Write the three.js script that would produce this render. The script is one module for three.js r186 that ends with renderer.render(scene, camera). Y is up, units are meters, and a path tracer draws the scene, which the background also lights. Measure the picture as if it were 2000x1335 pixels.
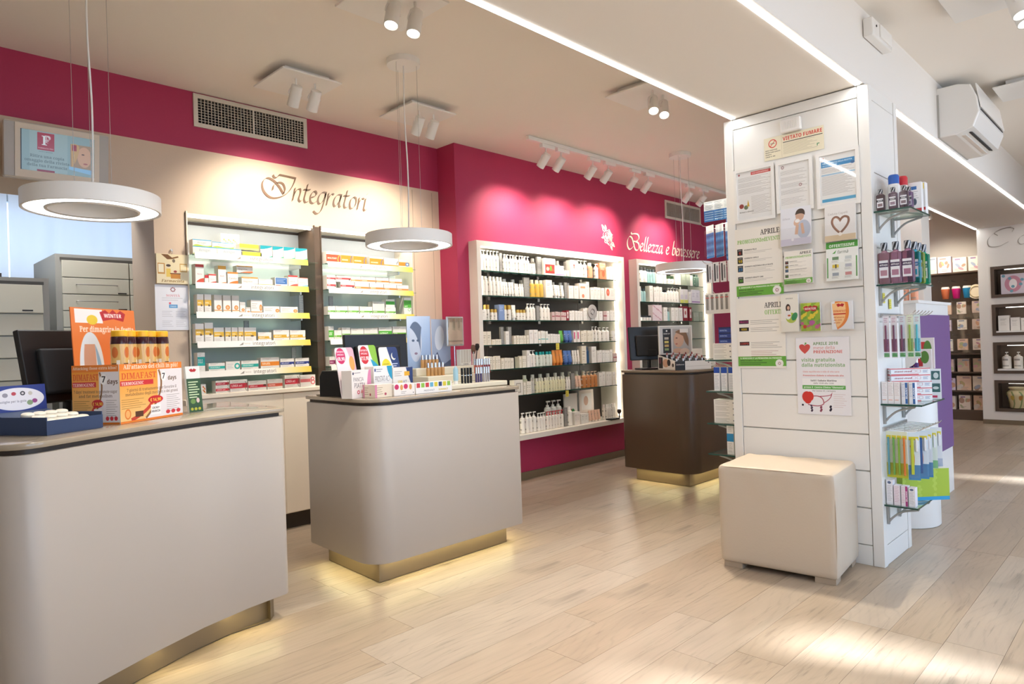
import * as THREE from 'three';
import { RoundedBoxGeometry } from 'three/addons/geometries/RoundedBoxGeometry.js';
import { mergeGeometries, toCreasedNormals } from 'three/addons/utils/BufferGeometryUtils.js';
import { RectAreaLightUniformsLib } from 'three/addons/lights/RectAreaLightUniformsLib.js';

// ---------- camera, sky, sun, exposure ----------
RectAreaLightUniformsLib.init();
const scene = new THREE.Scene();
const camera = new THREE.PerspectiveCamera(53.79, 2000 / 1335, 0.05, 60);
{
  const yaw = 45.2138 * Math.PI / 180, pitch = 0.29346 * Math.PI / 180, roll = -1.92659 * Math.PI / 180;
  const f = new THREE.Vector3(Math.sin(yaw) * Math.cos(pitch), Math.sin(pitch), -Math.cos(yaw) * Math.cos(pitch));
  const r = new THREE.Vector3(Math.cos(yaw), 0, Math.sin(yaw)), u = new THREE.Vector3().crossVectors(r, f);
  const r2 = r.clone().multiplyScalar(Math.cos(roll)).addScaledVector(u, Math.sin(roll));
  const u2 = u.clone().multiplyScalar(Math.cos(roll)).addScaledVector(r, -Math.sin(roll));
  camera.quaternion.setFromRotationMatrix(new THREE.Matrix4().makeBasis(r2, u2, f.clone().negate()));
  camera.position.set(0, 1.25, 0);
}
const SKY = 2.9, SUN = 12, EXPOSURE = 1.12;
scene.background = new THREE.Color().setRGB(0.68 * SKY, 0.95 * SKY, 1.36 * SKY);
const sun = new THREE.DirectionalLight(new THREE.Color(0.96, 1, 1.06), SUN);
sun.position.set(3.0 + 0.35 * 10, 0.8 * 10, -0.8 + 0.94 * 10);
sun.target.position.set(3.0, 0, -0.8);
sun.castShadow = true; sun.shadow.radius = 7; sun.shadow.mapSize.set(2048, 2048);
Object.assign(sun.shadow.camera, { left: -9, right: 9, top: 9, bottom: -9, near: 0.5, far: 40 });
scene.add(sun, sun.target);
const renderer = new THREE.WebGLRenderer({ antialias: true });
renderer.toneMapping = THREE.LinearToneMapping;
renderer.toneMappingExposure = EXPOSURE;
renderer.shadowMap.enabled = true;

const WARM = new THREE.Color(1, 0.87, 0.7), SOFT = new THREE.Color(1, 0.92, 0.8), NEUTRAL = new THREE.Color(0.97, 0.99, 1.0), YELLOW = new THREE.Color(1, 0.86, 0.42);
function areaLight(color, intensity, w, h, pos, dir) {           // dir: the way its light goes
  const l = new THREE.RectAreaLight(color, intensity, w, h);
  l.position.set(...pos); l.lookAt(pos[0] + dir[0], pos[1] + dir[1], pos[2] + dir[2]);
  scene.add(l); return l;
}

// ---------- helpers ----------
let seed = 12345;
const rnd = () => { seed = (seed + 0x6d2b79f5) | 0; let t = Math.imul(seed ^ (seed >>> 15), 1 | seed); t = (t + Math.imul(t ^ (t >>> 7), 61 | t)) ^ t; return ((t ^ (t >>> 14)) >>> 0) / 4294967296; };
const NTHW = ['first', 'second', 'third', 'fourth', 'fifth', 'sixth', 'seventh', 'eighth', 'ninth', 'tenth', '11th', '12th', '13th', '14th', '15th', '16th', '17th', '18th', '19th', '20th', '21st', '22nd', '23rd', '24th', '25th', '26th', '27th', '28th', '29th', '30th'];
const used = new Map();
function fromLeft(items) {                                         // [object, what, where]: alike goods on one shelf are told apart by their place in the row
  const kinds = Map.groupBy(items, (i) => i[1] + '|' + i[2]);
  for (const list of kinds.values()) { list.sort((a, b) => a[0].position.x - b[0].position.x); list.forEach(([o, what, where], k) => { o.userData.label = list.length > 1 ? NTHW[k] + ' ' + what + ' from left on ' + where : what + ' on ' + where; }); }
}
const numbered = (n) => { const k = used.get(n) ?? 0; used.set(n, k + 1); return k ? n + '_' + String(k).padStart(3, '0') : n; };
const mats = new Map();
function mat(color, rough = 0.6, extra = {}) {
  const key = color + '|' + rough + '|' + JSON.stringify(extra, (k, v) => (v && v.isTexture ? v.uuid : v));
  if (!mats.has(key)) mats.set(key, new THREE.MeshPhysicalMaterial({ color, roughness: rough, ...extra }));
  return mats.get(key);
}
const glow = (color, k) => mat('#000000', 1, { emissive: color.getHex(), emissiveIntensity: k });
const geos = new Map();
const geo = (key, make) => { if (!geos.has(key)) geos.set(key, make()); return geos.get(key); };
const R4 = (...a) => a.map((v) => (+v).toFixed(4)).join(',');
const box = (w, h, d) => geo('b' + R4(w, h, d), () => new THREE.BoxGeometry(w, h, d));
const rbox = (w, h, d, r = 0.004, s = 2) => geo('r' + R4(w, h, d, r, s), () => new RoundedBoxGeometry(w, h, d, s, r));
const cyl = (r0, r1, h, n = 16) => geo('c' + R4(r0, r1, h, n), () => new THREE.CylinderGeometry(r0, r1, h, n));
const lathe = (pts, n = 16) => geo('l' + pts.flat().map((v) => v.toFixed(4)).join() + n, () => new THREE.LatheGeometry(pts.map((p) => new THREE.Vector2(...p)), n));
function put(parent, name, g, m, x = 0, y = 0, z = 0, rx = 0, ry = 0, rz = 0) {
  const o = new THREE.Mesh(g, m); o.name = parent === scene ? numbered(name) : name;
  o.position.set(x, y, z); o.rotation.set(rx, ry, rz); o.castShadow = o.receiveShadow = true;
  parent.add(o); return o;
}
function tag(o, label, category, group) { o.userData.label = label; o.userData.category = category; if (group) o.userData.group = group; return o; }
function thing(name, label, category, x = 0, y = 0, z = 0, ry = 0, group) {
  const o = new THREE.Group(); o.name = numbered(name); o.position.set(x, y, z); o.rotation.y = ry; scene.add(o);
  return tag(o, label, category, group);
}
function single(name, label, category, g, m, x, y, z, ry = 0, group) { return tag(put(scene, name, g, m, x, y, z, 0, ry, 0), label, category, group); }
function struct(name, g, m, x = 0, y = 0, z = 0) { const o = put(scene, name, g, m, x, y, z); o.userData.kind = 'structure'; return o; }
function place(proto, label, category, group, x, y, z, ry = 0, rx = 0) {
  const o = proto.clone(); o.name = numbered(proto.name); o.position.set(x, y, z); o.rotation.set(rx, ry, 0); scene.add(o);
  o.userData = {}; return tag(o, label, category, group);
}
function bar(parent, name, a, b, r, m, n = 8) {                   // a rod from a to b
  const A = new THREE.Vector3(...a), B = new THREE.Vector3(...b), L = A.distanceTo(B);
  const o = put(parent, name, cyl(r, r, L, n), m); o.position.copy(A).lerp(B, 0.5);
  o.quaternion.setFromUnitVectors(new THREE.Vector3(0, 1, 0), B.sub(A).normalize()); return o;
}
const tube = (pts, r, n = 24, k = 8) => new THREE.TubeGeometry(new THREE.CatmullRomCurve3(pts.map((p) => new THREE.Vector3(...p))), n, r, k);
function holed(w0, w1, y0, y1, holes, depth) {                   // upright slab with rectangular openings, front face at z = 0, body behind it
  const s = new THREE.Shape([[w0, y0], [w1, y0], [w1, y1], [w0, y1]].map((p) => new THREE.Vector2(...p)));
  for (const [a, b, c, d] of holes) s.holes.push(new THREE.Path([[a, c], [a, d], [b, d], [b, c]].map((p) => new THREE.Vector2(...p))));
  return new THREE.ExtrudeGeometry(s, { depth, bevelEnabled: false }).translate(0, 0, -depth);
}

// ---------- printed matter: atlases of flat print ----------
const atlases = [];
let cursor = { x: 0, y: 0, row: 0 };
function newAtlas() {
  const c = document.createElement('canvas'); c.width = c.height = 2048;
  const ctx = c.getContext('2d'); ctx.fillStyle = '#ffffff'; ctx.fillRect(0, 0, 2048, 2048);
  const t = new THREE.CanvasTexture(c); t.colorSpace = THREE.SRGBColorSpace; t.anisotropy = 8;
  const a = { ctx, t, paper: new THREE.MeshPhysicalMaterial({ map: t, roughness: 0.45 }), gloss: new THREE.MeshPhysicalMaterial({ map: t, roughness: 0.2 }) };
  a.sx = 0; atlases.push(a); cursor = { x: 0, y: 12, row: 0 };
}
newAtlas();
function print(w, h, draw) {                                      // reserves w x h pixels and draws in them
  w = Math.ceil(w); h = Math.ceil(h);
  if (cursor.x + w + 4 > 2048) { cursor.x = 0; cursor.y += cursor.row + 4; cursor.row = 0; }
  if (cursor.y + h + 4 > 2048) newAtlas();
  const { x, y } = cursor, at = atlases.at(-1), c = at.ctx;
  cursor.x += w + 4; cursor.row = Math.max(cursor.row, h);
  c.save(); c.translate(x, y); c.beginPath(); c.rect(0, 0, w, h); c.clip(); draw(c, w, h); c.restore();
  return { at, u0: (x + 1) / 2048, u1: (x + w - 1) / 2048, v0: 1 - (y + h - 1) / 2048, v1: 1 - (y + 1) / 2048, id: atlases.length + '_' + x + '_' + y };
}
const F = (c, col, x, y, w, h) => { c.fillStyle = col; c.fillRect(x, y, w, h); };
const T = (c, s, x, y, size, col, o = {}) => { c.fillStyle = col; c.font = (o.st ? o.st + ' ' : '') + (o.b === false ? '' : 'bold ') + size + 'px ' + (o.f ?? 'sans-serif'); c.textAlign = o.a ?? 'left'; c.textBaseline = 'middle'; o.w ? c.fillText(s, x, y, o.w) : c.fillText(s, x, y); };
const LN = (c, x, y, w, n, gap, col, h = 1.5) => { for (let i = 0; i < n; i++) F(c, col, x, y + i * gap, w * (0.72 + 0.28 * ((i * 7 + 3) % 5) / 4), h); };
const EL = (c, col, x, y, rx, ry = rx, rot = 0) => { c.fillStyle = col; c.beginPath(); c.ellipse(x, y, rx, ry, rot, 0, 7); c.fill(); };
const PG = (c, col, pts) => { c.fillStyle = col; c.beginPath(); pts.forEach((p, i) => (i ? c.lineTo(...p) : c.moveTo(...p))); c.closePath(); c.fill(); };
const ST = (c, col, w, pts) => { c.strokeStyle = col; c.lineWidth = w; c.beginPath(); pts.forEach((p, i) => (i ? c.lineTo(...p) : c.moveTo(...p))); c.stroke(); };
const CV = (c, col, w, p, fill) => { c.beginPath(); c.moveTo(p[0], p[1]); for (let i = 2; i < p.length; i += 4) c.quadraticCurveTo(p[i], p[i + 1], p[i + 2], p[i + 3]); if (fill) { c.fillStyle = col; c.fill(); } else { c.strokeStyle = col; c.lineWidth = w; c.stroke(); } };
const swatches = new Map();
function swIn(at, col) {                                           // a plain colour in the atlas's top row
  const k = atlases.indexOf(at) + col;
  if (!swatches.has(k)) { F(at.ctx, col, at.sx, 0, 9, 10); swatches.set(k, { at, u0: (at.sx + 3) / 2048, u1: (at.sx + 6) / 2048, v0: 1 - 6 / 2048, v1: 1 - 3 / 2048, id: 's' + k }); at.sx += 10; }
  return swatches.get(k);
}
function uvFace(g, face, r, flip) {
  const uv = g.attributes.uv, o = face * 4;
  for (let i = 0; i < 4; i++) { const u = uv.getX(o + i), v = uv.getY(o + i); uv.setXY(o + i, r.u0 + u * (r.u1 - r.u0), r.v0 + v * (r.v1 - r.v0)); }
}
// a carton: front print, plain sides; {side} colour, optional prints for the left/right/top/back faces
function pbox(w, h, d, front, o = {}) {
  return geo('p' + R4(w, h, d) + front.id + (o.side ?? '') + (o.left?.id ?? '') + (o.right?.id ?? '') + (o.top?.id ?? '') + (o.back?.id ?? ''), () => {
    const g = new THREE.BoxGeometry(w, h, d), s = { ...front, u1: front.u0 + 2e-4, v0: front.v1 - 2e-4 }, plain = o.side ? swIn(front.at, o.side) : s;
    [o.right ?? plain, o.left ?? plain, o.top ?? plain, plain, front, o.back ?? plain].forEach((r, i) => uvFace(g, i, r));
    return g;
  });
}
function remap(g, r) { const uv = g.attributes.uv; for (let i = 0; i < uv.count; i++) uv.setXY(i, r.u0 + uv.getX(i) * (r.u1 - r.u0), r.v0 + uv.getY(i) * (r.v1 - r.v0)); return g; }
const sheet = (w, h, r, t = 0.0012) => pbox(w, h, t, r, { side: '#f4f2ee' });

// ---------- surfaces ----------
function noiseTex(w, h, fn, color) {
  const d = new Uint8Array(w * h * 4);
  for (let y = 0; y < h; y++) for (let x = 0; x < w; x++) { const v = fn(x, y), o = (y * w + x) * 4; for (let c = 0; c < 3; c++) d[o + c] = Math.max(0, Math.min(255, Array.isArray(v) ? v[c] : v)); d[o + 3] = 255; }
  const t = new THREE.DataTexture(d, w, h); t.wrapS = t.wrapT = THREE.RepeatWrapping; t.magFilter = THREE.LinearFilter; t.minFilter = THREE.LinearMipmapLinearFilter; t.generateMipmaps = true;
  if (color) t.colorSpace = THREE.SRGBColorSpace; t.needsUpdate = true; return t;
}
const lattice = new Float32Array(65536).map(() => rnd());
const vn = (x, y, px, py) => {                                    // tiling value noise with px x py cells
  const ix = Math.floor(x), iy = Math.floor(y), fx = x - ix, fy = y - iy, s = fx * fx * (3 - 2 * fx), t = fy * fy * (3 - 2 * fy);
  const L = (i, j) => lattice[(((i % px) + px) % px) * 251 + (((j % py) + py) % py) * 7919 & 65535];
  return (L(ix, iy) * (1 - s) + L(ix + 1, iy) * s) * (1 - t) + (L(ix, iy + 1) * (1 - s) + L(ix + 1, iy + 1) * s) * t;
};
const W = 1024, HH = 512;
const woodTex = noiseTex(W, HH, (x, y) => {
  const u = x / W, v = y / HH, band = Math.floor(v * 4);
  const warp = vn(u * 6, v * 24, 6, 24) * 0.5 + vn(u * 14, v * 48, 14, 48) * 0.2;
  let rings = Math.sin((v * 4 % 1 - 0.5 + (vn(u * 3, band * 3, 3, 99) - 0.5) * 0.8) * 34 + warp * 9 + u * 3.1);
  rings = Math.pow(Math.max(0, rings), 3);
  const fine = vn(u * 24, v * 400, 24, 400), streak = vn(u * 5, v * 90, 5, 90), blot = vn(u * 8, v * 16, 8, 16);
  const knot = Math.max(0, vn(u * 7 + 3, v * 8 + 1, 7, 8) - 0.88) * 4;
  const k = 1 - 0.055 * rings * streak - 0.06 * fine * streak - 0.07 * (1 - blot) - 0.3 * knot - (streak > 0.8 && fine > 0.62 ? 0.06 : 0);
  return [189 * k, 176 * k - 2, 160 * k - 4];
}, true);
const woodBump = noiseTex(512, 256, (x, y) => 120 + 90 * vn(x / 512 * 24, y / 256 * 200, 24, 200));
const paintBump = noiseTex(256, 256, (x, y) => 90 + 80 * vn(x / 256 * 64, y / 256 * 64, 64, 64) + 60 * vn(x / 256 * 128, y / 256 * 128, 128, 128));
paintBump.repeat.set(3, 3);
const clothBump = noiseTex(256, 256, (x, y) => 100 + 70 * vn(x / 256 * 90, y / 256 * 90, 90, 90) + 60 * vn(x / 256 * 20, y / 256 * 20, 20, 20));
const paint = (col, r = 0.75) => mat(col, r, { bumpMap: paintBump, bumpScale: 0.0006 });
const M = {
  pink: paint('#ab2d54', 0.6), beige: paint('#d3bda6', 0.6), ceil: paint('#f2ebe1', 0.85), beam: paint('#ebe5dd', 0.8), wallWhite: paint('#e9e3da', 0.8),
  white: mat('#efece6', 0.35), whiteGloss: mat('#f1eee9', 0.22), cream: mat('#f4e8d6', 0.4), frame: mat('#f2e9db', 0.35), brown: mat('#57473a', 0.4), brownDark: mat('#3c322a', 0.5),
  greige: mat('#b9b0a6', 0.38), top: mat('#a99b87', 0.16, { clearcoat: 0.4 }), kick: mat('#80705a', 0.35, { metalness: 0.2 }), plinth: mat('#3a3027', 0.5),
  metal: mat('#c4c4c2', 0.3, { metalness: 0.9 }), chrome: mat('#e4e4e4', 0.12, { metalness: 1 }), lamp: mat('#f0eeea', 0.5), black: mat('#121213', 0.35), blackMat: mat('#1d1c1c', 0.7), dark: mat('#0c0b0a', 0.9),
  glass: mat('#e4efe9', 0.03, { transmission: 1, thickness: 0, ior: 1.5 }), glassEdge: mat('#1f4a40', 0.15), acrylic: mat('#ffffff', 0.04, { transmission: 1, thickness: 0, ior: 1.45 }),
  grille: mat('#d8d0c2', 0.45), drawer: mat('#dbdac9', 0.4), drawerBody: mat('#a9aaa3', 0.5), purple: mat('#745184', 0.55), leather: mat('#cdbda8', 0.48, { bumpMap: clothBump, bumpScale: 0.0008 }),
};

// ---------- the room ----------
const ZB = -4.6, ZP = -4.37, CEIL = 3.0, BEAM = 2.59, XR = 3.775;
{
  const slab = struct('floor', box(16.6, 0.2, 14), mat('#8d7c69', 0.6), 4.2, -0.116, -2.5);
  const tints = ['#ffffff', '#f8f4ee', '#fbf8f4', '#f4eee6'].map((t) => new THREE.MeshPhysicalMaterial({ color: t, map: woodTex, bumpMap: woodBump, bumpScale: 0.0004, roughness: 0.36 }));
  const PW = 0.196, PL = 1.42, boards = [];
  for (let k = 0; k < 12; k++) {
    const g = new THREE.BoxGeometry(PL - 0.0014, 0.016, PW - 0.0012), uv = g.attributes.uv, u0 = rnd(), v0 = (k % 4) / 4;
    for (let i = 8; i < 12; i++) uv.setXY(i, u0 + uv.getX(i) * 0.95, v0 + 0.02 + uv.getY(i) * 0.21);
    boards.push(g);
  }
  for (let j = 0; j < 24; j++) {
    const z = -0.12 - PW * (j + 0.5) , off = rnd() * PL;
    for (let x = -0.4 - off; x < 11.2; x += PL) {
      const cx = x + PL / 2;
      put(slab, 'plank', boards[Math.floor(rnd() * 12)], tints[Math.floor(rnd() * 4)], cx - 4.2, 0.108, z + 2.5);
    }
  }
  const rest = new THREE.MeshPhysicalMaterial({ color: '#f3ebe0', map: woodTex, roughness: 0.36 });
  const far = put(slab, 'plank_field', (() => { const g = new THREE.BoxGeometry(15.5, 0.014, 3.4); return g; })(), rest, 0.1, 0.107, 4.1);
  far.userData.kind = 'stuff';
}
struct('ceiling', box(16.6, 0.2, 10.85), M.ceil, 4.2, CEIL + 0.1, -4.075);
// back wall, left part with the opening to the store room and the two supplement bays, painted in two colours
const leftWall = struct('wall_back', holed(-2.4, XR, 0, 2.62, [[-1.6, 1.447, 0.0, 2.275], [1.635, 3.465, 0.95, 2.19]], 0.45), M.beige, 0, 0, ZB);
put(leftWall, 'painted_band', holed(-2.4, XR, 2.62, CEIL, [[1.735, 2.5, 2.795, 2.965]], 0.45), M.pink);
for (const x of [3.49, 3.7]) put(leftWall, 'panel_joint', box(0.004, 1.6, 0.006), mat('#b7a48f', 0.6), x, 1.8, 0.0);
const rightWall = struct('wall_back_magenta', holed(XR, 11.7, 0, CEIL, [[3.93, 6.03, 0.41, 2.14], [6.33, 7.98, 0.41, 2.14], [7.11, 7.9, 2.745, 2.915]], 0.35), M.pink, 0, 0, ZP);
struct('baseboard_back', box(11.7 - XR, 0.07, 0.014), M.kick, (11.7 + XR) / 2, 0.035, ZP + 0.007);
struct('wall_left', box(0.2, CEIL, 12), M.wallWhite, -2.5, CEIL / 2, -3);
struct('wall_right_far', box(0.2, CEIL, 9), M.wallWhite, 11.75, CEIL / 2, -1.5);
// street front behind the camera: shop windows, door opening shaped for the sun patch
const front = struct('wall_front', holed(-2.4, 11.8, 0, CEIL, [[0.7, 3.2, 0.3, 2.75], [3.5, 4.0, 0.02, 2.17], [4.3, 7.9, 0.3, 2.75]], 0.15), M.wallWhite, 0, 0, 1.35);
for (const [a, b] of [[0.7, 3.2], [4.3, 7.9]]) {
  const f = struct('window_' + (a < 1 ? 1 : 2), holed(a, b, 0.3, 2.75, [[a + 0.05, (a + b) / 2 - 0.03, 0.35, 2.7], [(a + b) / 2 + 0.03, b - 0.05, 0.35, 2.7]], 0.06), M.brown, 0, 0, 1.3);
  const aw = struct('trim_sun_blocker_' + (a < 1 ? 1 : 2), box(b - a + 0.2, 0.08, 3.0), mat('#e6e2da', 0.8), (a + b) / 2, 2.85, 2.87);  // unseen slab added to keep direct sun out of this window
}
struct('trim_pavement', box(22, 0.1, 10), mat('#b5afa6', 0.9), 4.2, -0.16, 9.6);
// dropped beam with its two light lines
const XE = 10.78;
struct('trim_beam', box(XE + 3.2, CEIL - BEAM, 0.76), M.beam, (XE - 2.4) / 2 + 0.4, (CEIL + BEAM) / 2, -1.55);
function ledLine(name, label, x0, x1, y, z, w, L, col, group) {
  const o = single(name, label, 'light', box(x1 - x0, 0.008, w), glow(col, 5), (x0 + x1) / 2, y, z, 0, group);
  areaLight(col, L, x1 - x0, w, [(x0 + x1) / 2, y - 0.006, z], [0, -1, 0]); return o;
}
for (const [z, s] of [[-1.905, 'magenta wall'], [-1.195, 'air conditioner']]) {
  ledLine('led_line', 'long recessed light line along the beam on the ' + s + ' side, before the column', -2.2, 3.9, BEAM - 0.003, z, 0.024, 21, NEUTRAL);
  ledLine('led_line', 'recessed light line along the beam on the ' + s + ' side, beyond the column', 4.43, XE - 0.02, BEAM - 0.003, z, 0.024, 14, NEUTRAL);
}

// ---------- store room seen through the opening ----------
struct('wall_store_right', box(0.1, CEIL, 2.9), M.wallWhite, 2.75, CEIL / 2, -6.5);
const storeWall = struct('wall_store_back', holed(-2.4, 2.8, 0, CEIL, [[-1.5, 2.4, 1.95, 2.8]], 0.2), M.wallWhite, 0, 0, -7.6);
struct('window_3', holed(-1.5, 2.4, 1.95, 2.8, [[-1.44, 0.42, 2.01, 2.74], [0.5, 2.34, 2.01, 2.74]], 0.06), mat('#8d8b86', 0.5), 0, 0, -7.68);
{
  const sheer = mat('#f4f8fb', 0.9, { transmission: 0.3, thickness: 0 });
  for (const [x0, x1] of [[-0.4, 1.13], [1.14, 2.5]]) {
    const g = new THREE.PlaneGeometry(x1 - x0, 1.0, 60, 1), p = g.attributes.position;
    for (let i = 0; i < p.count; i++) { const x = p.getX(i); p.setZ(i, 0.018 * Math.sin(x * 26) + 0.012 * Math.sin(x * 11 + 1)); }
    g.computeVertexNormals();
    const c = thing('sheer_curtain', x0 < 0 ? 'white sheer curtain panel at the store room window, left one' : 'white sheer curtain panel at the store room window, beside the wall jamb', 'curtain', (x0 + x1) / 2, 2.38, -7.5);
    put(c, 'fabric', g, sheer); put(c, 'rod_pocket', box(x1 - x0, 0.02, 0.014), sheer, 0, 0.5, 0);
  }
}
function drawerCabinet(name, label, x, z, w, h, cols, hd, first, lip) {
  const t = thing(name, label, 'cabinet', x, 0, z), d = 0.75, n = Math.floor((h - 0.1 - first) / hd);
  put(t, 'carcass', box(w, h, d), M.drawerBody, w / 2, h / 2, -d / 2);
  put(t, 'recess_shade_strip', box(w - 0.06, 0.02, 0.012), mat('#55544f', 0.5), w / 2, h - 0.035, 0.002);  // grey strip, its colour stands in for a shaded recess
  const cw = (w - 0.07) / cols;
  for (let c = 0; c < cols; c++) for (let k = -1; k < n; k++) {
    const dh = (k < 0 ? first : hd) - 0.006, y = h - 0.045 - (k < 0 ? first / 2 : first + hd * (k + 0.5));
    const f = put(t, 'drawer', rbox(cw - 0.008, dh, 0.02, 0.003), M.drawer, 0.035 + cw * (c + 0.5), y, 0.012, lip ? -0.12 : 0, 0, 0);
    if (k >= 0 && !lip) {
      const a = cw * 0.3, hy = dh * 0.08; const g = geo('dh' + R4(a), () => tube([[-a, 0, 0.008], [-a, 0, 0.03], [-a + 0.02, 0, 0.036], [a - 0.02, 0, 0.036], [a, 0, 0.03], [a, 0, 0.008]], 0.0035, 30, 6));
      put(f, 'handle', g, M.metal, 0, hy, 0);
    }
    if (k >= 0 || lip) put(f, 'label_clip', box(0.06, 0.009, 0.004), M.black, cw * 0.38, -dh * 0.42, 0.013);
  }
  return t;
}
drawerCabinet('drawer_cabinet', 'tall pale drawer cabinet with bar handles behind the wall jamb', 1.17, -5.9, 0.98, 2.045, 2, 0.125, 0.13, false);
drawerCabinet('drawer_cabinet', 'lower pale drawer cabinet with tilted lip fronts behind the black monitor', 0.2, -5.55, 0.86, 1.82, 1, 0.15, 0.2, true);
{
  const t = thing('store_fill_lamp', 'added square fill lamp on the store room ceiling, out of view', 'lamp', 0.9, CEIL, -5.6);  // added lamp, out of view, brightens the drawer fronts
  put(t, 'frame', box(0.62, 0.03, 0.62), M.lamp, 0, -0.015, 0); put(t, 'diffuser', box(0.58, 0.004, 0.58), glow(NEUTRAL, 3), 0, -0.032, 0); areaLight(NEUTRAL, 22, 0.56, 0.56, [0.9, CEIL - 0.04, -5.6], [0, -1, 0]);
}
single('store_worktop', 'dark ledge below the store room window', 'ledge', box(2.6, 0.05, 0.5), M.brownDark, -0.3, 1.97, -7.2);

// ---------- supplement bays ----------
const stripPrint = print(512, 30, (c, w, h) => {
  const g = c.createLinearGradient(w * 0.62, 0, w, 0); g.addColorStop(0, '#fbf8f2'); g.addColorStop(1, '#f3cf4e'); c.fillStyle = g; c.fillRect(0, 0, w, h);
  T(c, 'integratori', w * 0.56, h * 0.5, 22, '#6d675f', { a: 'center', b: false }); PG(c, '#9a948c', [[w * 0.34, 22], [w * 0.38, 8], [w * 0.375, 20]]); T(c, 'farmà', w * 0.385, 15, 10, '#c9c4bb', { b: false });
});
const SUP_Y = [1.92, 1.725, 1.533, 1.34, 1.147];
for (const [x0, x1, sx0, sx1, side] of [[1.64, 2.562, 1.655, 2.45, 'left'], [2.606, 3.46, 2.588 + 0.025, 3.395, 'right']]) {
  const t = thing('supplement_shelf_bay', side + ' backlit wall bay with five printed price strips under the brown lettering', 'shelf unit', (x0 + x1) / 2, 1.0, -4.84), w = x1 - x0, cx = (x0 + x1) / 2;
  put(t, 'back_panel', box(w, 1.2, 0.02), mat('#cfd4d6', 0.45), 0, 0.6, 0);
  put(t, 'side_panel', box(0.008, 1.2, 0.25), side === 'left' ? M.brown : M.cream, w / 2 - 0.004, 0.6, 0.13);
  put(t, 'side_panel', box(0.008, 1.2, 0.25), side === 'left' ? M.cream : M.brown, -w / 2 + 0.004, 0.6, 0.13);
  put(t, 'top_panel', box(w, 0.012, 0.24), M.cream, 0, 1.184, 0.12);
  put(t, 'painted_shadow_gap', box(w, 0.018, 0.012), M.brownDark, 0, 1.165, 0.014);  // dark strip painted as the shadow gap below the top panel
  const led = put(t, 'led_lamp', box(w - 0.02, 0.008, 0.014), glow(SOFT, 5), 0, 1.174, 0.205);
  areaLight(SOFT, 34, w - 0.04, 0.014, [cx, 2.165, -4.635], [0, -1, -0.25]);
  if (side === 'left') put(t, 'divider', box(0.044, 1.19, 0.26), M.brown, 2.584 - cx, 0.5955, 0.12);
  SUP_Y.forEach((y) => {
    const s = put(t, 'shelf', box(w - 0.02, 0.007, 0.27), M.glass, 0, y - 1.0 - 0.01, 0.17);
    put(s, 'front_edge', box(sx1 - sx0, 0.004, 0.012), M.glassEdge, (sx0 + sx1) / 2 - cx, -0.002, 0.133);
    put(s, 'price_strip', pbox(sx1 - sx0, 0.042, 0.004, stripPrint, { side: '#e9e4da' }), stripPrint.at.paper, (sx0 + sx1) / 2 - cx, -0.008, 0.17, -0.18, 0, 0);
    for (const bx of [-w / 2 + 0.03, w / 2 - 0.09]) put(s, 'bracket', box(0.012, 0.03, 0.16), M.metal, bx, -0.018, -0.07);
  });
}
{
  const t = thing('base_cabinet', 'cream base cabinet with flat doors and dark plinth under the supplement bays', 'cabinet', 2.55, 0, -4.52);
  put(t, 'carcass', box(1.96, 0.85, 0.1), M.cream, 0, 0.545, -0.024);
  for (let k = 0; k < 3; k++) put(t, 'door', rbox(0.65, 0.845, 0.02, 0.003), M.cream, -0.655 + k * 0.655, 0.545, 0.02);
  put(t, 'plinth', box(1.94, 0.12, 0.03), M.plinth, 0, 0.06, -0.045);
  single('worktop', 'cream ledge above the base cabinet carrying the lowest row of cartons', 'worktop', rbox(1.82, 0.028, 0.38, 0.004), M.cream, 2.55, 0.986, -4.665);
}

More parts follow.
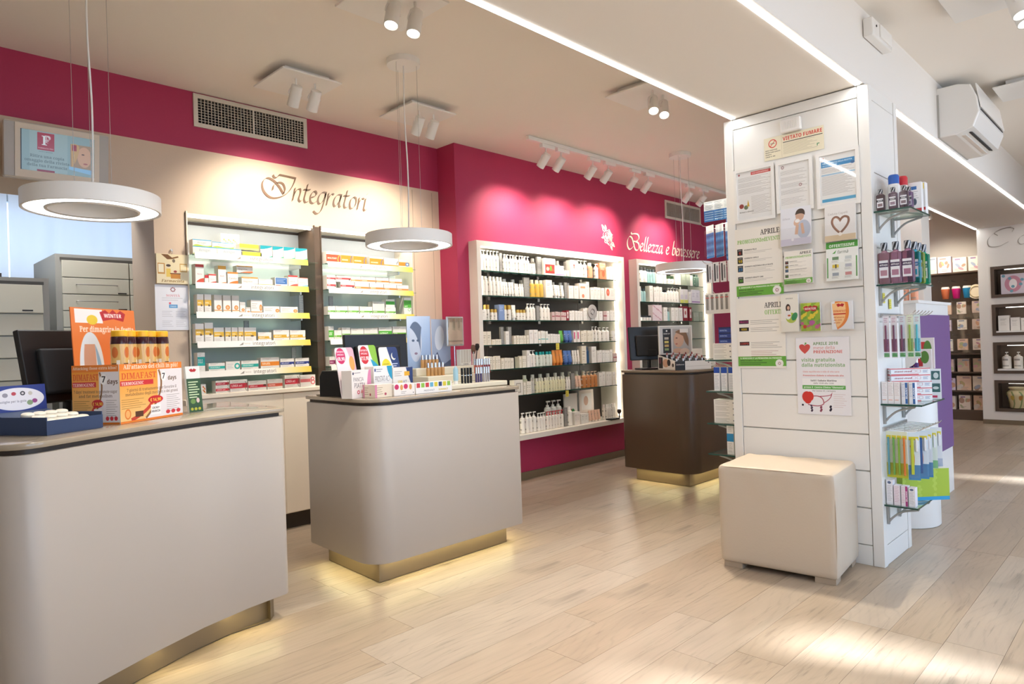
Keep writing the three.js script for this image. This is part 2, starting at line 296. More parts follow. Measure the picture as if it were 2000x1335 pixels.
// ---------- magenta wall display cases ----------
const LEVELS = [1.92, 1.70, 1.48, 1.26, 1.04, 0.79];
function displayCase(x0, x1, label) {
  const y0 = 0.385, y1 = 2.165, w = x1 - x0, cx = (x0 + x1) / 2, t = thing('display_case', label, 'display case', cx, y0, -4.265), h = y1 - y0, b = 0.045;
  put(t, 'outer_frame', holed(-w / 2, w / 2, 0, h, [[-w / 2 + b, w / 2 - b, b, h - b]], 0.115), M.frame);
  const iw = w - 2 * b;
  for (const s of [-1, 1]) put(t, 'side_panel', box(0.02, h - 2 * b + 0.04, 0.3), M.frame, s * (iw / 2 + 0.012), h / 2, -0.2);
  for (const s of [0, 1]) put(t, s ? 'top_panel' : 'bottom_panel', box(iw + 0.04, 0.02, 0.3), M.frame, 0, s ? h - b + 0.012 : b - 0.012, -0.2);
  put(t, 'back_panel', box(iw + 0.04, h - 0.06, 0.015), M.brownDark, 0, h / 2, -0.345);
  put(t, 'led_lamp', box(iw - 0.06, 0.008, 0.016), glow(SOFT, 5), 0, h - b - 0.006, -0.03);
  areaLight(SOFT, 34, iw - 0.06, 0.016, [cx, y1 - b - 0.014, -4.295], [0, -1, -0.15]);
  put(t, 'led_lamp', box(0.014, h - 2 * b - 0.04, 0.022), glow(SOFT, 5), iw / 2 - 0.008, h / 2, -0.09);
  areaLight(SOFT, 17, 0.022, h - 2 * b - 0.06, [cx + iw / 2 - 0.018, y0 + h / 2, -4.355], [-1, 0, 0]);
  put(t, 'led_lamp', box(0.014, h - 2 * b - 0.04, 0.022), glow(SOFT, 5), -iw / 2 + 0.008, h / 2, -0.09);
  areaLight(SOFT, 17, 0.022, h - 2 * b - 0.06, [cx - iw / 2 + 0.018, y0 + h / 2, -4.355], [1, 0, 0]);
  for (const y of LEVELS) {
    const s = put(t, 'shelf', box(iw - 0.01, 0.008, 0.25), M.glass, 0, y - y0 - 0.004, -0.2);
    put(s, 'front_edge', box(iw - 0.01, 0.0082, 0.002), M.glassEdge, 0, 0, 0.126);
    for (const k of [-0.33, 0, 0.33]) put(s, 'shelf_clip', box(0.03, 0.016, 0.03), M.chrome, k * iw, -0.012, -0.1);
  }
  for (const k of [-0.165, 0.165]) put(t, 'panel_joint', box(0.004, h - 0.1, 0.004), M.brown, k * iw * 2, h / 2, -0.336);
  return t;
}
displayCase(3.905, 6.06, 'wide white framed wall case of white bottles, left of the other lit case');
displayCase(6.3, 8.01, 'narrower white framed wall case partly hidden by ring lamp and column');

// ---------- lettering on the walls: broad-nib strokes ----------
const GLYPH = {
  n: [0.85, [[0.12, 1], [0.1, 0.5], [0.06, 0]], [[0.08, 0.4], [0.3, 0.88], [0.55, 1], [0.62, 0.75], [0.55, 0.15], [0.68, 0.02], [0.82, 0.12]]],
  t: [0.6, [[0.3, 1.45], [0.2, 0.7], [0.16, 0.2], [0.28, 0], [0.5, 0.1]], [[0.02, 1], [0.3, 1.0], [0.58, 1.06]]],
  e: [0.68, [[0.12, 0.46], [0.45, 0.6], [0.56, 0.82], [0.42, 1], [0.18, 0.86], [0.06, 0.45], [0.16, 0.08], [0.36, 0], [0.62, 0.2]]],
  g: [0.82, [[0.75, 1.02], [0.4, 1], [0.14, 0.7], [0.08, 0.25], [0.22, 0.03], [0.42, 0.14], [0.64, 0.6], [0.7, 0.98], [0.6, 0.1], [0.42, -0.55], [0.1, -0.78], [-0.2, -0.6]]],
  r: [0.6, [[0.12, 1], [0.1, 0.5], [0.06, 0]], [[0.08, 0.4], [0.28, 0.85], [0.45, 1], [0.6, 0.95]]],
  a: [0.9, [[0.72, 1.02], [0.4, 1], [0.14, 0.7], [0.08, 0.22], [0.22, 0], [0.42, 0.16], [0.66, 0.7], [0.7, 1], [0.6, 0.2], [0.7, 0], [0.88, 0.14]]],
  o: [0.78, [[0.42, 1], [0.16, 0.8], [0.08, 0.35], [0.22, 0], [0.5, 0.14], [0.66, 0.6], [0.58, 0.94], [0.4, 1], [0.3, 0.94]]],
  i: [0.4, [[0.14, 1], [0.1, 0.4], [0.08, 0.1], [0.2, 0], [0.36, 0.12]], [[0.24, 1.4], [0.27, 1.44]]],
  l: [0.42, [[0.32, 1.9], [0.18, 1], [0.1, 0.25], [0.2, 0], [0.38, 0.12]]],
  z: [0.72, [[0.08, 0.86], [0.22, 1], [0.42, 0.94], [0.64, 1]], [[0.64, 1], [0.34, 0.5], [0.02, 0.02]], [[0.02, 0.02], [0.24, 0.12], [0.44, 0], [0.7, 0.1]]],
  b: [0.78, [[0.3, 1.95], [0.2, 1.2], [0.08, 0.12]], [[0.08, 0.3], [0.2, 0.02], [0.46, 0.06], [0.66, 0.5], [0.6, 0.92], [0.4, 1], [0.14, 0.66]]],
  s: [0.6, [[0.56, 0.92], [0.36, 1], [0.2, 0.82], [0.32, 0.56], [0.48, 0.3], [0.36, 0.03], [0.04, 0.06]]],
  v: [0.7, [[0.06, 0.95], [0.2, 0.95], [0.26, 0.4], [0.3, 0.02]], [[0.3, 0.02], [0.55, 0.5], [0.66, 1]]],
  I: [2.55, [[0.75, 1.75], [0.88, 1.58], [1.1, 1.62], [1.24, 1.85]], [[1.24, 1.85], [1.9, 1.82], [2.6, 1.78]], [[2.6, 1.78], [2.5, 1.3], [2.15, 0.6], [1.5, 0.12], [0.8, 0.02], [0.22, 0.42], [0.02, 1.0], [0.3, 1.45], [0.8, 1.36], [1.35, 0.95], [1.8, 0.42]], [[1.8, 0.42], [1.86, 0.8], [1.62, 1.2], [1.22, 1.24], [0.92, 0.95], [0.9, 0.6]]],
  B: [2.35, [[0.55, 2.2], [0.65, 2.02], [1.2, 2.1], [1.8, 2.05], [2.05, 1.7], [1.9, 1.3], [1.4, 1.1], [1.1, 1.12]], [[1.85, 1.45], [1.45, 0.9], [0.9, 0.2], [0.45, 0.0], [0.08, 0.4], [0.02, 1.1], [0.35, 1.65], [0.75, 1.5], [1.15, 0.75], [1.55, 0.05], [1.95, 0.02], [2.2, 0.4], [2.05, 0.9], [1.5, 1.12]]],
  C: [1.5, [[1.2, 1.45], [1.25, 1.75], [0.85, 1.9], [0.3, 1.5], [0.02, 0.8], [0.15, 0.15], [0.6, 0], [1.1, 0.4]], [[0.5, 1.2], [0.3, 1.5], [0.6, 1.85], [1.1, 1.95]]],
};
function nibGeo(paths, w, ang, depth) {                            // strokes of a flat pen, cut out of a thin sheet
  const pos = [], nx = Math.cos(ang) * w / 2, ny = Math.sin(ang) * w / 2;
  for (const path of paths) {
    const cur = new THREE.CatmullRomCurve3(path.map(([x, y]) => new THREE.Vector3(x, y, 0)), false, 'centripetal'), n = Math.max(2, (path.length - 1) * 6), P = cur.getPoints(n);
    for (let i = 0; i < n; i++) {
      const a = P[i], b = P[i + 1], q = [[a.x - nx, a.y - ny], [a.x + nx, a.y + ny], [b.x + nx, b.y + ny], [b.x - nx, b.y - ny]];
      const area = (q[1][0] - q[0][0]) * (q[2][1] - q[0][1]) - (q[1][1] - q[0][1]) * (q[2][0] - q[0][0]); if (area < 0) q.reverse();
      const f = q.map(([x, y]) => [x, y, depth]), k = q.map(([x, y]) => [x, y, 0]);
      pos.push(f[0], f[1], f[2], f[0], f[2], f[3]);
      for (const [s, e] of [[0, 1], [1, 2], [2, 3], [3, 0]]) pos.push(k[s], k[e], f[e], k[s], f[e], f[s]);
    }
  }
  const g = new THREE.BufferGeometry(); g.setAttribute('position', new THREE.Float32BufferAttribute(pos.flat(), 3)); g.setAttribute('uv', new THREE.Float32BufferAttribute(new Float32Array(pos.length * 2), 2)); g.computeVertexNormals(); return g;
}
function lettering(text, label, x, y, z, width, xh, m, nib, rotY = 0, slant = 0.18, cut) {
  const t = thing('wall_lettering', label, 'lettering', x, y, z, rotY), total = [...text].reduce((s, ch) => s + (ch === ' ' ? 0.6 : GLYPH[ch][0]), 0), sx = width / total;
  let cx = 0;
  for (const ch of text) {
    if (ch !== ' ') { const g = nibGeo(GLYPH[ch].slice(1).map((p) => p.map(([px, py]) => [px * sx + py * xh * slant, py * xh])), nib, 0.75, 0.004); put(t, 'letter', g, m, cx, 0, 0); }
    cx += (ch === ' ' ? 0.6 : GLYPH[ch][0]) * sx;
  }
  return t;
}
lettering('Integratori', 'brown calligraphic lettering reading Integratori on the beige wall', 2.15, 2.365, ZB + 0.001, 0.88, 0.095, mat('#745a47', 0.5), 0.019);
lettering('Bellezza e benessere', 'cream calligraphic lettering on the magenta wall above the narrower case', 6.27, 2.285, ZP + 0.001, 1.6, 0.088, mat('#f7ead2', 0.5), 0.022);
lettering('Con voi', 'pale grey calligraphic lettering above the wall niches', XE - 0.006, 2.33, -1.8, 1.2, 0.12, mat('#a99f92', 0.6), 0.012, -Math.PI / 2);
{ // rose
  const t = thing('rose_decal', 'cream rose cut-out on the magenta wall above the wide case', 'decal', 5.93, 2.385, ZP + 0.001), m = mat('#f7ead2', 0.5);
  const ring = (r, ph, k) => Array.from({ length: 22 }, (_, i) => { const a = ph + i / 21 * 6.0; return [Math.cos(a) * r * (1 + 0.16 * Math.sin(a * k)), Math.sin(a) * r * (1 + 0.12 * Math.cos(a * k))]; });
  for (const [r, ph, k] of [[0.078, 0.4, 5], [0.062, 2.2, 4], [0.047, 4, 3], [0.033, 1, 3], [0.019, 3, 2], [0.008, 0, 2]]) put(t, 'petal', nibGeo([ring(r, ph, k)], 0.0095, 0.7, 0.003), m);
  const leaf = (x, y, a, s) => [[0, 0], [0.03, 0.025], [0.075, 0.012], [0.11, 0], [0.07, -0.02], [0.03, -0.022], [0, 0]].map(([u, v]) => [x + s * (u * Math.cos(a) - v * Math.sin(a)), y + s * (u * Math.sin(a) + v * Math.cos(a))]);
  for (const [x, y, a, s] of [[-0.055, 0.055, 2.2, 0.8], [-0.03, 0.07, 1.9, 0.55], [-0.075, -0.01, 3.2, 0.4], [0.04, -0.065, 5.1, 0.7], [0.065, -0.05, 5.5, 0.6]]) put(t, 'leaf', nibGeo([leaf(x, y, a, s), leaf(x, y, a, s * 0.7)], 0.007, 0.7, 0.003), m);
}

// ---------- vents ----------
function vent(x0, x1, y0, y1, z, nx, ny, label) {
  const w = x1 - x0, h = y1 - y0, b = 0.028, t = thing('vent_grille', label, 'vent', (x0 + x1) / 2, (y0 + y1) / 2, z);
  put(t, 'frame', holed(-w / 2, w / 2, -h / 2, h / 2, [[-w / 2 + b, w / 2 - b, -h / 2 + b, h / 2 - b]], 0.012), M.grille, 0, 0, 0.013);
  const tin = mat('#8f8c86', 0.5, { metalness: 0.3 }), dw = w - 2 * b + 0.008, dh = h - 2 * b + 0.008, dd = 0.7;   // sheet-metal duct behind the opening
  for (const s of [-1, 1]) { put(t, 'duct_side', box(0.003, dh, dd), tin, s * dw / 2, 0, -dd / 2 - 0.002); put(t, 'duct_panel', box(dw, 0.003, dd), tin, 0, s * dh / 2, -dd / 2 - 0.002); }
  put(t, 'duct_end', box(dw, dh, 0.003), tin, 0, 0, -dd);
  for (let i = 1; i < nx; i++) put(t, 'vertical_blade', box(i === Math.floor(nx / 2) ? 0.012 : 0.0032, h - 2 * b, 0.006), M.grille, -w / 2 + b + (w - 2 * b) * i / nx, 0, 0.008);
  for (let j = 1; j < ny; j++) put(t, 'horizontal_blade', box(w - 2 * b, 0.0026, 0.004), M.grille, 0, -h / 2 + b + (h - 2 * b) * j / ny, 0.005);
}
vent(1.71, 2.525, 2.77, 2.99, ZB, 34, 9, 'wide white air grille on the dark magenta band, over the supplement bays');
vent(7.085, 7.925, 2.72, 2.94, ZP, 40, 1, 'air grille with vertical blades on the magenta wall over cream lettering');

// ---------- counters ----------
function rounded(pts) {                                            // [x, z, corner radius]
  const out = [], n = pts.length;
  pts.forEach(([x, z, r = 0], i) => {
    if (!r) { out.push([x, z]); return; }
    const [ax, az] = pts[(i + n - 1) % n], [bx, bz] = pts[(i + 1) % n], la = Math.hypot(ax - x, az - z), lb = Math.hypot(bx - x, bz - z), k = r;
    const p = [x + (ax - x) / la * k, z + (az - z) / la * k], q = [x + (bx - x) / lb * k, z + (bz - z) / lb * k];
    for (let s = 0; s <= 10; s++) { const t = s / 10, u = 1 - t; const c = 0.42; out.push([u * u * u * p[0] + 3 * u * u * t * (p[0] + (x - p[0]) * (1 - c + 0.0)) * 1 + 3 * u * t * t * (q[0] + (x - q[0]) * (1 - c)) + t * t * t * q[0], u * u * u * p[1] + 3 * u * u * t * (p[1] + (z - p[1]) * (1 - c)) + 3 * u * t * t * (q[1] + (z - q[1]) * (1 - c)) + t * t * t * q[1]]); }
  });
  return out;
}
function prism(pts, y0, y1, bevel = 0) {
  const s = new THREE.Shape(pts.map(([x, z]) => new THREE.Vector2(x, -z)));
  const g = new THREE.ExtrudeGeometry(s, { depth: y1 - y0 - 2 * bevel, bevelEnabled: bevel > 0, bevelThickness: bevel, bevelSize: bevel, bevelOffset: -bevel, bevelSegments: 2 });
  return toCreasedNormals(g.rotateX(-Math.PI / 2).translate(0, y0 + bevel, 0), 0.6);
}
function inset(pts, d) {                                           // moves a convex-ish outline inward
  const n = pts.length; let A = 0; pts.forEach(([x, z], i) => { const [a, b] = pts[(i + 1) % n]; A += x * b - a * z; }); const s = A > 0 ? 1 : -1;
  return pts.map(([x, z], i) => {
    const [ax, az] = pts[(i + n - 1) % n], [bx, bz] = pts[(i + 1) % n];
    const e1 = [x - ax, z - az], e2 = [bx - x, bz - z], l1 = Math.hypot(...e1) || 1, l2 = Math.hypot(...e2) || 1;
    let nx = -(e1[1] / l1 + e2[1] / l2), nz = e1[0] / l1 + e2[0] / l2; const l = Math.hypot(nx, nz) || 1; nx /= l; nz /= l;
    const c = Math.max(0.5, nx * -e1[1] / l1 + nz * e1[0] / l1); return [x + s * nx * d / c, z + s * nz * d / c];
  });
}
function counter(label, outline, leds, bodyMat, topMat, kickSharp) {
  const x0 = outline[0][0], z0 = outline[0][1], t = thing('sales_counter', label, 'counter', x0, 0, z0), loc = outline.map(([x, z, r]) => [x - x0, z - z0, r]), body = rounded(loc);
  put(t, 'body', prism(body, 0.118, 0.955, 0.004), bodyMat);
  put(t, 'reveal', prism(inset(body, 0.018), 0.955, 0.972), M.brownDark);
  put(t, 'countertop', prism(inset(body, -0.006), 0.972, 0.992, 0.004), topMat);
  put(t, 'kick', prism(inset(kickSharp ? loc.map(([x, z]) => [x, z]) : body, 0.085), 0.004, 0.118), M.kick);
  for (const [ax, az, bx, bz, nx, nz] of leds) {
    const L = Math.hypot(bx - ax, bz - az), ang = Math.atan2(-(bz - az), bx - ax), cx = (ax + bx) / 2, cz = (az + bz) / 2;
    put(t, 'led_lamp', box(L, 0.006, 0.012), glow(YELLOW, 3), cx - x0, 0.114, cz - z0, 0, ang, 0);
    const l = areaLight(YELLOW, 26, L, 0.012, [cx, 0.109, cz], [nx * 0.35, -1, nz * 0.35]);
  }
  return t;
}
counter('long light counter with concave curved front at the left edge of the picture', [[1.5, -3.02, 0.03], [1.28, -2.98], [1.066, -2.918], [0.84, -2.822], [0.64, -2.722], [0.4, -2.575, 0.09], [0.1, -3.05, 0.06], [0.55, -3.4], [1.0, -3.62], [1.54, -3.76, 0.04]].reverse(),
  [[0.7, -2.83, 1.05, -2.98, -0.4, 0.9], [1.05, -2.98, 1.43, -3.07, -0.2, 0.95]], M.greige, M.top, false);
counter('light rounded counter in the middle carrying make-up and small carton displays', [[3.08, -3.0, 0.03], [1.95, -3.0, 0.15], [1.985, -3.74, 0.04], [3.12, -3.74, 0.03]],
  [[2.05, -3.06, 3.02, -3.06, 0, 1], [1.99, -3.12, 2.02, -3.64, -1, 0], [3.06, -3.1, 3.06, -3.6, 1, 0]], M.greige, M.top, true);
counter('dark brown rounded counter under the far ring lamp, beside the column', [[6.3, -2.9, 0.03], [5.0, -2.9, 0.16], [5.03, -3.62, 0.04], [6.34, -3.62, 0.03]],
  [[5.15, -2.955, 6.2, -2.955, 0, 1], [5.065, -3.05, 5.075, -3.55, -1, 0]], mat('#54412f', 0.34), mat('#8a7862', 0.25), true);

// ---------- lamps ----------
function ringLamp(x, y, z, label) {
  const t = thing('ring_pendant_lamp', label, 'lamp', x, y, z);
  put(t, 'housing', lathe([[0.165, 0.004], [0.165, 0.07], [0.258, 0.07], [0.26, 0.068], [0.26, 0.002], [0.258, 0], [0.25, 0], [0.248, 0.006], [0.178, 0.006], [0.176, 0.0], [0.166, 0.0], [0.165, 0.004]], 72), M.lamp);
  put(t, 'diffuser', lathe([[0.178, 0.005], [0.248, 0.005]], 64), glow(NEUTRAL, 4));
  const top = CEIL - y;
  put(t, 'cable', tube([[0.0, 0.07, 0], [0.005, top * 0.4, 0.003], [-0.004, top * 0.7, 0], [0, top - 0.02, 0]], 0.0042, 24, 6), M.lamp);
  for (let k = 0; k < 3; k++) { const a = k * 2.094 + 0.7; bar(t, 'suspension_wire', [Math.cos(a) * 0.078, 0.067, Math.sin(a) * 0.078], [Math.cos(a) * 0.078, top - 0.03, Math.sin(a) * 0.078], 0.0011, M.metal, 5); }
  for (const [ax, az] of [0.7, 2.794, 4.888].map((q) => [Math.cos(q), Math.sin(q)])) bar(t, 'cross_arm', [0, 0.067, 0], [ax * 0.17, 0.067, az * 0.17], 0.003, M.lamp, 6);
  put(t, 'canopy', cyl(0.1, 0.1, 0.035, 32), M.lamp, 0, top - 0.018, 0);
  areaLight(NEUTRAL, 8.0, 0.34, 0.34, [x, y - 0.012, z], [0, -1, 0]);
}
ringLamp(0.8, 1.885, -3.3, 'white ring pendant lamp nearest the camera, above the curved counter');
ringLamp(2.47, 1.87, -3.3, 'white ring pendant lamp above the middle counter');
ringLamp(5.65, 1.89, -3.3, 'white ring pendant lamp above the dark brown counter');
function spotHead(parent, ox, oy, oz, dir, world, I, ang, lit = true) {  // a can on a yoke, hanging from (ox, oy, oz) of its parent
  const d = new THREE.Vector3(...dir).normalize(), g = new THREE.Group(); g.name = 'spot_head'; g.position.set(ox, oy, oz); parent.add(g);
  const q = new THREE.Quaternion().setFromUnitVectors(new THREE.Vector3(0, -1, 0), d), c = d.clone().multiplyScalar(0.03).add(new THREE.Vector3(0, -0.075, 0));
  bar(g, 'stem', [0, 0, 0], [0, -0.05, 0], 0.006, M.lamp, 8);
  const can = put(g, 'can', lathe([[0, 0.06], [0.03, 0.06], [0.034, 0.055], [0.036, -0.07], [0.032, -0.07], [0.031, -0.058], [0, -0.058]], 20), M.lamp, c.x, c.y, c.z); can.quaternion.copy(q);
  const yk = put(g, 'yoke', geo('yoke', () => new THREE.TorusGeometry(0.042, 0.004, 6, 14, Math.PI)), M.lamp, c.x, c.y, c.z); yk.scale.y = 1.1;
  const lens = put(g, 'lens_lamp', cyl(0.03, 0.03, 0.003, 20), glow(SOFT, 8), c.x + d.x * 0.0595, c.y + d.y * 0.0595, c.z + d.z * 0.0595); lens.quaternion.copy(q);
  const w = new THREE.Vector3(...world).add(g.position).add(c).addScaledVector(d, 0.085);
  const s = new THREE.SpotLight(WARM.clone().lerp(SOFT, 0.5), I, 0, ang, 1, 2); s.position.copy(w); s.target.position.copy(w).add(d); s.castShadow = true; s.shadow.radius = 1.5; scene.add(s, s.target);
}
function plateSpots(x, z, dir, I, label, ang = 0.85) {
  const t = thing('ceiling_spot_plate', label, 'spotlight', x, CEIL, z);
  put(t, 'driver_box', box(0.3, 0.035, 0.26), M.lamp, 0, -0.018, 0); put(t, 'plate', rbox(0.4, 0.012, 0.4, 0.003), M.lamp, 0, -0.045, 0);
  for (const k of [-0.065, 0.065]) spotHead(t, k, -0.05, 0.1, dir, [x, CEIL, z], I, ang);
}
plateSpots(2.12, -3.95, [0.05, -1, -0.74], 3.7, 'square ceiling plate with two white spots left of the canopy, by the wide grille');
plateSpots(3.05, -3.92, [0.05, -1, -0.74], 3.7, 'square ceiling plate with two white spots behind the middle pendant wires');
plateSpots(1.98, -2.72, [-0.28, -1, 0.12], 5, 'two lit spots hanging at the top edge of the picture');
plateSpots(4.02, -2.6, [-0.5, -1, 0.35], 9, 'square ceiling plate with two lit spots next to the beam light line');
plateSpots(4.22, -0.64, [-0.25, -1, 0.3], 2, 'ceiling plate with spots near the top right corner of the picture', 0.9);
plateSpots(6.02, -0.7, [0.3, -1, 0.3], 1.2, 'ceiling plate with spots beyond the air conditioner', 0.9);
plateSpots(10.5, -2.5, [0.62, -1, 0.05], 2.6, 'ceiling plate with spots in the far baby care area', 0.9);
plateSpots(0.6, -1.2, [0.0, -1, 0.0], 3, 'ceiling plate with spots above the camera position', 0.9);
{
  const t = thing('spot_track', 'long white ceiling track with eight angled spots along the magenta wall', 'track light', 4.12, CEIL, -3.83);
  put(t, 'rail', rbox(4.2, 0.034, 0.036, 0.003), M.lamp, 2.1, -0.018, 0);
  for (const dx of [0.23, 0.43, 0.88, 1.12, 1.55, 1.8, 2.61, 2.92]) {
    put(t, 'adapter', rbox(0.16, 0.032, 0.036, 0.003), M.lamp, dx + 0.02, -0.052, 0);
    spotHead(t, dx, -0.066, 0, [-0.08, -1, -0.95], [4.12, CEIL, -3.83], 3.3, 0.75);
  }
}

// ---------- far end wall with niches, second pillar, baby care shelf ----------
const HP = -Math.PI / 2;
{
  const wall = struct('wall_end', holed(-1.9, 2.7, 0, BEAM + 0.41, [0, 1, 2, 3].map((k) => [-1.75, -0.55, 0.18 + k * 0.497, 0.57 + k * 0.497]), 0.3), M.wallWhite, XE, 0, 0); wall.rotation.y = HP;
  const bb = struct('baseboard_end', box(4.6, 0.06, 0.012), M.kick, XE - 0.007, 0.03, 0.4); bb.rotation.y = HP;
  ['lowest', 'third from the top', 'second from the top', 'topmost'].forEach((s, k) => {
    const t = thing('wall_niche', 'brown framed lit wall niche, ' + s + ' in the far end wall', 'niche', XE - 0.02, 0.18 + k * 0.497, -1.15, HP), w = 1.2, h = 0.39;
    put(t, 'frame', holed(-w / 2 - 0.01, w / 2 + 0.01, -0.01, h + 0.01, [[-w / 2 + 0.03, w / 2 - 0.03, 0.03, h - 0.03]], 0.25), M.brown);
    put(t, 'back_panel', box(w, h, 0.01), mat('#6b5746', 0.5), 0, h / 2, -0.25);
    if (k > 0 && k < 3) put(t, 'shelf_board', box(w - 0.06, 0.02, 0.2), M.white, 0, 0.04, -0.1);
    put(t, 'led_lamp', box(w * 0.7, 0.008, 0.016), glow(SOFT, 5), -0.05, h - 0.034, -0.09);
    areaLight(SOFT, 12, w * 0.7, 0.016, [XE + 0.07, 0.18 + k * 0.497 + h - 0.042, -1.2], [0, -1, 0]);
  });
}
struct('trim_pillar', box(0.3, BEAM, 0.3), M.wallWhite, 8.0, BEAM / 2, -2.0);
const pillow = (w, h, d) => geo('pl' + R4(w, h, d), () => { const g = new RoundedBoxGeometry(w, h, d, 2, Math.min(w, h, d) * 0.4); return g; });
{
  const t = thing('baby_care_shelf', 'tall brown shelf with hanging baby products beyond the column', 'shelf unit', 11.3, 0, -2.75, HP), w = 1.68;
  put(t, 'back_panel', box(w, 2.1, 0.03), mat('#9c8e7d', 0.6), 0, 1.05, -0.2); put(t, 'plinth', box(w, 0.12, 0.4), M.brown, 0, 0.06, 0);
  for (const y of [0.13, 0.4, 0.66, 0.92, 2.06]) put(t, 'shelf', box(w, 0.02, 0.38), M.brown, 0, y, 0);
  for (const y of [1.18, 1.42, 1.66, 1.95]) for (let k = -5; k <= 5; k++) bar(t, 'hook', [k * 0.15, y + 0.0, -0.19], [k * 0.15, y + 0.01, 0.1], 0.004, M.metal, 5);
  struct('wall_baby_area', box(0.12, CEIL, 2.6), M.wallWhite, 11.6, CEIL / 2, -3.1);
  const col = ['#efe2d3', '#e9c9ae', '#f3ead9', '#d9c3b4', '#e7d7e2', '#cdb59d'];
  const packs = Array.from({ length: 14 }, (_, i) => print(48, 60, (c, W2, H2) => { F(c, col[i % 6], 0, 0, W2, H2); for (let k = 0; k < 4; k++) EL(c, ['#cfa183', '#c99aa4', '#b3b88c', '#a3afc4', '#cdb884', '#b89680', '#d8cfc4'][Math.floor(rnd() * 7)], 8 + rnd() * 32, 18 + rnd() * 34, 4 + rnd() * 9, 4 + rnd() * 8, rnd() * 3); F(c, ['#9a86a6', '#b5948c', '#8f9aa8'][i % 3], 8 + (i % 4) * 4, 5, 18 + (i % 3) * 5, 6); LN(c, 6 + (i % 3) * 8, 46, 26, 2 + i % 2, 5, '#b3a598'); }));
  const rows = [['on the top board', 2.07, 0.24, 0.19, 7], ['hanging on upper hooks', 1.48, 0.17, 0.13, 9], ['hanging on middle hooks', 1.24, 0.16, 0.13, 9], ['hanging on lower hooks', 0.96, 0.17, 0.14, 9], ['on third board', 0.67, 0.2, 0.14, 8], ['on second board', 0.41, 0.2, 0.17, 7], ['on lowest board', 0.14, 0.2, 0.16, 7]];
  rows.forEach(([where, y, h, ww, n], r) => {
    for (let k = 0; k < n; k++) {
      const i = Math.floor(rnd() * 14), z = -1.99 - k * 0.185, w9 = +(ww * (0.85 + 0.15 * ((i * 5) % 4) / 3)).toFixed(3), h9 = +(h * (0.84 + 0.16 * ((i * 7) % 5) / 4)).toFixed(3), hang = r > 0 && r < 4;
      single(r > 0 && r < 4 ? 'baby_product_bag' : 'baby_product_box', NTHW[k] + ' baby care ' + (hang ? 'pack' : 'carton') + ' from the end wall ' + where + ' of the far shelf', 'pack', pbox(w9, h9, hang ? 0.05 : 0.1, packs[i], { side: col[i % 6] }), packs[i].at.paper, 11.2 + (hang ? -0.02 : 0), hang ? y + h - h9 / 2 : y + h9 / 2, z, HP, 'baby packs ' + where);
    }
  });
  [['#e07b4f', 'orange'], ['#d3207a', 'magenta'], ['#2a8fc0', 'blue']].forEach(([c0, s], k) => {
    const t2 = thing('baby_cup', s + ' baby cup hanging on the top hooks of the far shelf', 'cup', 11.16, 1.7, -2.36 + k * 0.13);
    put(t2, 'bowl', lathe([[0, 0], [0.04, 0.0], [0.055, 0.14], [0.05, 0.14], [0.036, 0.01], [0, 0.01]], 14), mat(c0, 0.3)); put(t2, 'lid', cyl(0.045, 0.055, 0.03, 14), mat('#f1e9e0', 0.4), 0, 0.155, 0);
  });
  const d = thing('baby_dish_pack', 'round cream baby dish hanging at the top hooks beside the end wall', 'dish', 11.15, 1.78, -1.99, HP); put(d, 'dish', cyl(0.1, 0.1, 0.03, 24), mat('#efe3c6', 0.4), 0, 0, 0, Math.PI / 2); put(d, 'rim', new THREE.TorusGeometry(0.075, 0.006, 6, 24), mat('#d9c79f', 0.4), 0, 0, 0.018);
}

// ---------- column with slatted panels ----------
const PX = 3.913, PZ0 = -1.975, PZ1 = -1.148;
{
  const t = thing('slatwall_column', 'white slatted display column with notices and shelves in the middle of the shop', 'column', 4.165, 0, -1.5615), D = 0.504, Wd = 0.827;
  put(t, 'core', box(D - 0.03, 2.584, Wd - 0.03), mat('#cdc8bf', 0.5), 0, 1.292, 0);
  const cuts = [0, 0.107, 0.308, 0.508, 0.706, 0.908, 1.11, 1.31, 1.505, 1.712, 1.9, 2.52, 2.584];
  for (let i = 0; i < cuts.length - 1; i++) {
    const a = cuts[i] + (i ? 0.004 : 0), b = cuts[i + 1] - ((i >= 1 && i < 10) ? 0.003 : 0.001);
    put(t, 'slat', rbox(0.018, b - a, Wd - 0.118, 0.002, 1), M.white, -D / 2 + 0.011, (a + b) / 2, 0);
  }
  for (const s of [-1, 1]) for (const e of [-1, 1]) put(t, 'corner_post', rbox(0.056, 2.584, 0.056, 0.003, 1), M.white, e * (D / 2 - 0.028), 1.292, s * (Wd / 2 - 0.028));
  const side = [0, 0.107, 0.34, 0.735, 0.87, 1.31, 1.5, 1.712, 1.9, 2.12, 2.51, 2.584];
  for (const s of [-1, 1]) for (let i = 0; i < side.length - 1; i++) put(t, 'side_slat', rbox(D - 0.116, side[i + 1] - side[i] - (i > 0 && i < 9 ? 0.008 : 0.002), 0.016, 0.002, 1), M.white, 0, (side[i] + side[i + 1]) / 2, s * (Wd / 2 - 0.012));
  put(t, 'back_panel', box(0.012, 2.58, Wd - 0.12), M.white, D / 2 - 0.01, 1.29, 0);
}
const onPillar = (name, label, cat, z0, z1, y0, y1, r, o = {}) => {
  const g = sheet(z1 - z0, y1 - y0, r, o.t ?? 0.0015), m = single(name, label, cat, g, o.gloss ? r.at.gloss : r.at.paper, PX - (o.out ?? 0.002) - (o.t ?? 0.0015) / 2, (y0 + y1) / 2, (z0 + z1) / 2, HP, o.group);
  if (o.tilt) m.rotateZ(o.tilt); if (o.lean) m.rotateX(o.lean); return m;
};
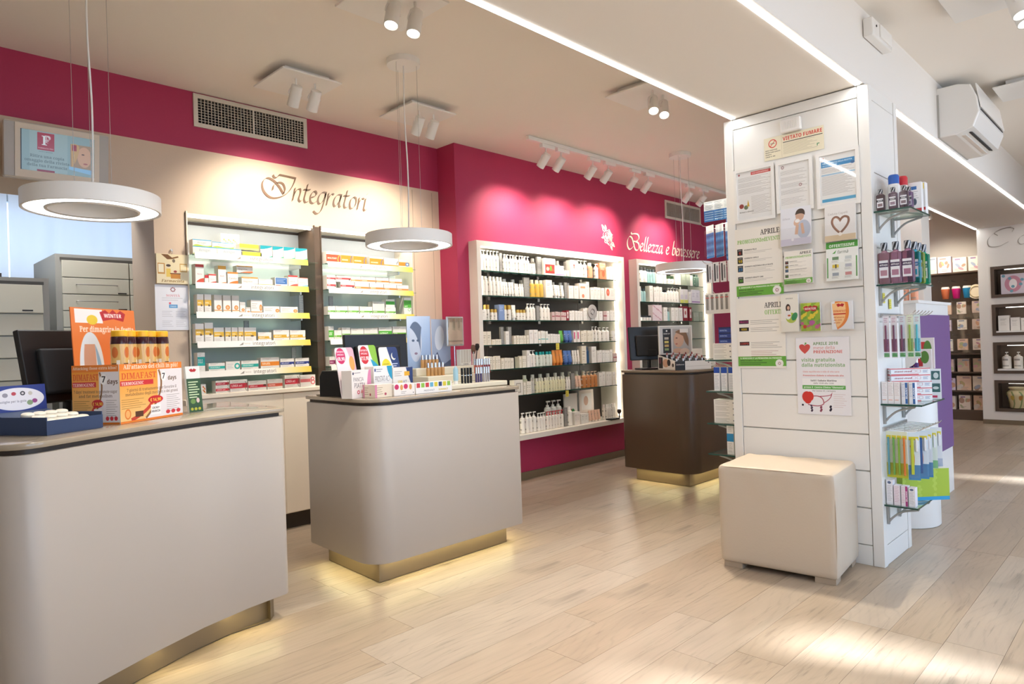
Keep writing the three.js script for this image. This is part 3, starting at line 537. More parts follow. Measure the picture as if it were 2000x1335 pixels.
const doc = (w, h, f) => print(w, h, (c) => { F(c, '#f3f1ee', 0, 0, w, h); f(c); });
const rosetta = (c, x, y, r) => { for (let k = 0; k < 8; k++) EL(c, '#8e4b52', x + Math.cos(k * 0.785) * r, y + Math.sin(k * 0.785) * r, r * 0.32); };
// smoke sign
onPillar('no_smoking_sign', 'cream no smoking sign reading VIETATO FUMARE at the top of the column', 'sign', -1.722, -1.38, 2.287, 2.42, print(340, 132, (c) => {
  F(c, '#ece2c6', 0, 0, 340, 132); c.strokeStyle = '#cf3a2b'; c.lineWidth = 5; c.beginPath(); c.arc(52, 38, 22, 0, 7); c.stroke(); ST(c, '#cf3a2b', 4, [[37, 54], [67, 22]]); F(c, '#776d5c', 38, 36, 26, 4); ST(c, '#c8bc9c', 1.5, [[104, 6], [104, 126]]);
  T(c, 'VIETATO FUMARE', 112, 26, 29, '#cf2f22', { w: 220 }); F(c, '#3a3530', 112, 44, 220, 4); LN(c, 112, 54, 190, 9, 7, '#b1a68c'); F(c, '#3b8a55', 300, 92, 14, 4); F(c, '#3b8a55', 300, 92, 4, 14);
  ['NON FUMATORI', 'RISPETTARE QUESTO', 'DIVIETO', 'LEGGE N. 584'].forEach((s, i) => T(c, s, 8, 74 + i * 12, 9, '#4e463c'));
}));
{ // framed documents
  const frames = [
    [-1.915, -1.665, 1.945, 2.268, 'framed notice with red heading and cartoon fruit, left of three on the column', (c) => { F(c, '#cf4240', 92, 12, 120, 18); T(c, 'USO CONSAPEVOLE', 98, 21, 11, '#f6e6e2'); EL(c, '#b86a70', 18, 18, 6); LN(c, 10, 40, 200, 4, 7, '#a9a29c'); LN(c, 10, 74, 200, 4, 7, '#a9a29c'); LN(c, 10, 108, 200, 5, 7, '#a9a29c'); LN(c, 90, 160, 118, 14, 8, '#a9a29c'); EL(c, '#a3453f', 28, 212, 14); EL(c, '#6d7a58', 56, 222, 13); PG(c, '#d9b13c', [[62, 218], [70, 178], [78, 218]]); T(c, 'farmaci e alimenti', 14, 250, 10, '#6f6a64'); }],
    [-1.655, -1.445, 1.965, 2.262, 'framed plain text notice with small rosettes, middle one on the column', (c) => { rosetta(c, 30, 22, 8); for (let k = 0; k < 4; k++) LN(c, 14, 48 + k * 42, 180, 4, 7, '#a39d98'); rosetta(c, 150, 150, 8); LN(c, 14, 226, 170, 5, 9, '#a39d98'); }],
    [-1.425, -1.2, 1.953, 2.262, 'framed notice with blue heading and footer, right of three on the column', (c) => { F(c, '#c0562f', 12, 14, 16, 16); F(c, '#2f8fca', 12, 40, 196, 34); T(c, 'TEMPI E REGOLE DELLA RICETTA', 18, 52, 12, '#e9f4fb', { w: 176 }); T(c, 'CHE COSA DEVI SAPERE', 18, 65, 8, '#e9f4fb'); EL(c, '#3b6fa8', 196, 70, 12, 8); LN(c, 14, 84, 190, 4, 7, '#aaa49f'); F(c, '#a5cbe4', 12, 116, 196, 8); LN(c, 14, 130, 190, 16, 7, '#aaa49f'); F(c, '#5aaed8', 12, 262, 196, 18); }]];
  for (const [z0, z1, y0, y1, label, f] of frames) {
    const r = doc(220, 300, f), t = thing('document_frame', label, 'frame', PX - 0.002, (y0 + y1) / 2, (z0 + z1) / 2, HP), w = z1 - z0, h = y1 - y0;
    put(t, 'frame', holed(-w / 2, w / 2, -h / 2, h / 2, [[-w / 2 + 0.018, w / 2 - 0.018, -h / 2 + 0.018, h / 2 - 0.018]], 0.012), M.whiteGloss, 0, 0, 0.014);
    put(t, 'print', sheet(w - 0.03, h - 0.03, r), r.at.paper, 0, 0, 0.004); put(t, 'glazing', box(w - 0.034, h - 0.034, 0.001), M.acrylic, 0, 0, 0.0075);
  }
}
const promo = (mini) => print(mini ? 150 : 300, mini ? 200 : 410, (c, w, h) => {
  c.scale(w / 300, h / 410); F(c, '#f1ebe0', 0, 0, 300, 410); T(c, 'APRILE', 286, 36, 42, '#2b2722', { a: 'right', f: 'serif', w: 120 }); T(c, 'PROMOZIONIedEVENTI', 286, 80, 33, '#7db34b', { a: 'right', f: 'serif', w: 270 });
  [['6', '#c7372d', 'GIORNATA PELLE'], ['10', '#e8c527', 'GIORNATA CAPELLI'], ['23', '#3b8fd0', 'GIORNATA NAZIONALE DELLA SALUTE'], ['30', '#6db33f', 'GIORNATA BEAUTY CARE']].forEach(([n, col, s], i) => { const y = [122, 172, 222, 290][i]; F(c, '#221f1d', 14, y, 34, 38); T(c, 'APRILE', 31, y + 7, 7, '#ddd', { a: 'center' }); T(c, n, 31, y + 24, 24, col, { a: 'center' }); T(c, s, 58, y + 10, 10, '#3a342f', { w: 200 }); LN(c, 58, y + 20, 190, i === 2 ? 4 : 2, 8, '#a8a199'); });
  F(c, '#6aab3f', 0, 345, 300, 65); T(c, 'IL BENESSERE E’ LA PRIMAVERA DA PRENDERE', 16, 357, 12, '#e8f3dd', { w: 260 }); T(c, 'APRILE IN FARMACIA', 16, 372, 10, '#2c3a20'); LN(c, 16, 382, 170, 3, 8, '#34482a', 3); EL(c, '#f0ece6', 258, 385, 26); rosetta(c, 258, 385, 8);
});
onPillar('promotion_poster', 'APRILE promotions and events poster with numbered dates on the column', 'poster', -1.925, -1.635, 1.5, 1.91, promo(false));
onPillar('offers_poster', 'APRILE offers poster with three coloured tags, below the events poster', 'poster', -1.93, -1.635, 1.065, 1.488, print(300, 420, (c) => {
  F(c, '#f1ebe0', 0, 0, 300, 420); T(c, 'APRILE', 288, 50, 42, '#2b2722', { a: 'right', f: 'serif', w: 110 }); T(c, 'OFFERTE', 288, 92, 34, '#7db34b', { a: 'right', f: 'serif', w: 110 });
  [['TRUCCO', '#d23a8e', 132], ['VISO', '#e8c527', 176], ['CORPO', '#d2473a', 262]].forEach(([s, col, y]) => { F(c, '#2a2224', 14, y, 62, 22); T(c, s, 45, y + 11, 16, col, { a: 'center', w: 56 }); LN(c, 86, y + 4, 190, y > 250 ? 4 : 3, 10, '#8d867e', 2); }); LN(c, 86, 318, 180, 4, 10, '#b5807a', 2);
  F(c, '#6aab3f', 0, 350, 300, 58); T(c, 'IL BENESSERE E’ LA PRIMAVERA DA PRENDERE', 14, 361, 12, '#e8f3dd', { w: 260 }); T(c, 'APRILE SCONTI E TUO CORPO', 14, 376, 10, '#2c3a20'); LN(c, 14, 386, 180, 2, 9, '#34482a', 3); EL(c, '#f0ece6', 258, 392, 24); rosetta(c, 258, 392, 7);
}));
onPillar('prevention_poster', 'APRILE 2018 prevention month poster with heart and stethoscope on the column', 'poster', -1.577, -1.287, 0.803, 1.238, print(300, 450, (c) => {
  F(c, '#efecee', 0, 0, 300, 450); CV(c, '#d4574f', 0, [52, 96, 10, 62, 24, 44, 40, 34, 52, 48, 64, 34, 80, 44, 94, 62, 52, 96], true); PG(c, '#6aa64c', [[50, 46], [56, 28], [66, 34]]);
  T(c, 'APRILE 2018', 100, 38, 24, '#7a9a6c', { w: 140 }); T(c, 'mese della', 100, 62, 25, '#d99a96', { w: 132, b: false }); T(c, 'PREVENZIONE', 100, 86, 24, '#d4665e', { w: 168 });
  T(c, 'visita gratuita', 30, 132, 29, '#8fb27f', { w: 190 }); T(c, 'dalla nutrizionista', 30, 162, 29, '#8fb27f', { w: 244 });
  T(c, '✓ Dieta equilibrata e stile di vita sano', 28, 200, 13, '#d98d88', { w: 230, b: false }); T(c, '✓ Prevenzione diabete e colesterolo alto', 28, 222, 13, '#d0706a', { w: 236 });
  F(c, '#f7f5f3', 32, 240, 240, 38); T(c, 'tutti i Sabato Mattina', 152, 252, 14, '#55514d', { a: 'center', w: 190 }); T(c, 'dalle 10:00 alle 13:00', 152, 268, 12, '#7b7671', { a: 'center', b: false }); F(c, '#62ab52', 32, 280, 240, 22); T(c, 'presso il  Centro Clinico "Elementi"', 152, 291, 14, '#eef7ea', { a: 'center', w: 226 }); T(c, 'Via Cavour 47, Cernusco', 152, 312, 12, '#8a857f', { a: 'center', b: false });
  CV(c, '#a64a58', 5, [80, 345, 150, 330, 150, 385, 130, 410, 60, 392], false); CV(c, '#a64a58', 4, [120, 345, 190, 340, 195, 330, 190, 360, 150, 380], false); EL(c, '#d2382f', 55, 348, 27, 32); EL(c, '#d2382f', 72, 345, 22, 28); EL(c, '#d2382f', 60, 368, 20, 20);
  for (let k = 0; k < 16; k++) EL(c, ['#332b3a', '#4a3d50', '#8e4a5c'][k % 3], 30 + (k * 53 % 160), 396 + (k * 29 % 34), 6); LN(c, 205, 330, 70, 7, 12, '#c9a9a5');
}), { gloss: true });
// leaflets in clear pockets
function pocket(label, z0, z1, y0, y1, lowH) {
  const t = thing('leaflet_holder', label, 'leaflet holder', PX - 0.003, y0 - 0.008, (z0 + z1) / 2, HP), w = z1 - z0 + 0.02;
  put(t, 'back', box(w, y1 - y0, 0.002), M.acrylic, 0, (y1 - y0) / 2, 0.002); put(t, 'front', box(w, lowH, 0.002), M.acrylic, 0, lowH / 2, 0.036); put(t, 'base', box(w, 0.003, 0.036), M.acrylic, 0, 0, 0.019);
  for (const s of [-1, 1]) put(t, 'side', box(0.002, lowH, 0.036), M.acrylic, s * w / 2, lowH / 2, 0.019);
}
const leaflets = [
  [-1.632, -1.46, 1.768, 1.985, 'leaflet with a man holding a tissue', print(200, 250, (c) => { F(c, '#e4e4ea', 0, 0, 200, 250); T(c, 'Difese', 14, 70, 18, '#b9b6bd', { b: false }); EL(c, '#b9c0cf', 152, 150, 44, 60); EL(c, '#caa48e', 128, 58, 28, 34); CV(c, '#4a3a30', 0, [98, 52, 104, 14, 132, 14, 166, 16, 160, 60, 140, 36, 98, 52], true); EL(c, '#d9b49c', 108, 98, 18, 26, 0.5); ST(c, '#d4ad94', 20, [[112, 118], [104, 180]]); ST(c, '#d4ad94', 18, [[140, 110], [150, 180]]); EL(c, '#f4f2f2', 112, 92, 16, 12); F(c, '#cfcbd9', 0, 205, 200, 45); EL(c, '#ece9ef', 80, 212, 9); })],
  [-1.385, -1.225, 1.762, 1.96, 'leaflet with a heart shaped out of brown hair', print(190, 240, (c) => { F(c, '#e8e5e2', 0, 0, 190, 240); T(c, 'Caduta Capelli', 20, 58, 19, '#b8b2ad', { b: false, w: 140 }); CV(c, '#8a6350', 14, [95, 190, 30, 130, 52, 90, 74, 66, 96, 104, 118, 70, 144, 92, 162, 130, 95, 190], false); CV(c, '#b68b74', 4, [97, 186, 36, 130, 56, 92, 76, 72, 96, 112], false); F(c, '#d8c3a2', 0, 200, 190, 40); EL(c, '#efe9e2', 95, 196, 12); })],
  [-1.62, -1.46, 1.548, 1.738, 'small copy of the APRILE events poster', promo(true)],
  [-1.385, -1.22, 1.545, 1.758, 'green headed OFFERTISSIME leaflet', print(200, 250, (c) => { F(c, '#eef0ea', 0, 0, 200, 250); F(c, '#4d9c3c', 0, 0, 200, 42); T(c, 'OFFERTISSIME', 100, 26, 26, '#f2f7ee', { a: 'center', w: 160 }); PG(c, '#4d9c3c', [[40, 76], [66, 54], [58, 74]]); T(c, 'farmà', 70, 68, 26, '#4b5a48', { b: false, st: 'italic' }); [[60, 110], [140, 110], [60, 160], [140, 160], [60, 212], [140, 212]].forEach(([x, y], i) => { F(c, ['#6f8f6a', '#c9d0cd', '#e2c63b', '#b9bcc4', '#9aa4ae', '#c98a8a'][i], x - 20, y - 14, 40, 20); LN(c, x - 24, y + 10, 50, 3, 5, '#9a9a92'); }); F(c, '#2f2c28', 58, 144, 8, 26); for (const x of [6, 186]) F(c, '#5b9a4c', x, 100, 8, 130); })],
];
leaflets.forEach(([z0, z1, y0, y1, s, r], i) => {
  const k = ['man with tissue leaflets', 'hair leaflets', 'small events flyers', 'green discount leaflets'][i];
  pocket('clear pocket holding the ' + k + ' on the column', z0, z1, y0, y1, (y1 - y0) * 0.5);
  onPillar('leaflet', s + ' in a clear pocket on the column', 'leaflet', z0, z1, y0, y1, r, { out: 0.014, t: 0.01, lean: -0.06, tilt: i === 2 ? 0.0 : 0 });
});
{
  const t = thing('leaflet_rack', 'wide clear rack for three booklets on the column', 'leaflet holder', PX - 0.003, 1.268, -1.42, HP);
  put(t, 'back', box(0.45, 0.232, 0.002), M.acrylic, 0, 0.116, 0.002); put(t, 'front', box(0.45, 0.07, 0.002), M.acrylic, 0, 0.035, 0.036); put(t, 'base', box(0.45, 0.003, 0.036), M.acrylic, 0, 0, 0.019);
  for (const x of [-0.225, -0.115, 0.02, 0.225]) put(t, 'divider', box(0.002, 0.2, 0.034), M.acrylic, x, 0.1, 0.019);
  [[-1.648, -1.548, 1.275, 1.492, 'cream booklet with a woman over a green circle', print(120, 250, (c) => { F(c, '#ece7da', 0, 0, 120, 250); T(c, 'SPECIALE', 60, 30, 11, '#9c968a', { a: 'center' }); EL(c, '#b3c14a', 70, 158, 36, 34); EL(c, '#3c8a57', 92, 150, 18, 28, 0.5); EL(c, '#3c2a22', 50, 92, 16, 26); EL(c, '#d9b096', 52, 92, 9, 13); EL(c, '#e9e5e0', 50, 138, 20, 30); EL(c, '#c05a3a', 56, 142, 10, 6); })],
   [-1.535, -1.428, 1.275, 1.434, 'bright green booklet with a red emblem on top', print(150, 215, (c) => { F(c, '#8fae3c', 0, 0, 150, 215); for (let k = 0; k < 40; k++) EL(c, ['#b9c84a', '#5f8a30', '#d9c13a', '#6f9c3a', '#c05a86', '#a8b83c'][k % 6], (k * 61) % 150, (k * 37) % 215, 12 + k % 9, 9 + k % 7, k); PG(c, '#b3242c', [[22, 30], [48, 22], [62, 32], [75, 20], [90, 32], [104, 22], [130, 30], [120, 60], [98, 68], [75, 58], [52, 68], [30, 60]]); T(c, 'WINTER', 75, 46, 24, '#f6efe6', { a: 'center', w: 88 }); EL(c, '#b85aa0', 84, 150, 20, 16); EL(c, '#c8322e', 30, 180, 14); })],
   [-1.368, -1.258, 1.278, 1.432, 'white booklet with an orange flame shape', print(150, 215, (c) => { F(c, '#e6e6e8', 0, 0, 150, 215); CV(c, '#e8873a', 0, [40, 215, 150, 160, 118, 10, 60, 0, 30, 0, 10, 100, 40, 215], true); CV(c, '#f4c58a', 0, [40, 200, 120, 150, 98, 10, 60, 6, 8, 20, 10, 110, 40, 200], true); PG(c, '#b3242c', [[38, 24], [56, 18], [66, 26], [76, 18], [94, 24], [84, 44], [66, 38], [48, 44]]); T(c, 'DIMAFAST', 16, 76, 22, '#d2582c', { w: 92 }); F(c, '#c8422c', 14, 92, 88, 10); ['All’attacco', 'dei chili', 'in più!'].forEach((s, k) => T(c, s, 16, 122 + k * 20, 15, '#c8622c')); })],
  ].forEach(([z0, z1, y0, y1, s, r]) => onPillar('booklet', s + ' in the clear rack', 'booklet', z0, z1, y0, y1, r, { out: 0.01, t: 0.012 }));
}
{
  const t = thing('wall_sounder', 'small white grille box above the no smoking sign', 'alarm', PX - 0.002, 2.42, -1.555, HP);
  put(t, 'case', rbox(0.115, 0.078, 0.03, 0.008), M.whiteGloss, 0, 0.04, 0.015); for (let k = -4; k <= 4; k++) put(t, 'rib', box(0.004, 0.045, 0.004), M.white, k * 0.01, 0.04, 0.031);
}
// fittings on the side shelves of the column
function glassShelf(label, x0, x1, y, z0, z1) {                     // z1 is the free edge
  const t = thing('glass_shelf', label, 'shelf', (x0 + x1) / 2, y, (z0 + z1) / 2), w = x1 - x0, d = Math.abs(z1 - z0), s = Math.sign(z1 - z0);
  put(t, 'glass', box(w, 0.008, d), M.glass, 0, -0.004, 0); put(t, 'front_edge', box(w, 0.0082, 0.002), M.glassEdge, 0, -0.004, s * d / 2); for (const e of [-1, 1]) put(t, 'end_edge', box(0.002, 0.0082, d), M.glassEdge, e * w / 2, -0.004, 0);
  const br = geo('brk', () => mergeGeometries([tube([[0.004, -0.095, 0.006], [0.03, -0.062, 0.006], [0.07, -0.03, 0.006], [0.15, -0.008, 0.006]], 0.006, 20, 6), tube([[0, -0.004, 0.006], [0.155, -0.004, 0.006]], 0.005, 2, 6), new THREE.BoxGeometry(0.012, 0.105, 0.018).translate(0.006, -0.05, 0.006).toNonIndexed()].map((q) => (q.index ? q.toNonIndexed() : q))));
  for (const bx of [-w / 2 + 0.05, w / 2 - 0.06]) put(t, 'bracket', br, mat('#a9a9a6', 0.4, { metalness: 0.4 }), bx, -0.009, -s * d / 2, 0, s > 0 ? -Math.PI / 2 : Math.PI / 2, 0);
}
const SY = [1.9, 1.508, 0.872, 0.335];
['topmost', 'second, under the mouthwash bottles', 'third, under the toothpaste cartons', 'lowest'].forEach((s, i) => glassShelf('glass bracket shelf on the window side of the column, ' + s, 3.935, [4.32, 4.33, 4.4, 4.25][i], SY[i], PZ1, [-0.975, -0.975, -0.955, -0.99][i]));
[1.115, 0.915, 0.71, 0.515].forEach((y, i) => glassShelf('glass shelf on the counter side of the column, ' + ['topmost', 'second', 'third', 'lowest'][i], 3.95, 4.38, y, PZ0, PZ0 - 0.2));

// ---------- pouf ----------
{
  const t = thing('leather_pouf', 'cream leather cube pouf pushed against the front of the column', 'pouf', 3.672, 0, -1.555, 0.1);
  const sub = new THREE.BoxGeometry(0.45, 0.53, 0.6, 30, 30, 30), sp = sub.attributes.position, v = new THREE.Vector3();
  for (let i = 0; i < sp.count; i++) {
    v.fromBufferAttribute(sp, i); const h = [0.225, 0.265, 0.3], r = 0.024, q = [v.x, v.y, v.z], c = q.map((a, k) => Math.max(-h[k] + r, Math.min(h[k] - r, a))), d = new THREE.Vector3(q[0] - c[0], q[1] - c[1], q[2] - c[2]);
    if (d.lengthSq() > 0) d.normalize(); const bulge = 0.006 * (1 - Math.pow(Math.abs(v.y) / 0.265, 4)), wr = 0.0022 * Math.sin(v.z * 34 + v.y * 22) * Math.max(0, v.y + 0.05) * 4 + 0.0016 * Math.sin(v.z * 70 - v.y * 41 + v.x * 30) * Math.max(0, v.y) * 4;
    const amp = r + bulge * 0.4 + wr * 0.6; sp.setXYZ(i, c[0] + d.x * amp, c[1] + d.y * amp, c[2] + d.z * amp);
  }
  sub.computeVertexNormals(); put(t, 'cover', sub, M.leather, 0, 0.292, 0);
  for (const [x, z] of [[-1, -1], [-1, 1], [1, -1], [1, 1]]) put(t, 'foot', box(0.09, 0.03, 0.1), mat('#b3a08a', 0.5), x * 0.165, 0.0155, z * 0.235);
  put(t, 'seam', tube([[-0.216, 0.52, 0.292], [-0.22, 0.3, 0.297], [-0.216, 0.06, 0.292]], 0.0022, 20, 6), mat('#bda991', 0.5)); put(t, 'seam', tube([[-0.218, 0.548, -0.28], [-0.221, 0.55, 0], [-0.218, 0.548, 0.28]], 0.0025, 20, 6), mat('#bda991', 0.5));
}

// ---------- air conditioner, electric box ----------
{
  const t = thing('air_conditioner', 'white wall air conditioner on the beam near the right edge', 'air conditioner', 5.93, 2.61, -1.168), s = new THREE.Shape([[0, 0], [0.1, 0], [0.2, 0.03], [0.235, 0.12], [0.225, 0.22], [0.19, 0.31], [0.12, 0.33], [0, 0.33]].map((p) => new THREE.Vector2(...p)));
  put(t, 'case', new THREE.ExtrudeGeometry(s, { depth: 0.86, bevelEnabled: true, bevelThickness: 0.012, bevelSize: 0.008, bevelSegments: 2 }).translate(0, 0, -0.43), M.whiteGloss, 0, 0, 0, 0, -Math.PI / 2, 0);
  put(t, 'outlet', box(0.7, 0.006, 0.05), mat('#2c2c2b', 0.6), 0.0, 0.014, 0.16, 0.32, 0, 0); put(t, 'louvre', rbox(0.72, 0.006, 0.06, 0.002), M.whiteGloss, 0, 0.0, 0.12, 0.15, 0, 0); put(t, 'front_panel', rbox(0.84, 0.008, 0.17, 0.003), M.whiteGloss, 0, 0.235, 0.236, 1.42, 0, 0); put(t, 'panel_gap', box(0.8, 0.004, 0.004), M.blackMat, 0, 0.14, 0.244); put(t, 'wall_plate', box(0.9, 0.3, 0.012), mat('#b8b5ae', 0.5), 0, 0.14, 0.004);
  const e = thing('junction_box', 'small white switch box on the beam face at the top', 'electric box', 4.1, 2.84, -1.168);
  put(e, 'case', rbox(0.34, 0.1, 0.05, 0.008), M.whiteGloss, 0, 0.05, 0.025); put(e, 'cover', rbox(0.2, 0.07, 0.012, 0.004), M.white, 0.04, 0.052, 0.052); put(e, 'indicator', cyl(0.006, 0.006, 0.004, 10), M.black, -0.11, 0.062, 0.052, Math.PI / 2);
}

// ---------- television, plaque and notice on the beige wall ----------
{
  const cv = document.createElement('canvas'); cv.width = 512; cv.height = 300; const c = cv.getContext('2d');
  F(c, '#8fa9ad', 0, 0, 512, 300); F(c, '#9db3b4', 60, 0, 260, 300); F(c, '#a8283c', 112, 8, 116, 130); T(c, 'F', 140, 66, 96, '#e6eef0', { f: 'serif' }); T(c, 'P', 160, 54, 78, '#d9b7be', { f: 'serif', b: false }); T(c, 'FARMACIA PRO', 170, 122, 13, '#e3c2c6', { a: 'center', f: 'serif' }); T(c, 'SALUTE  E  BENESSERE', 170, 150, 9, '#60767c', { a: 'center' });
  ['Ritira una copia', 'omaggio della rivista', 'della tua Farmacia'].forEach((s, i) => T(c, s, 180, 186 + i * 34, 29, '#5f6f72', { a: 'center', f: 'serif' })); F(c, '#8e2433', 110, 284, 120, 16);
  F(c, '#a78a6a', 340, 60, 150, 180); EL(c, '#d2a380', 440, 150, 50, 78); CV(c, '#caa266', 0, [345, 60, 420, 40, 400, 120, 380, 200, 350, 240], true); EL(c, '#5a3a2c', 430, 130, 11, 5); EL(c, '#a85a50', 448, 200, 16, 6); F(c, '#9c2a3c', 352, 64, 32, 46); PG(c, '#8fc0e6', [[330, 232], [500, 246], [500, 280], [330, 256]]); F(c, '#101012', 0, 0, 8, 300);
  const tx = new THREE.CanvasTexture(cv); tx.colorSpace = THREE.SRGBColorSpace;
  const t = thing('television', 'tilted flat television with a magazine advert, high on the beige wall', 'television', 0.92, 2.415, -4.5); t.rotation.set(0.12, -0.05, 0);
  put(t, 'mount', box(0.12, 0.12, 0.08), M.blackMat, 0, 0, -0.06); put(t, 'case', rbox(0.5, 0.31, 0.05, 0.01), mat('#cfc4b4', 0.45), 0, 0, 0);
  put(t, 'bezel', holed(-0.2, 0.2, -0.145, 0.145, [[-0.175, 0.175, -0.105, 0.115]], 0.01), mat('#dccdb8', 0.4), 0, 0, 0.034); for (const s of [-1, 1]) put(t, 'speaker_panel', rbox(0.048, 0.29, 0.006, 0.002), mat('#b9b4ae', 0.6), s * 0.224, 0, 0.027);
  put(t, 'screen', box(0.35, 0.22, 0.002), new THREE.MeshPhysicalMaterial({ color: '#101010', roughness: 0.2, emissive: '#ffffff', emissiveMap: tx, emissiveIntensity: 0.55 }), 0, 0.005, 0.028);
  const pl = print(190, 195, (q) => { F(q, '#eadbb4', 0, 0, 190, 195); PG(q, '#7a4f22', [[30, 4], [70, 4], [95, 24], [130, 12], [135, 20], [92, 34], [66, 36]]); F(q, '#c79a4c', 140, 60, 44, 55); F(q, '#efe0b4', 144, 66, 36, 42); F(q, '#c08a3c', 8, 62, 42, 70); F(q, '#efe6c8', 12, 68, 32, 54); EL(q, '#4d3a30', 72, 76, 14, 8); F(q, '#e2c25a', 58, 96, 26, 54); F(q, '#c8862e', 84, 128, 58, 32); F(q, '#6a3c20', 80, 124, 64, 6); EL(q, '#93382c', 112, 114, 10, 8); EL(q, '#7a6a58', 104, 44, 9, 12); T(q, 'Farmacista', 95, 176, 24, '#8a6a34', { a: 'center', f: 'serif', st: 'italic' }); });
  const p = thing('ceramic_plaque', 'square hand-painted plaque of an old pharmacy hanging beside the left bay', 'plaque', 1.545, 1.814, ZB + 0.01); put(p, 'tile', pbox(0.19, 0.19, 0.014, pl, { side: '#c9a052' }), pl.at.gloss, 0, 0, 0); put(p, 'hook', tube([[0, 0.095, 0], [0.004, 0.115, 0.006], [-0.004, 0.118, 0.004], [0, 0.13, 0]], 0.002, 16, 5), M.metal); put(p, 'rosette', cyl(0.008, 0.008, 0.004, 10), M.metal, 0, 0.122, 0, Math.PI / 2);
  const nt = print(200, 290, (q) => { F(q, '#e9e9f0', 0, 0, 200, 290); rosetta(q, 105, 30, 12); T(q, 'NOVITÀ', 105, 68, 20, '#d6969c', { a: 'center', f: 'serif' }); LN(q, 40, 84, 130, 2, 13, '#a9a6ac', 2); F(q, '#c9506a', 80, 112, 12, 12); F(q, '#5a9ace', 80, 126, 50, 22); T(q, 'PAGO', 105, 137, 13, '#dcecf8', { a: 'center' }); for (const [x, y] of [[38, 168], [118, 168], [38, 230], [118, 230]]) LN(q, x, y, 64, 4, 11, '#b3b0b8', 2); });
  single('notice_sheet', 'white notice sheet with small blue block, below the painted plaque', 'notice', sheet(0.205, 0.29, nt), nt.at.paper, 1.543, 1.567, ZB + 0.0035);
}

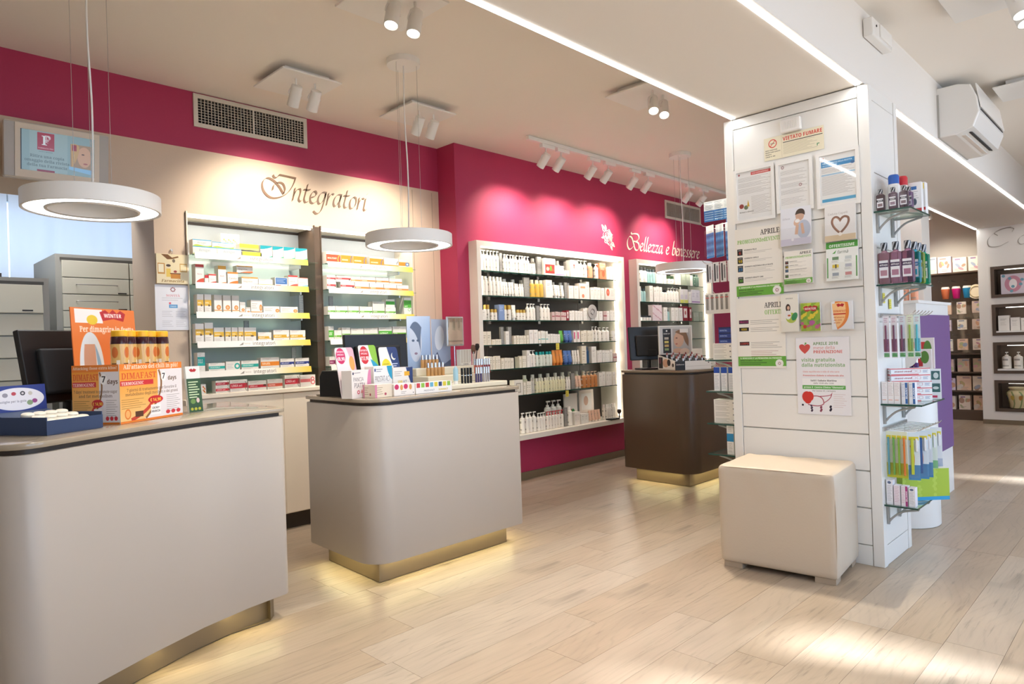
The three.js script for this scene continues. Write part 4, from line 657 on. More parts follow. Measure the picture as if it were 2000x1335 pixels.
// ---------- products on the supplement bays ----------
const pk = (w, h, base, f) => print(w, h, (c) => { F(c, base, 0, 0, w, h); f(c, w, h); });
const band = (col, a, b, txt, tc = '#fff8f0', dec) => (c, w, h) => { F(c, col, 0, h * a, w, h * (b - a)); if (txt) T(c, txt, w * 0.08, h * (a + b) / 2, h * (b - a) * 0.62, tc, { w: w * 0.62 }); LN(c, w * 0.1, h * 0.06, w * 0.5, 2, h * 0.07 + 2, '#c9c2b8', 2); LN(c, w * 0.1, h * (b + 0.06), w * 0.6, 2, h * 0.07 + 2, '#cfc9c0', 2); dec?.(c, w, h); };
const WH = '#f5f1ea';
const STYLES = {                                                   // print, words for its label
  arn: [pk(150, 52, '#efece0', (c, w, h) => { F(c, '#4fa8cf', 0, 0, w, 7); CV(c, '#b8cf3f', 0, [0, 52, 20, 30, 75, 44, 120, 50, 150, 38, 150, 46, 150, 52], true); T(c, 'Arnigel', 38, 25, 22, '#8795a8', { b: false }); }), 'long pale carton with green foot'],
  yel: [pk(120, 46, '#dfe04a', (c, w, h) => { F(c, '#eef08a', 0, 30, w, 16); T(c, 'Benexol', 18, 22, 20, '#a8a83a', { b: false }); }), 'bright yellow carton'],
  teal: [pk(80, 88, '#f1f1f0', (c, w, h) => { CV(c, '#1fa0ae', 0, [0, 0, 40, 0, 80, 0, 80, 10, 60, 14, 30, 26, 0, 26], true); CV(c, '#3fb08f', 0, [80, 88, 80, 70, 80, 66, 50, 74, 20, 88], true); LN(c, 10, 40, 60, 3, 10, '#cfd2d0', 3); }), 'white carton with teal corners'],
  redtop: [pk(56, 124, WH, (c, w, h) => { F(c, '#cf3b35', 0, 4, w, 16); CV(c, '#d8553f', 0, [0, 124, 10, 92, 56, 86, 56, 110, 56, 124], true); T(c, 'Ferro', w / 2, 62, 13, '#a8788a', { a: 'center', b: false }); }), 'white carton with red top stripe'],
  redcap: [pk(30, 60, WH, (c, w, h) => F(c, '#c92e36', 0, 0, w, 20)), 'small carton with red cap band'],
  orgtop: [pk(56, 124, WH, (c, w, h) => { F(c, '#e8b04a', 0, 2, w, 22); T(c, 'Multi', w / 2, 66, 13, '#9a8a8a', { a: 'center', b: false }); CV(c, '#f0a070', 0, [0, 124, 20, 106, 56, 104, 56, 120, 56, 124], true); }), 'slim carton with amber top'],
  orgsw: [pk(72, 88, WH, (c, w, h) => { F(c, '#ea8a2e', 0, 0, w, 12); T(c, 'Candia', 10, 42, 17, '#8d857c', { b: false }); CV(c, '#e87e2c', 0, [0, 88, 10, 62, 72, 56, 72, 80, 72, 88], true); }), 'white carton with orange swoosh'],
  orgwide: [pk(116, 58, WH, band('#eaa23c', 0, 0.16, '', '#fff', (c, w, h) => { T(c, 'Magnesio', 12, 28, 15, '#9a9088', { b: false }); CV(c, '#e9703c', 0, [20, 58, 60, 44, 116, 44, 116, 54, 116, 58], true); })), 'wide white carton edged in orange'],
  orglow: [pk(104, 50, WH, band('#e8b33c', 0.7, 0.88, '')), 'low carton with amber stripe'],
  blu: [pk(90, 68, WH, (c, w, h) => { F(c, '#3a6db0', 6, 4, w - 10, 42); LN(c, 12, 12, 70, 3, 10, '#b9cfe6', 3); F(c, '#d8554a', 6, 52, 36, 8); }), 'white carton with blue panel'],
  redsw: [pk(70, 86, WH, (c, w, h) => { F(c, '#d2403c', 0, 0, w, 12); T(c, 'Sideral', 8, 42, 13, '#9c6a6a', { b: false }); CV(c, '#dc5a4c', 0, [0, 86, 10, 62, 70, 58, 70, 80, 70, 86], true); }), 'carton with red top and red swoosh'],
  cyansw: [pk(70, 76, WH, (c, w, h) => { F(c, '#e07a6a', 0, 0, w, 6); T(c, 'Vitamix', 8, 36, 13, '#a08a8a', { b: false }); CV(c, '#6fbcd6', 0, [0, 76, 20, 56, 70, 54, 70, 70, 70, 76], true); }), 'carton with pale cyan swoosh'],
  gold: [pk(52, 126, WH, (c, w, h) => { F(c, '#e6b83a', 0, h * 0.3, w, h * 0.3); T(c, 'MIEL', 6, h * 0.45, 12, '#fff6dc'); EL(c, '#6a5238', w * 0.66, h * 0.58, 7); LN(c, 6, h * 0.72, 34, 3, 8, '#cbbfae', 2); }), 'carton with honey gold band'],
  goldw: [pk(112, 70, WH, band('#e6b438', 0.42, 0.68, 'MIELACT', '#fffbe8', (c, w, h) => EL(c, '#fdfbf4', w * 0.9, h * 0.5, 9))), 'wide carton with honey gold band'],
  orgc: [pk(54, 122, WH, (c, w, h) => { F(c, '#d9d4cc', 0, 0, w, h * 0.28); EL(c, '#e2924a', w * 0.58, h * 0.66, 15); EL(c, '#f2c08a', w * 0.58, h * 0.66, 8); F(c, '#e8a04a', 0, h * 0.8, w, 5); }), 'slim carton with orange slice'],
  orgc2: [pk(116, 62, WH, (c, w, h) => { EL(c, '#e2924a', w * 0.86, h * 0.55, 14); EL(c, '#f2c08a', w * 0.86, h * 0.55, 7); F(c, '#e8a04a', 0, h * 0.82, w, 5); LN(c, 10, 16, 60, 3, 9, '#c5bdb2', 3); }), 'wide carton with orange slice'],
  tealtall: [pk(52, 128, WH, band('#22aea6', 0.22, 0.66, 'DOLO', '#d9f4f0')), 'tall carton with broad turquoise band'],
  tealb: [pk(112, 60, WH, band('#2bb3a8', 0.36, 0.66, 'COLESTERACT', '#e6f7f4')), 'low carton with turquoise band'],
  tealr: [pk(98, 64, WH, (c, w, h) => { c.strokeStyle = '#2bb3a8'; c.lineWidth = 9; c.beginPath(); c.arc(78, 32, 15, 0, 7); c.stroke(); LN(c, 10, 18, 46, 3, 11, '#c2c8c6', 3); }), 'carton with turquoise ring'],
  orgb: [pk(128, 80, WH, band('#ec8d2e', 0.36, 0.7, 'SOLEIL', '#fff4e2')), 'wide carton with orange SOLEIL band'],
  navy: [pk(100, 68, WH, band('#2c3d86', 0.36, 0.62, 'MELATACT', '#e2e6f4', (c, w, h) => EL(c, '#f2f2f4', w * 0.86, h * 0.66, 7))), 'carton with navy band'],
  flow: [pk(90, 66, WH, (c, w, h) => { F(c, '#d2453c', 4, 30, 34, 9); for (let k = 0; k < 6; k++) EL(c, ['#d9542e', '#e8a13c'][k % 2], 62 + (k % 3) * 8, 18 + k * 7, 6); }), 'small carton with red and orange flowers'],
  redb: [pk(112, 62, WH, band('#cf2c40', 0.3, 0.7, 'LINEA act', '#fbe4e6', (c, w, h) => CV(c, '#4a6b4a', 3, [w * 0.86, 8, w * 0.98, 24, w * 0.9, 34, w * 0.84, 48, w * 0.95, 58], false))), 'white carton with red band'],
  redb2: [pk(118, 62, WH, band('#cf2c40', 0.42, 0.7, 'LINEA act', '#fbe4e6', (c, w, h) => { EL(c, '#5a3a30', w * 0.9, h * 0.5, 10, 6); })), 'white carton with red band and dark fruit'],
  orr: [pk(104, 62, WH, band('#e2624a', 0.42, 0.72, 'PROTEN', '#fdeae2')), 'white carton with coral band'],
  redr: [pk(104, 76, WH, (c, w, h) => { F(c, '#e87a7c', 0, 26, 70, 20); c.strokeStyle = '#d24a52'; c.lineWidth = 5; c.beginPath(); c.arc(84, 26, 10, 0, 7); c.stroke(); c.beginPath(); c.arc(86, 48, 12, 0, 7); c.stroke(); }), 'white carton with red figure eight'],
  rorg: [pk(100, 78, '#f0ece4', (c, w, h) => { F(c, '#e0563a', 0, 18, w, 46); T(c, 'MULTIVIT', 8, 42, 14, '#fbe6da'); CV(c, '#e8b04a', 6, [84, 64, 74, 40, 96, 18], false); }), 'carton with vermilion front'],
  orgbig: [pk(92, 74, '#f2e8d8', (c, w, h) => { F(c, '#eb9130', 0, 14, w, 50); T(c, 'KOMBI', 8, 44, 14, '#fbeed6'); CV(c, '#4a6aa0', 5, [76, 60, 70, 36, 88, 14], false); }), 'carton with orange front and blue curl'],
  orgwht: [pk(100, 68, '#f3ebe0', (c, w, h) => { F(c, '#ec9c40', 0, 48, w, 8); CV(c, '#3a3a42', 4, [88, 42, 90, 28, 98, 20], false); LN(c, 10, 20, 60, 2, 10, '#cfc5b6', 3); }), 'pale carton with thin orange line'],
  orgblu: [pk(76, 64, '#f1e4d0', (c, w, h) => { F(c, '#ec8f34', 0, 20, w, 26); EL(c, '#5a82b8', 60, 34, 14); EL(c, '#c4d6ea', 60, 34, 7); }), 'carton with orange band and blue disc'],
  redband: [pk(100, 54, '#f3efe9', band('#d8484c', 0.36, 0.6, 'CARDIO', '#fae2e0', (c, w, h) => EL(c, '#5a4a48', w * 0.9, h * 0.6, 6))), 'low carton with thin red band'],
  orband: [pk(100, 54, '#f3efe9', band('#ea8f46', 0.52, 0.76, 'BRONCO', '#fdeeda')), 'low carton with thin orange band'],
  grn: [pk(96, 60, '#f2f2ea', band('#7cc04a', 0.5, 0.68, 'GASTRO', '#f0f8e6', (c, w, h) => CV(c, '#4a9a3a', 4, [w * 0.8, 48, w * 0.86, 28, w * 0.98, 38], false))), 'low carton with leaf green line'],
  grn2: [pk(90, 80, '#e7eadf', band('#7cb84e', 0.68, 0.82, 'ENTERO')), 'deep carton with green foot line'],
  grnb: [pk(66, 56, '#eef2e6', (c, w, h) => F(c, '#49ae3e', 0, 14, w, 22)), 'small carton with bright green band'],
  grntall: [pk(54, 116, '#f1f3ea', (c, w, h) => { F(c, '#55b43c', 0, 18, w, 48); T(c, 'act', 6, 56, 14, '#e6f6da'); c.strokeStyle = '#8cc87a'; c.lineWidth = 3; c.beginPath(); c.arc(38, 78, 9, 0, 7); c.stroke(); }), 'tall carton with bright green band'],
  grnbig: [pk(92, 96, '#f1f2ea', band('#5ab73c', 0.3, 0.78, 'GASTROACT', '#ebf7e0')), 'carton with broad green band'],
  mag: [pk(94, 62, '#f2eee8', band('#94265e', 0.4, 0.78, 'OMEGA-3', '#f4dce8')), 'carton with plum band'],
  pur: [pk(90, 90, '#e2dfe0', band('#5d4a8a', 0.42, 0.6, '', '#fff')), 'grey carton with violet band'],
};
const LEFT_BAY = [
  [[1.628,1.778,0.044,'arn',1], [1.779,1.925,0.037,'arn',1], [1.655,1.812,0.052,'arn'], [1.812,1.976,0.052,'arn'], [1.963,2.1,0.04,'yel',1], [1.981,2.119,0.04,'yel'], [2.108,2.197,0.092,'teal'], [2.198,2.28,0.093,'teal'], [2.281,2.368,0.095,'teal'], [2.37,2.466,0.094,'teal']],
  [[1.667,1.723,0.131,'redtop'], [1.726,1.754,0.06,'redcap'], [1.749,1.802,0.07,'redtop'], [1.813,1.868,0.128,'orgtop'], [1.875,1.948,0.089,'orgsw'], [1.938,2.052,0.047,'orgwide',1], [1.97,2.087,0.061,'orgwide'], [2.088,2.193,0.051,'orglow'], [2.208,2.305,0.069,'blu'], [2.309,2.384,0.088,'redsw'], [2.385,2.464,0.075,'cyansw']],
  [[1.673,1.715,0.125,'gold'], [1.719,1.765,0.126,'gold'], [1.781,1.834,0.124,'orgc'], [1.84,1.894,0.123,'orgc'], [1.899,1.95,0.122,'orgc'], [1.952,1.992,0.08,'orgc'], [1.993,2.027,0.045,'orgc'], [2.029,2.112,0.096,'orgc2'], [2.117,2.238,0.054,'orgc2'], [2.242,2.377,0.053,'orgc2']],
  [[1.656,1.711,0.126,'gold'], [1.715,1.771,0.132,'gold'], [1.773,1.842,0.1,'gold'], [1.848,1.889,0.1,'gold'], [1.891,1.934,0.1,'gold'], [1.936,1.974,0.101,'gold'], [1.977,2.062,0.099,'gold'], [2.073,2.172,0.065,'goldw'], [2.184,2.305,0.081,'goldw'], [2.309,2.431,0.078,'goldw']],
  [[1.663,1.713,0.13,'tealtall'], [1.733,1.841,0.058,'tealb'], [1.845,1.943,0.065,'tealr'], [1.95,2.072,0.066,'tealb'], [2.086,2.223,0.082,'orgb'], [2.229,2.336,0.07,'navy'], [2.344,2.453,0.069,'navy']],
  [[1.631,1.714,0.064,'flow'], [1.774,1.865,0.041,'redb',1], [1.774,1.866,0.039,'redb'], [1.869,1.989,0.079,'redb'], [1.993,2.123,0.065,'redb2'], [2.129,2.243,0.068,'orr'], [2.258,2.374,0.091,'redb'], [2.377,2.499,0.085,'redr']]
];
const RIGHT_BAY = [
  [[2.619,2.741,0.088,'rorg'], [2.743,2.848,0.085,'orgbig'], [2.851,2.974,0.085,'orgbig'], [3.0,3.134,0.077,'orgbig'], [3.137,3.276,0.075,'orgwht'], [3.28,3.388,0.073,'orgblu']],
  [[2.57,2.695,0.047,'redband',1], [2.698,2.825,0.051,'redband',1], [2.826,2.914,0.046,'orband',1], [2.915,3.05,0.049,'orband',1], [3.053,3.178,0.05,'orband',1], [3.18,3.307,0.049,'orband',1], [2.57,2.695,0.058,'redband'], [2.733,2.855,0.058,'redband'], [2.858,2.989,0.06,'orband'], [2.992,3.126,0.06,'orband'], [3.128,3.25,0.058,'orband'], [3.253,3.371,0.056,'orband']],
  [[2.566,2.683,0.064,'grn'], [2.685,2.79,0.065,'grn'], [2.793,2.889,0.066,'grn'], [2.896,3.011,0.065,'grn'], [3.013,3.129,0.108,'grn2'], [3.14,3.228,0.066,'grnb',1], [3.135,3.236,0.062,'grn'], [3.317,3.394,0.147,'grntall']],
  [[2.555,2.664,0.106,'grnbig'], [2.666,2.729,0.075,'grn'], [2.731,2.806,0.096,'grn'], [2.811,2.925,0.088,'grn'], [2.927,3.056,0.09,'grn'], [3.063,3.192,0.095,'grnbig'], [3.199,3.333,0.102,'grn']],
  [[2.56,2.669,0.071,'mag'], [2.675,2.778,0.129,'pur'], [2.781,2.904,0.101,'pur'], [2.907,3.022,0.106,'mag'], [3.024,3.156,0.108,'pur'], [3.163,3.31,0.11,'mag']]
];
const WIDE = [
  [[4.017,4.254,6,'pump',0.185,'w'], [4.258,4.295,1,'box',0.17,'grey'], [4.306,4.659,9,'pump',0.165,'w'], [4.663,4.745,3,'tube',0.1,'w'], [4.754,4.818,1,'box',0.17,'grey'], [4.832,4.997,1,'box',0.16,'fruit'], [5.002,5.133,1,'box',0.1,'lil'], [5.141,5.233,2,'jar',0.06,'w'], [5.238,5.34,1,'box',0.17,'mark'], [5.348,5.514,3,'pump',0.18,'w'], [5.519,5.617,1,'bottle',0.16,'peach'], [5.644,5.705,1,'pump',0.16,'w'], [5.716,5.823,1,'box',0.17,'orange'], [5.832,5.976,3,'box',0.14,'w']],
  [[4.015,4.295,6,'bottle',0.17,'w'], [4.299,4.431,4,'tube',0.13,'w'], [4.435,4.564,4,'bottle',0.12,'w'], [4.568,4.648,1,'box',0.19,'grey'], [4.657,4.834,3,'bottle',0.165,'gold'], [4.843,4.937,1,'box',0.17,'w'], [4.942,5.14,4,'tube',0.13,'w'], [5.145,5.19,1,'box',0.16,'grey'], [5.195,5.348,2,'box',0.13,'w'], [5.358,5.474,1,'box',0.16,'peachb'], [5.479,5.532,1,'box',0.18,'w'], [5.543,5.78,4,'box',0.13,'w'], [5.794,6.02,1,'box',0.13,'heart']],
  [[4.002,4.048,1,'box',0.09,'w'], [4.052,4.114,2,'goldcap',0.14,'w'], [4.126,4.206,2,'goldcap',0.1,'w'], [4.21,4.279,1,'box',0.14,'blue'], [4.291,4.382,2,'goldcap',0.14,'w'], [4.391,4.445,1,'tube',0.14,'w'], [4.454,4.579,3,'goldcap',0.1,'w'], [4.588,4.717,3,'pump',0.16,'w'], [4.721,4.772,1,'box',0.14,'grey'], [4.776,4.915,3,'pump',0.16,'w'], [4.927,5.14,5,'box',0.085,'rosy'], [5.148,5.187,1,'box',0.1,'wine'], [5.192,5.397,5,'box',0.1,'w'], [5.407,5.521,3,'box',0.13,'w'], [5.535,5.732,3,'box',0.1,'w'], [5.743,5.805,1,'box',0.1,'rosy'], [5.811,5.955,3,'box',0.11,'w']],
  [[4.004,4.105,2,'box',0.12,'cream'], [4.109,4.233,3,'box',0.05,'cream'], [4.241,4.281,1,'box',0.16,'grey'], [4.285,4.331,1,'box',0.12,'w'], [4.335,4.385,1,'box',0.16,'grey'], [4.389,4.591,6,'box',0.08,'cream'], [4.595,4.715,2,'box',0.13,'w'], [4.72,4.853,4,'box',0.12,'tealline'], [4.857,5.043,5,'box',0.09,'w'], [5.048,5.106,1,'tube',0.12,'green'], [5.116,5.241,2,'tube',0.12,'bluet'], [5.248,5.348,2,'box',0.12,'pink'], [5.356,5.559,4,'box',0.12,'cream'], [5.565,5.652,2,'pump',0.16,'w'], [5.663,5.854,3,'pump',0.15,'w'], [5.866,6.011,1,'jar',0.11,'w']],
  [[4.018,4.21,6,'box',0.12,'cream'], [4.218,4.383,4,'box',0.1,'cream'], [4.454,4.549,3,'box',0.11,'cream'], [4.553,4.593,1,'box',0.16,'w'], [4.597,4.686,2,'pump',0.16,'w'], [4.693,4.928,5,'bottle',0.14,'tealcap'], [4.939,5.094,3,'tube',0.15,'oranget'], [5.103,5.233,2,'tube',0.14,'bluet'], [5.24,5.35,3,'tube',0.14,'w'], [5.361,5.439,1,'box',0.18,'cream'], [5.447,5.503,1,'bottle',0.17,'navyb'], [5.519,5.6,1,'box',0.17,'w'], [5.611,5.888,6,'box',0.13,'w'], [5.897,5.967,1,'box',0.09,'rosy']],
  [[4.369,4.485,1,'box',0.14,'frame'], [4.496,4.604,3,'box',0.12,'cream'], [4.618,4.671,2,'bottle',0.15,'clear'], [4.682,5.121,11,'bottle',0.14,'pale'], [5.131,5.201,2,'bottle',0.13,'w'], [5.208,5.271,1,'box',0.16,'grey'], [5.277,5.369,2,'tube',0.13,'peacht'], [5.382,5.63,4,'pump',0.165,'amber'], [5.641,5.923,5,'box',0.15,'w']],
  [[4.465,4.675,4,'pump',0.19,'w'], [4.68,4.811,3,'pump',0.17,'w'], [4.816,5.072,6,'pump',0.17,'redtop'], [5.077,5.126,1,'box',0.19,'grey'], [5.131,5.2,1,'bottle',0.2,'w'], [5.21,5.309,2,'box',0.13,'w'], [5.317,5.442,2,'box',0.1,'w'], [5.473,5.668,4,'tube',0.12,'peacht'], [5.724,5.937,6,'bottle',0.16,'w']]
];
const NARROW = [
  [[6.432,6.475,1,'bottle',0.15,'w'], [6.477,6.618,2,'bottle',0.17,'blackcap'], [6.622,6.792,3,'bottle',0.16,'aqua'], [6.794,6.877,1,'box',0.13,'w'], [6.884,7.004,2,'box',0.12,'w'], [7.052,7.197,2,'jar',0.1,'greencap'], [7.204,7.346,3,'box',0.13,'w'], [7.361,7.544,2,'box',0.14,'sage'], [7.559,7.619,1,'box',0.13,'w'], [7.626,7.802,3,'bottle',0.15,'darkg']],
  [[6.426,6.468,1,'box',0.17,'w'], [6.475,6.586,2,'bottle',0.15,'aqua'], [6.643,6.714,1,'box',0.19,'w'], [6.72,6.897,3,'box',0.18,'w'], [6.903,7.045,2,'bottle',0.15,'blackcap'], [7.058,7.296,4,'pump',0.18,'w'], [7.31,7.484,2,'box',0.17,'lime'], [7.499,7.565,1,'box',0.14,'w'], [7.573,7.786,2,'box',0.17,'lil']],
  [[6.444,6.675,4,'jar',0.06,'blackcap'], [6.688,6.886,1,'box',0.2,'floral'], [6.916,7.004,1,'box',0.16,'w'], [7.01,7.079,1,'bottle',0.14,'aqua'], [7.092,7.253,2,'box',0.16,'w'], [7.26,7.346,1,'box',0.16,'w'], [7.353,7.484,1,'box',0.18,'wine'], [7.498,7.558,1,'box',0.17,'wine'], [7.603,7.832,3,'box',0.12,'sage']]
];
const ORD = ['top', 'second', 'third', 'fourth', 'fifth'];
function fillBay(rows, bay) {
  rows.forEach((row, r) => {
    const y = r < 5 ? SUP_Y[r] - 0.006 : 1.0, where = r < 5 ? ORD[r] + ' shelf, ' + bay + ' supplement bay' : 'ledge below ' + bay + ' supplement bay', hOf = new Map(), made = [];
    const xm = bay === 'left' ? 1.655 : 2.618; row = row.map(([a, b, ...q]) => [Math.max(a, xm), b, ...q]).filter(([a, b]) => b - a > 0.02);
    row.forEach(([a, b, h, st, up]) => { if (!up) for (let x = a; x < b; x += 0.01) hOf.set(Math.round(x * 100), h); });
    row.forEach(([a, b, h, st, up]) => {
      const [r0, words] = STYLES[st]; let base = y, dz = 0;
      if (up) { let m = 0; for (let x = a; x < b; x += 0.01) m = Math.max(m, hOf.get(Math.round(x * 100)) ?? 0); base = y + (m ? m : 0); if (!m) { dz = -0.06; } }
      const o = single('medicine_carton', words, 'carton', pbox(b - a - 0.003, h, 0.065, r0, { side: '#efeae2' }), r0.at.paper, (a + b) / 2, base + h / 2 + 0.0005, -4.565 + dz, 0, 'cartons on the ' + where);
      made.push([o, (up ? 'upper ' : '') + words, where]);
    });
    fromLeft(made);
  });
}
fillBay(LEFT_BAY, 'left'); fillBay(RIGHT_BAY, 'right');
{
  const gp = pk(30, 150, '#8d8d90', (c, w, h) => LN(c, 5, 6, 20, 18, 8, '#c2c2c4', 3));
  [[2.63, 1.914, 'top', 'right'], [2.47, 1.527, 'third', 'left'], [2.05, 1.335, 'fourth', 'left'], [2.4, 1.141, 'fifth', 'left'], [2.72, 1.527, 'third', 'right']].forEach(([x, y, s, bay]) => single('information_slip', 'narrow grey information slip standing on ' + s + ' shelf of ' + bay + ' supplement bay', 'slip', pbox(0.036, 0.15, 0.006, gp, { side: '#a5a5a8' }), gp.at.paper, x, y + 0.076, -4.66));
  const fl = pk(120, 90, '#f0ead0', (c, w, h) => { for (let k = 0; k < 9; k++) { CV(c, '#8fb04a', 2, [20 + k * 9, 90, 18 + k * 10, 60, 22 + k * 10, 40 + k % 3 * 8], false); EL(c, ['#a8c45a', '#e0cf7a', '#c9d68a'][k % 3], 22 + k * 10, 38 + k % 3 * 8, 6); } });
  single('flower_card', 'pale card with painted herbs behind top row of left bay', 'card', pbox(0.13, 0.1, 0.004, fl), fl.at.paper, 1.97, 1.915 + 0.13, -4.7);
}

// ---------- bottles, tubes, jars ----------
const TONE = {
  w: ['#f3ece0', '#f6f0e6', 'white'], gold: ['#d8b04a', '#e9dcc0', 'golden'], peach: ['#e9a07a', '#f2e6d8', 'peach'], tealcap: ['#dfe3d4', '#1fa3a0', 'turquoise capped'], navyb: ['#1f4a72', '#173a5c', 'dark blue'], clear: ['#cfc9bb', '#b9b4a8', 'clear'], pale: ['#e3dcb4', '#e6e0cc', 'pale green'], amber: ['#c9854c', '#e4cdb0', 'amber'], redtop: ['#f1e9dd', '#cf4a4a', 'coloured top'],
  green: ['#5aa83c', '#3f8a2c', 'green'], bluet: ['#4a6fb0', '#3a5a98', 'blue'], oranget: ['#e8923c', '#e07a2a', 'orange'], peacht: ['#e8bfa4', '#f0e2d4', 'peach'], aqua: ['#9fc4c0', '#2c3a3c', 'pale aqua'], blackcap: ['#efe8dc', '#1c1a19', 'black capped'], greencap: ['#f0ebdf', '#3c5a34', 'green lidded'], darkg: ['#5a7562', '#31463a', 'dark green'],
};
const protos = new Map();
const wrapPrint = (col, dark) => print(96, 96, (c, w, h) => { F(c, col, 0, 0, w, h); const ink = dark ? '#e9e4da' : '#a69e92'; for (const x of [8, 56]) { LN(c, x, 34, 30, 2, 7, ink, 3); LN(c, x, 52, 26, 3, 6, ink, 1.5); F(c, ink, x + 6, 22, 14, 3); } });
const wraps = new Map();
function proto(kind, tone, r, h) {
  const key = kind + tone + R4(r, h); if (protos.has(key)) return protos.get(key);
  const [bc, cc] = TONE[tone]; if (!wraps.has(tone)) wraps.set(tone, wrapPrint(bc, ['navyb', 'darkg', 'amber', 'bluet', 'green'].includes(tone))); const wp = wraps.get(tone), cap = mat(cc, 0.35), g = new THREE.Group();
  g.name = { pump: 'pump_bottle', bottle: 'bottle', tube: 'cosmetic_tube', jar: 'cream_jar', goldcap: 'gold_capped_bottle' }[kind];
  const body = (pts) => remap(new THREE.LatheGeometry(pts.map((p) => new THREE.Vector2(...p)), 14), wp);
  if (kind === 'pump') {
    put(g, 'body', body([[0, 0], [r * 0.94, 0], [r, 0.004], [r, h * 0.68], [r * 0.8, h * 0.74], [r * 0.4, h * 0.77]]), wp.at.paper);
    put(g, 'collar', cyl(r * 0.42, r * 0.42, h * 0.07, 10), cap, 0, h * 0.8, 0); put(g, 'pump_stem', cyl(0.004, 0.004, h * 0.12, 6), cap, 0, h * 0.88, 0); put(g, 'nozzle', box(r * 1.3, h * 0.05, r * 0.5), cap, r * 0.35, h * 0.965, 0);
  } else if (kind === 'tube') {
    put(g, 'cap', cyl(r * 0.72, r * 0.72, h * 0.14, 14), cap, 0, h * 0.07, 0);
    const b = body([[r * 0.86, h * 0.14], [r, h * 0.2], [r, h * 0.55], [r, h * 0.8], [r * 1.05, h]]), p = b.attributes.position; for (let i = 0; i < p.count; i++) { const y = p.getY(i), k = 1 - 0.88 * Math.max(0, (y / h - 0.3) / 0.7); p.setZ(i, p.getZ(i) * k); } b.computeVertexNormals(); put(g, 'body', b, wp.at.paper);
  } else if (kind === 'jar') { put(g, 'body', body([[0, 0], [r * 0.92, 0], [r, 0.006], [r, h * 0.62], [r * 0.9, h * 0.66]]), wp.at.paper); put(g, 'lid', cyl(r * 0.97, r, h * 0.34, 18), cap, 0, h * 0.83, 0);
  } else if (kind === 'goldcap') { put(g, 'body', body([[0, 0], [r * 0.95, 0], [r, 0.004], [r, h * 0.66], [r * 0.9, h * 0.7]]), wp.at.paper); put(g, 'cap', cyl(r * 0.92, r * 0.96, h * 0.28, 16), mat('#c9a04a', 0.28, { metalness: 0.7 }), 0, h * 0.84, 0);
  } else { put(g, 'body', body([[0, 0], [r * 0.94, 0], [r, 0.004], [r, h * 0.72], [r * 0.7, h * 0.79], [r * 0.5, h * 0.8]]), wp.at.paper); put(g, 'cap', cyl(r * 0.62, r * 0.66, h * 0.2, 14), cap, 0, h * 0.9, 0); }
  protos.set(key, g); return g;
}
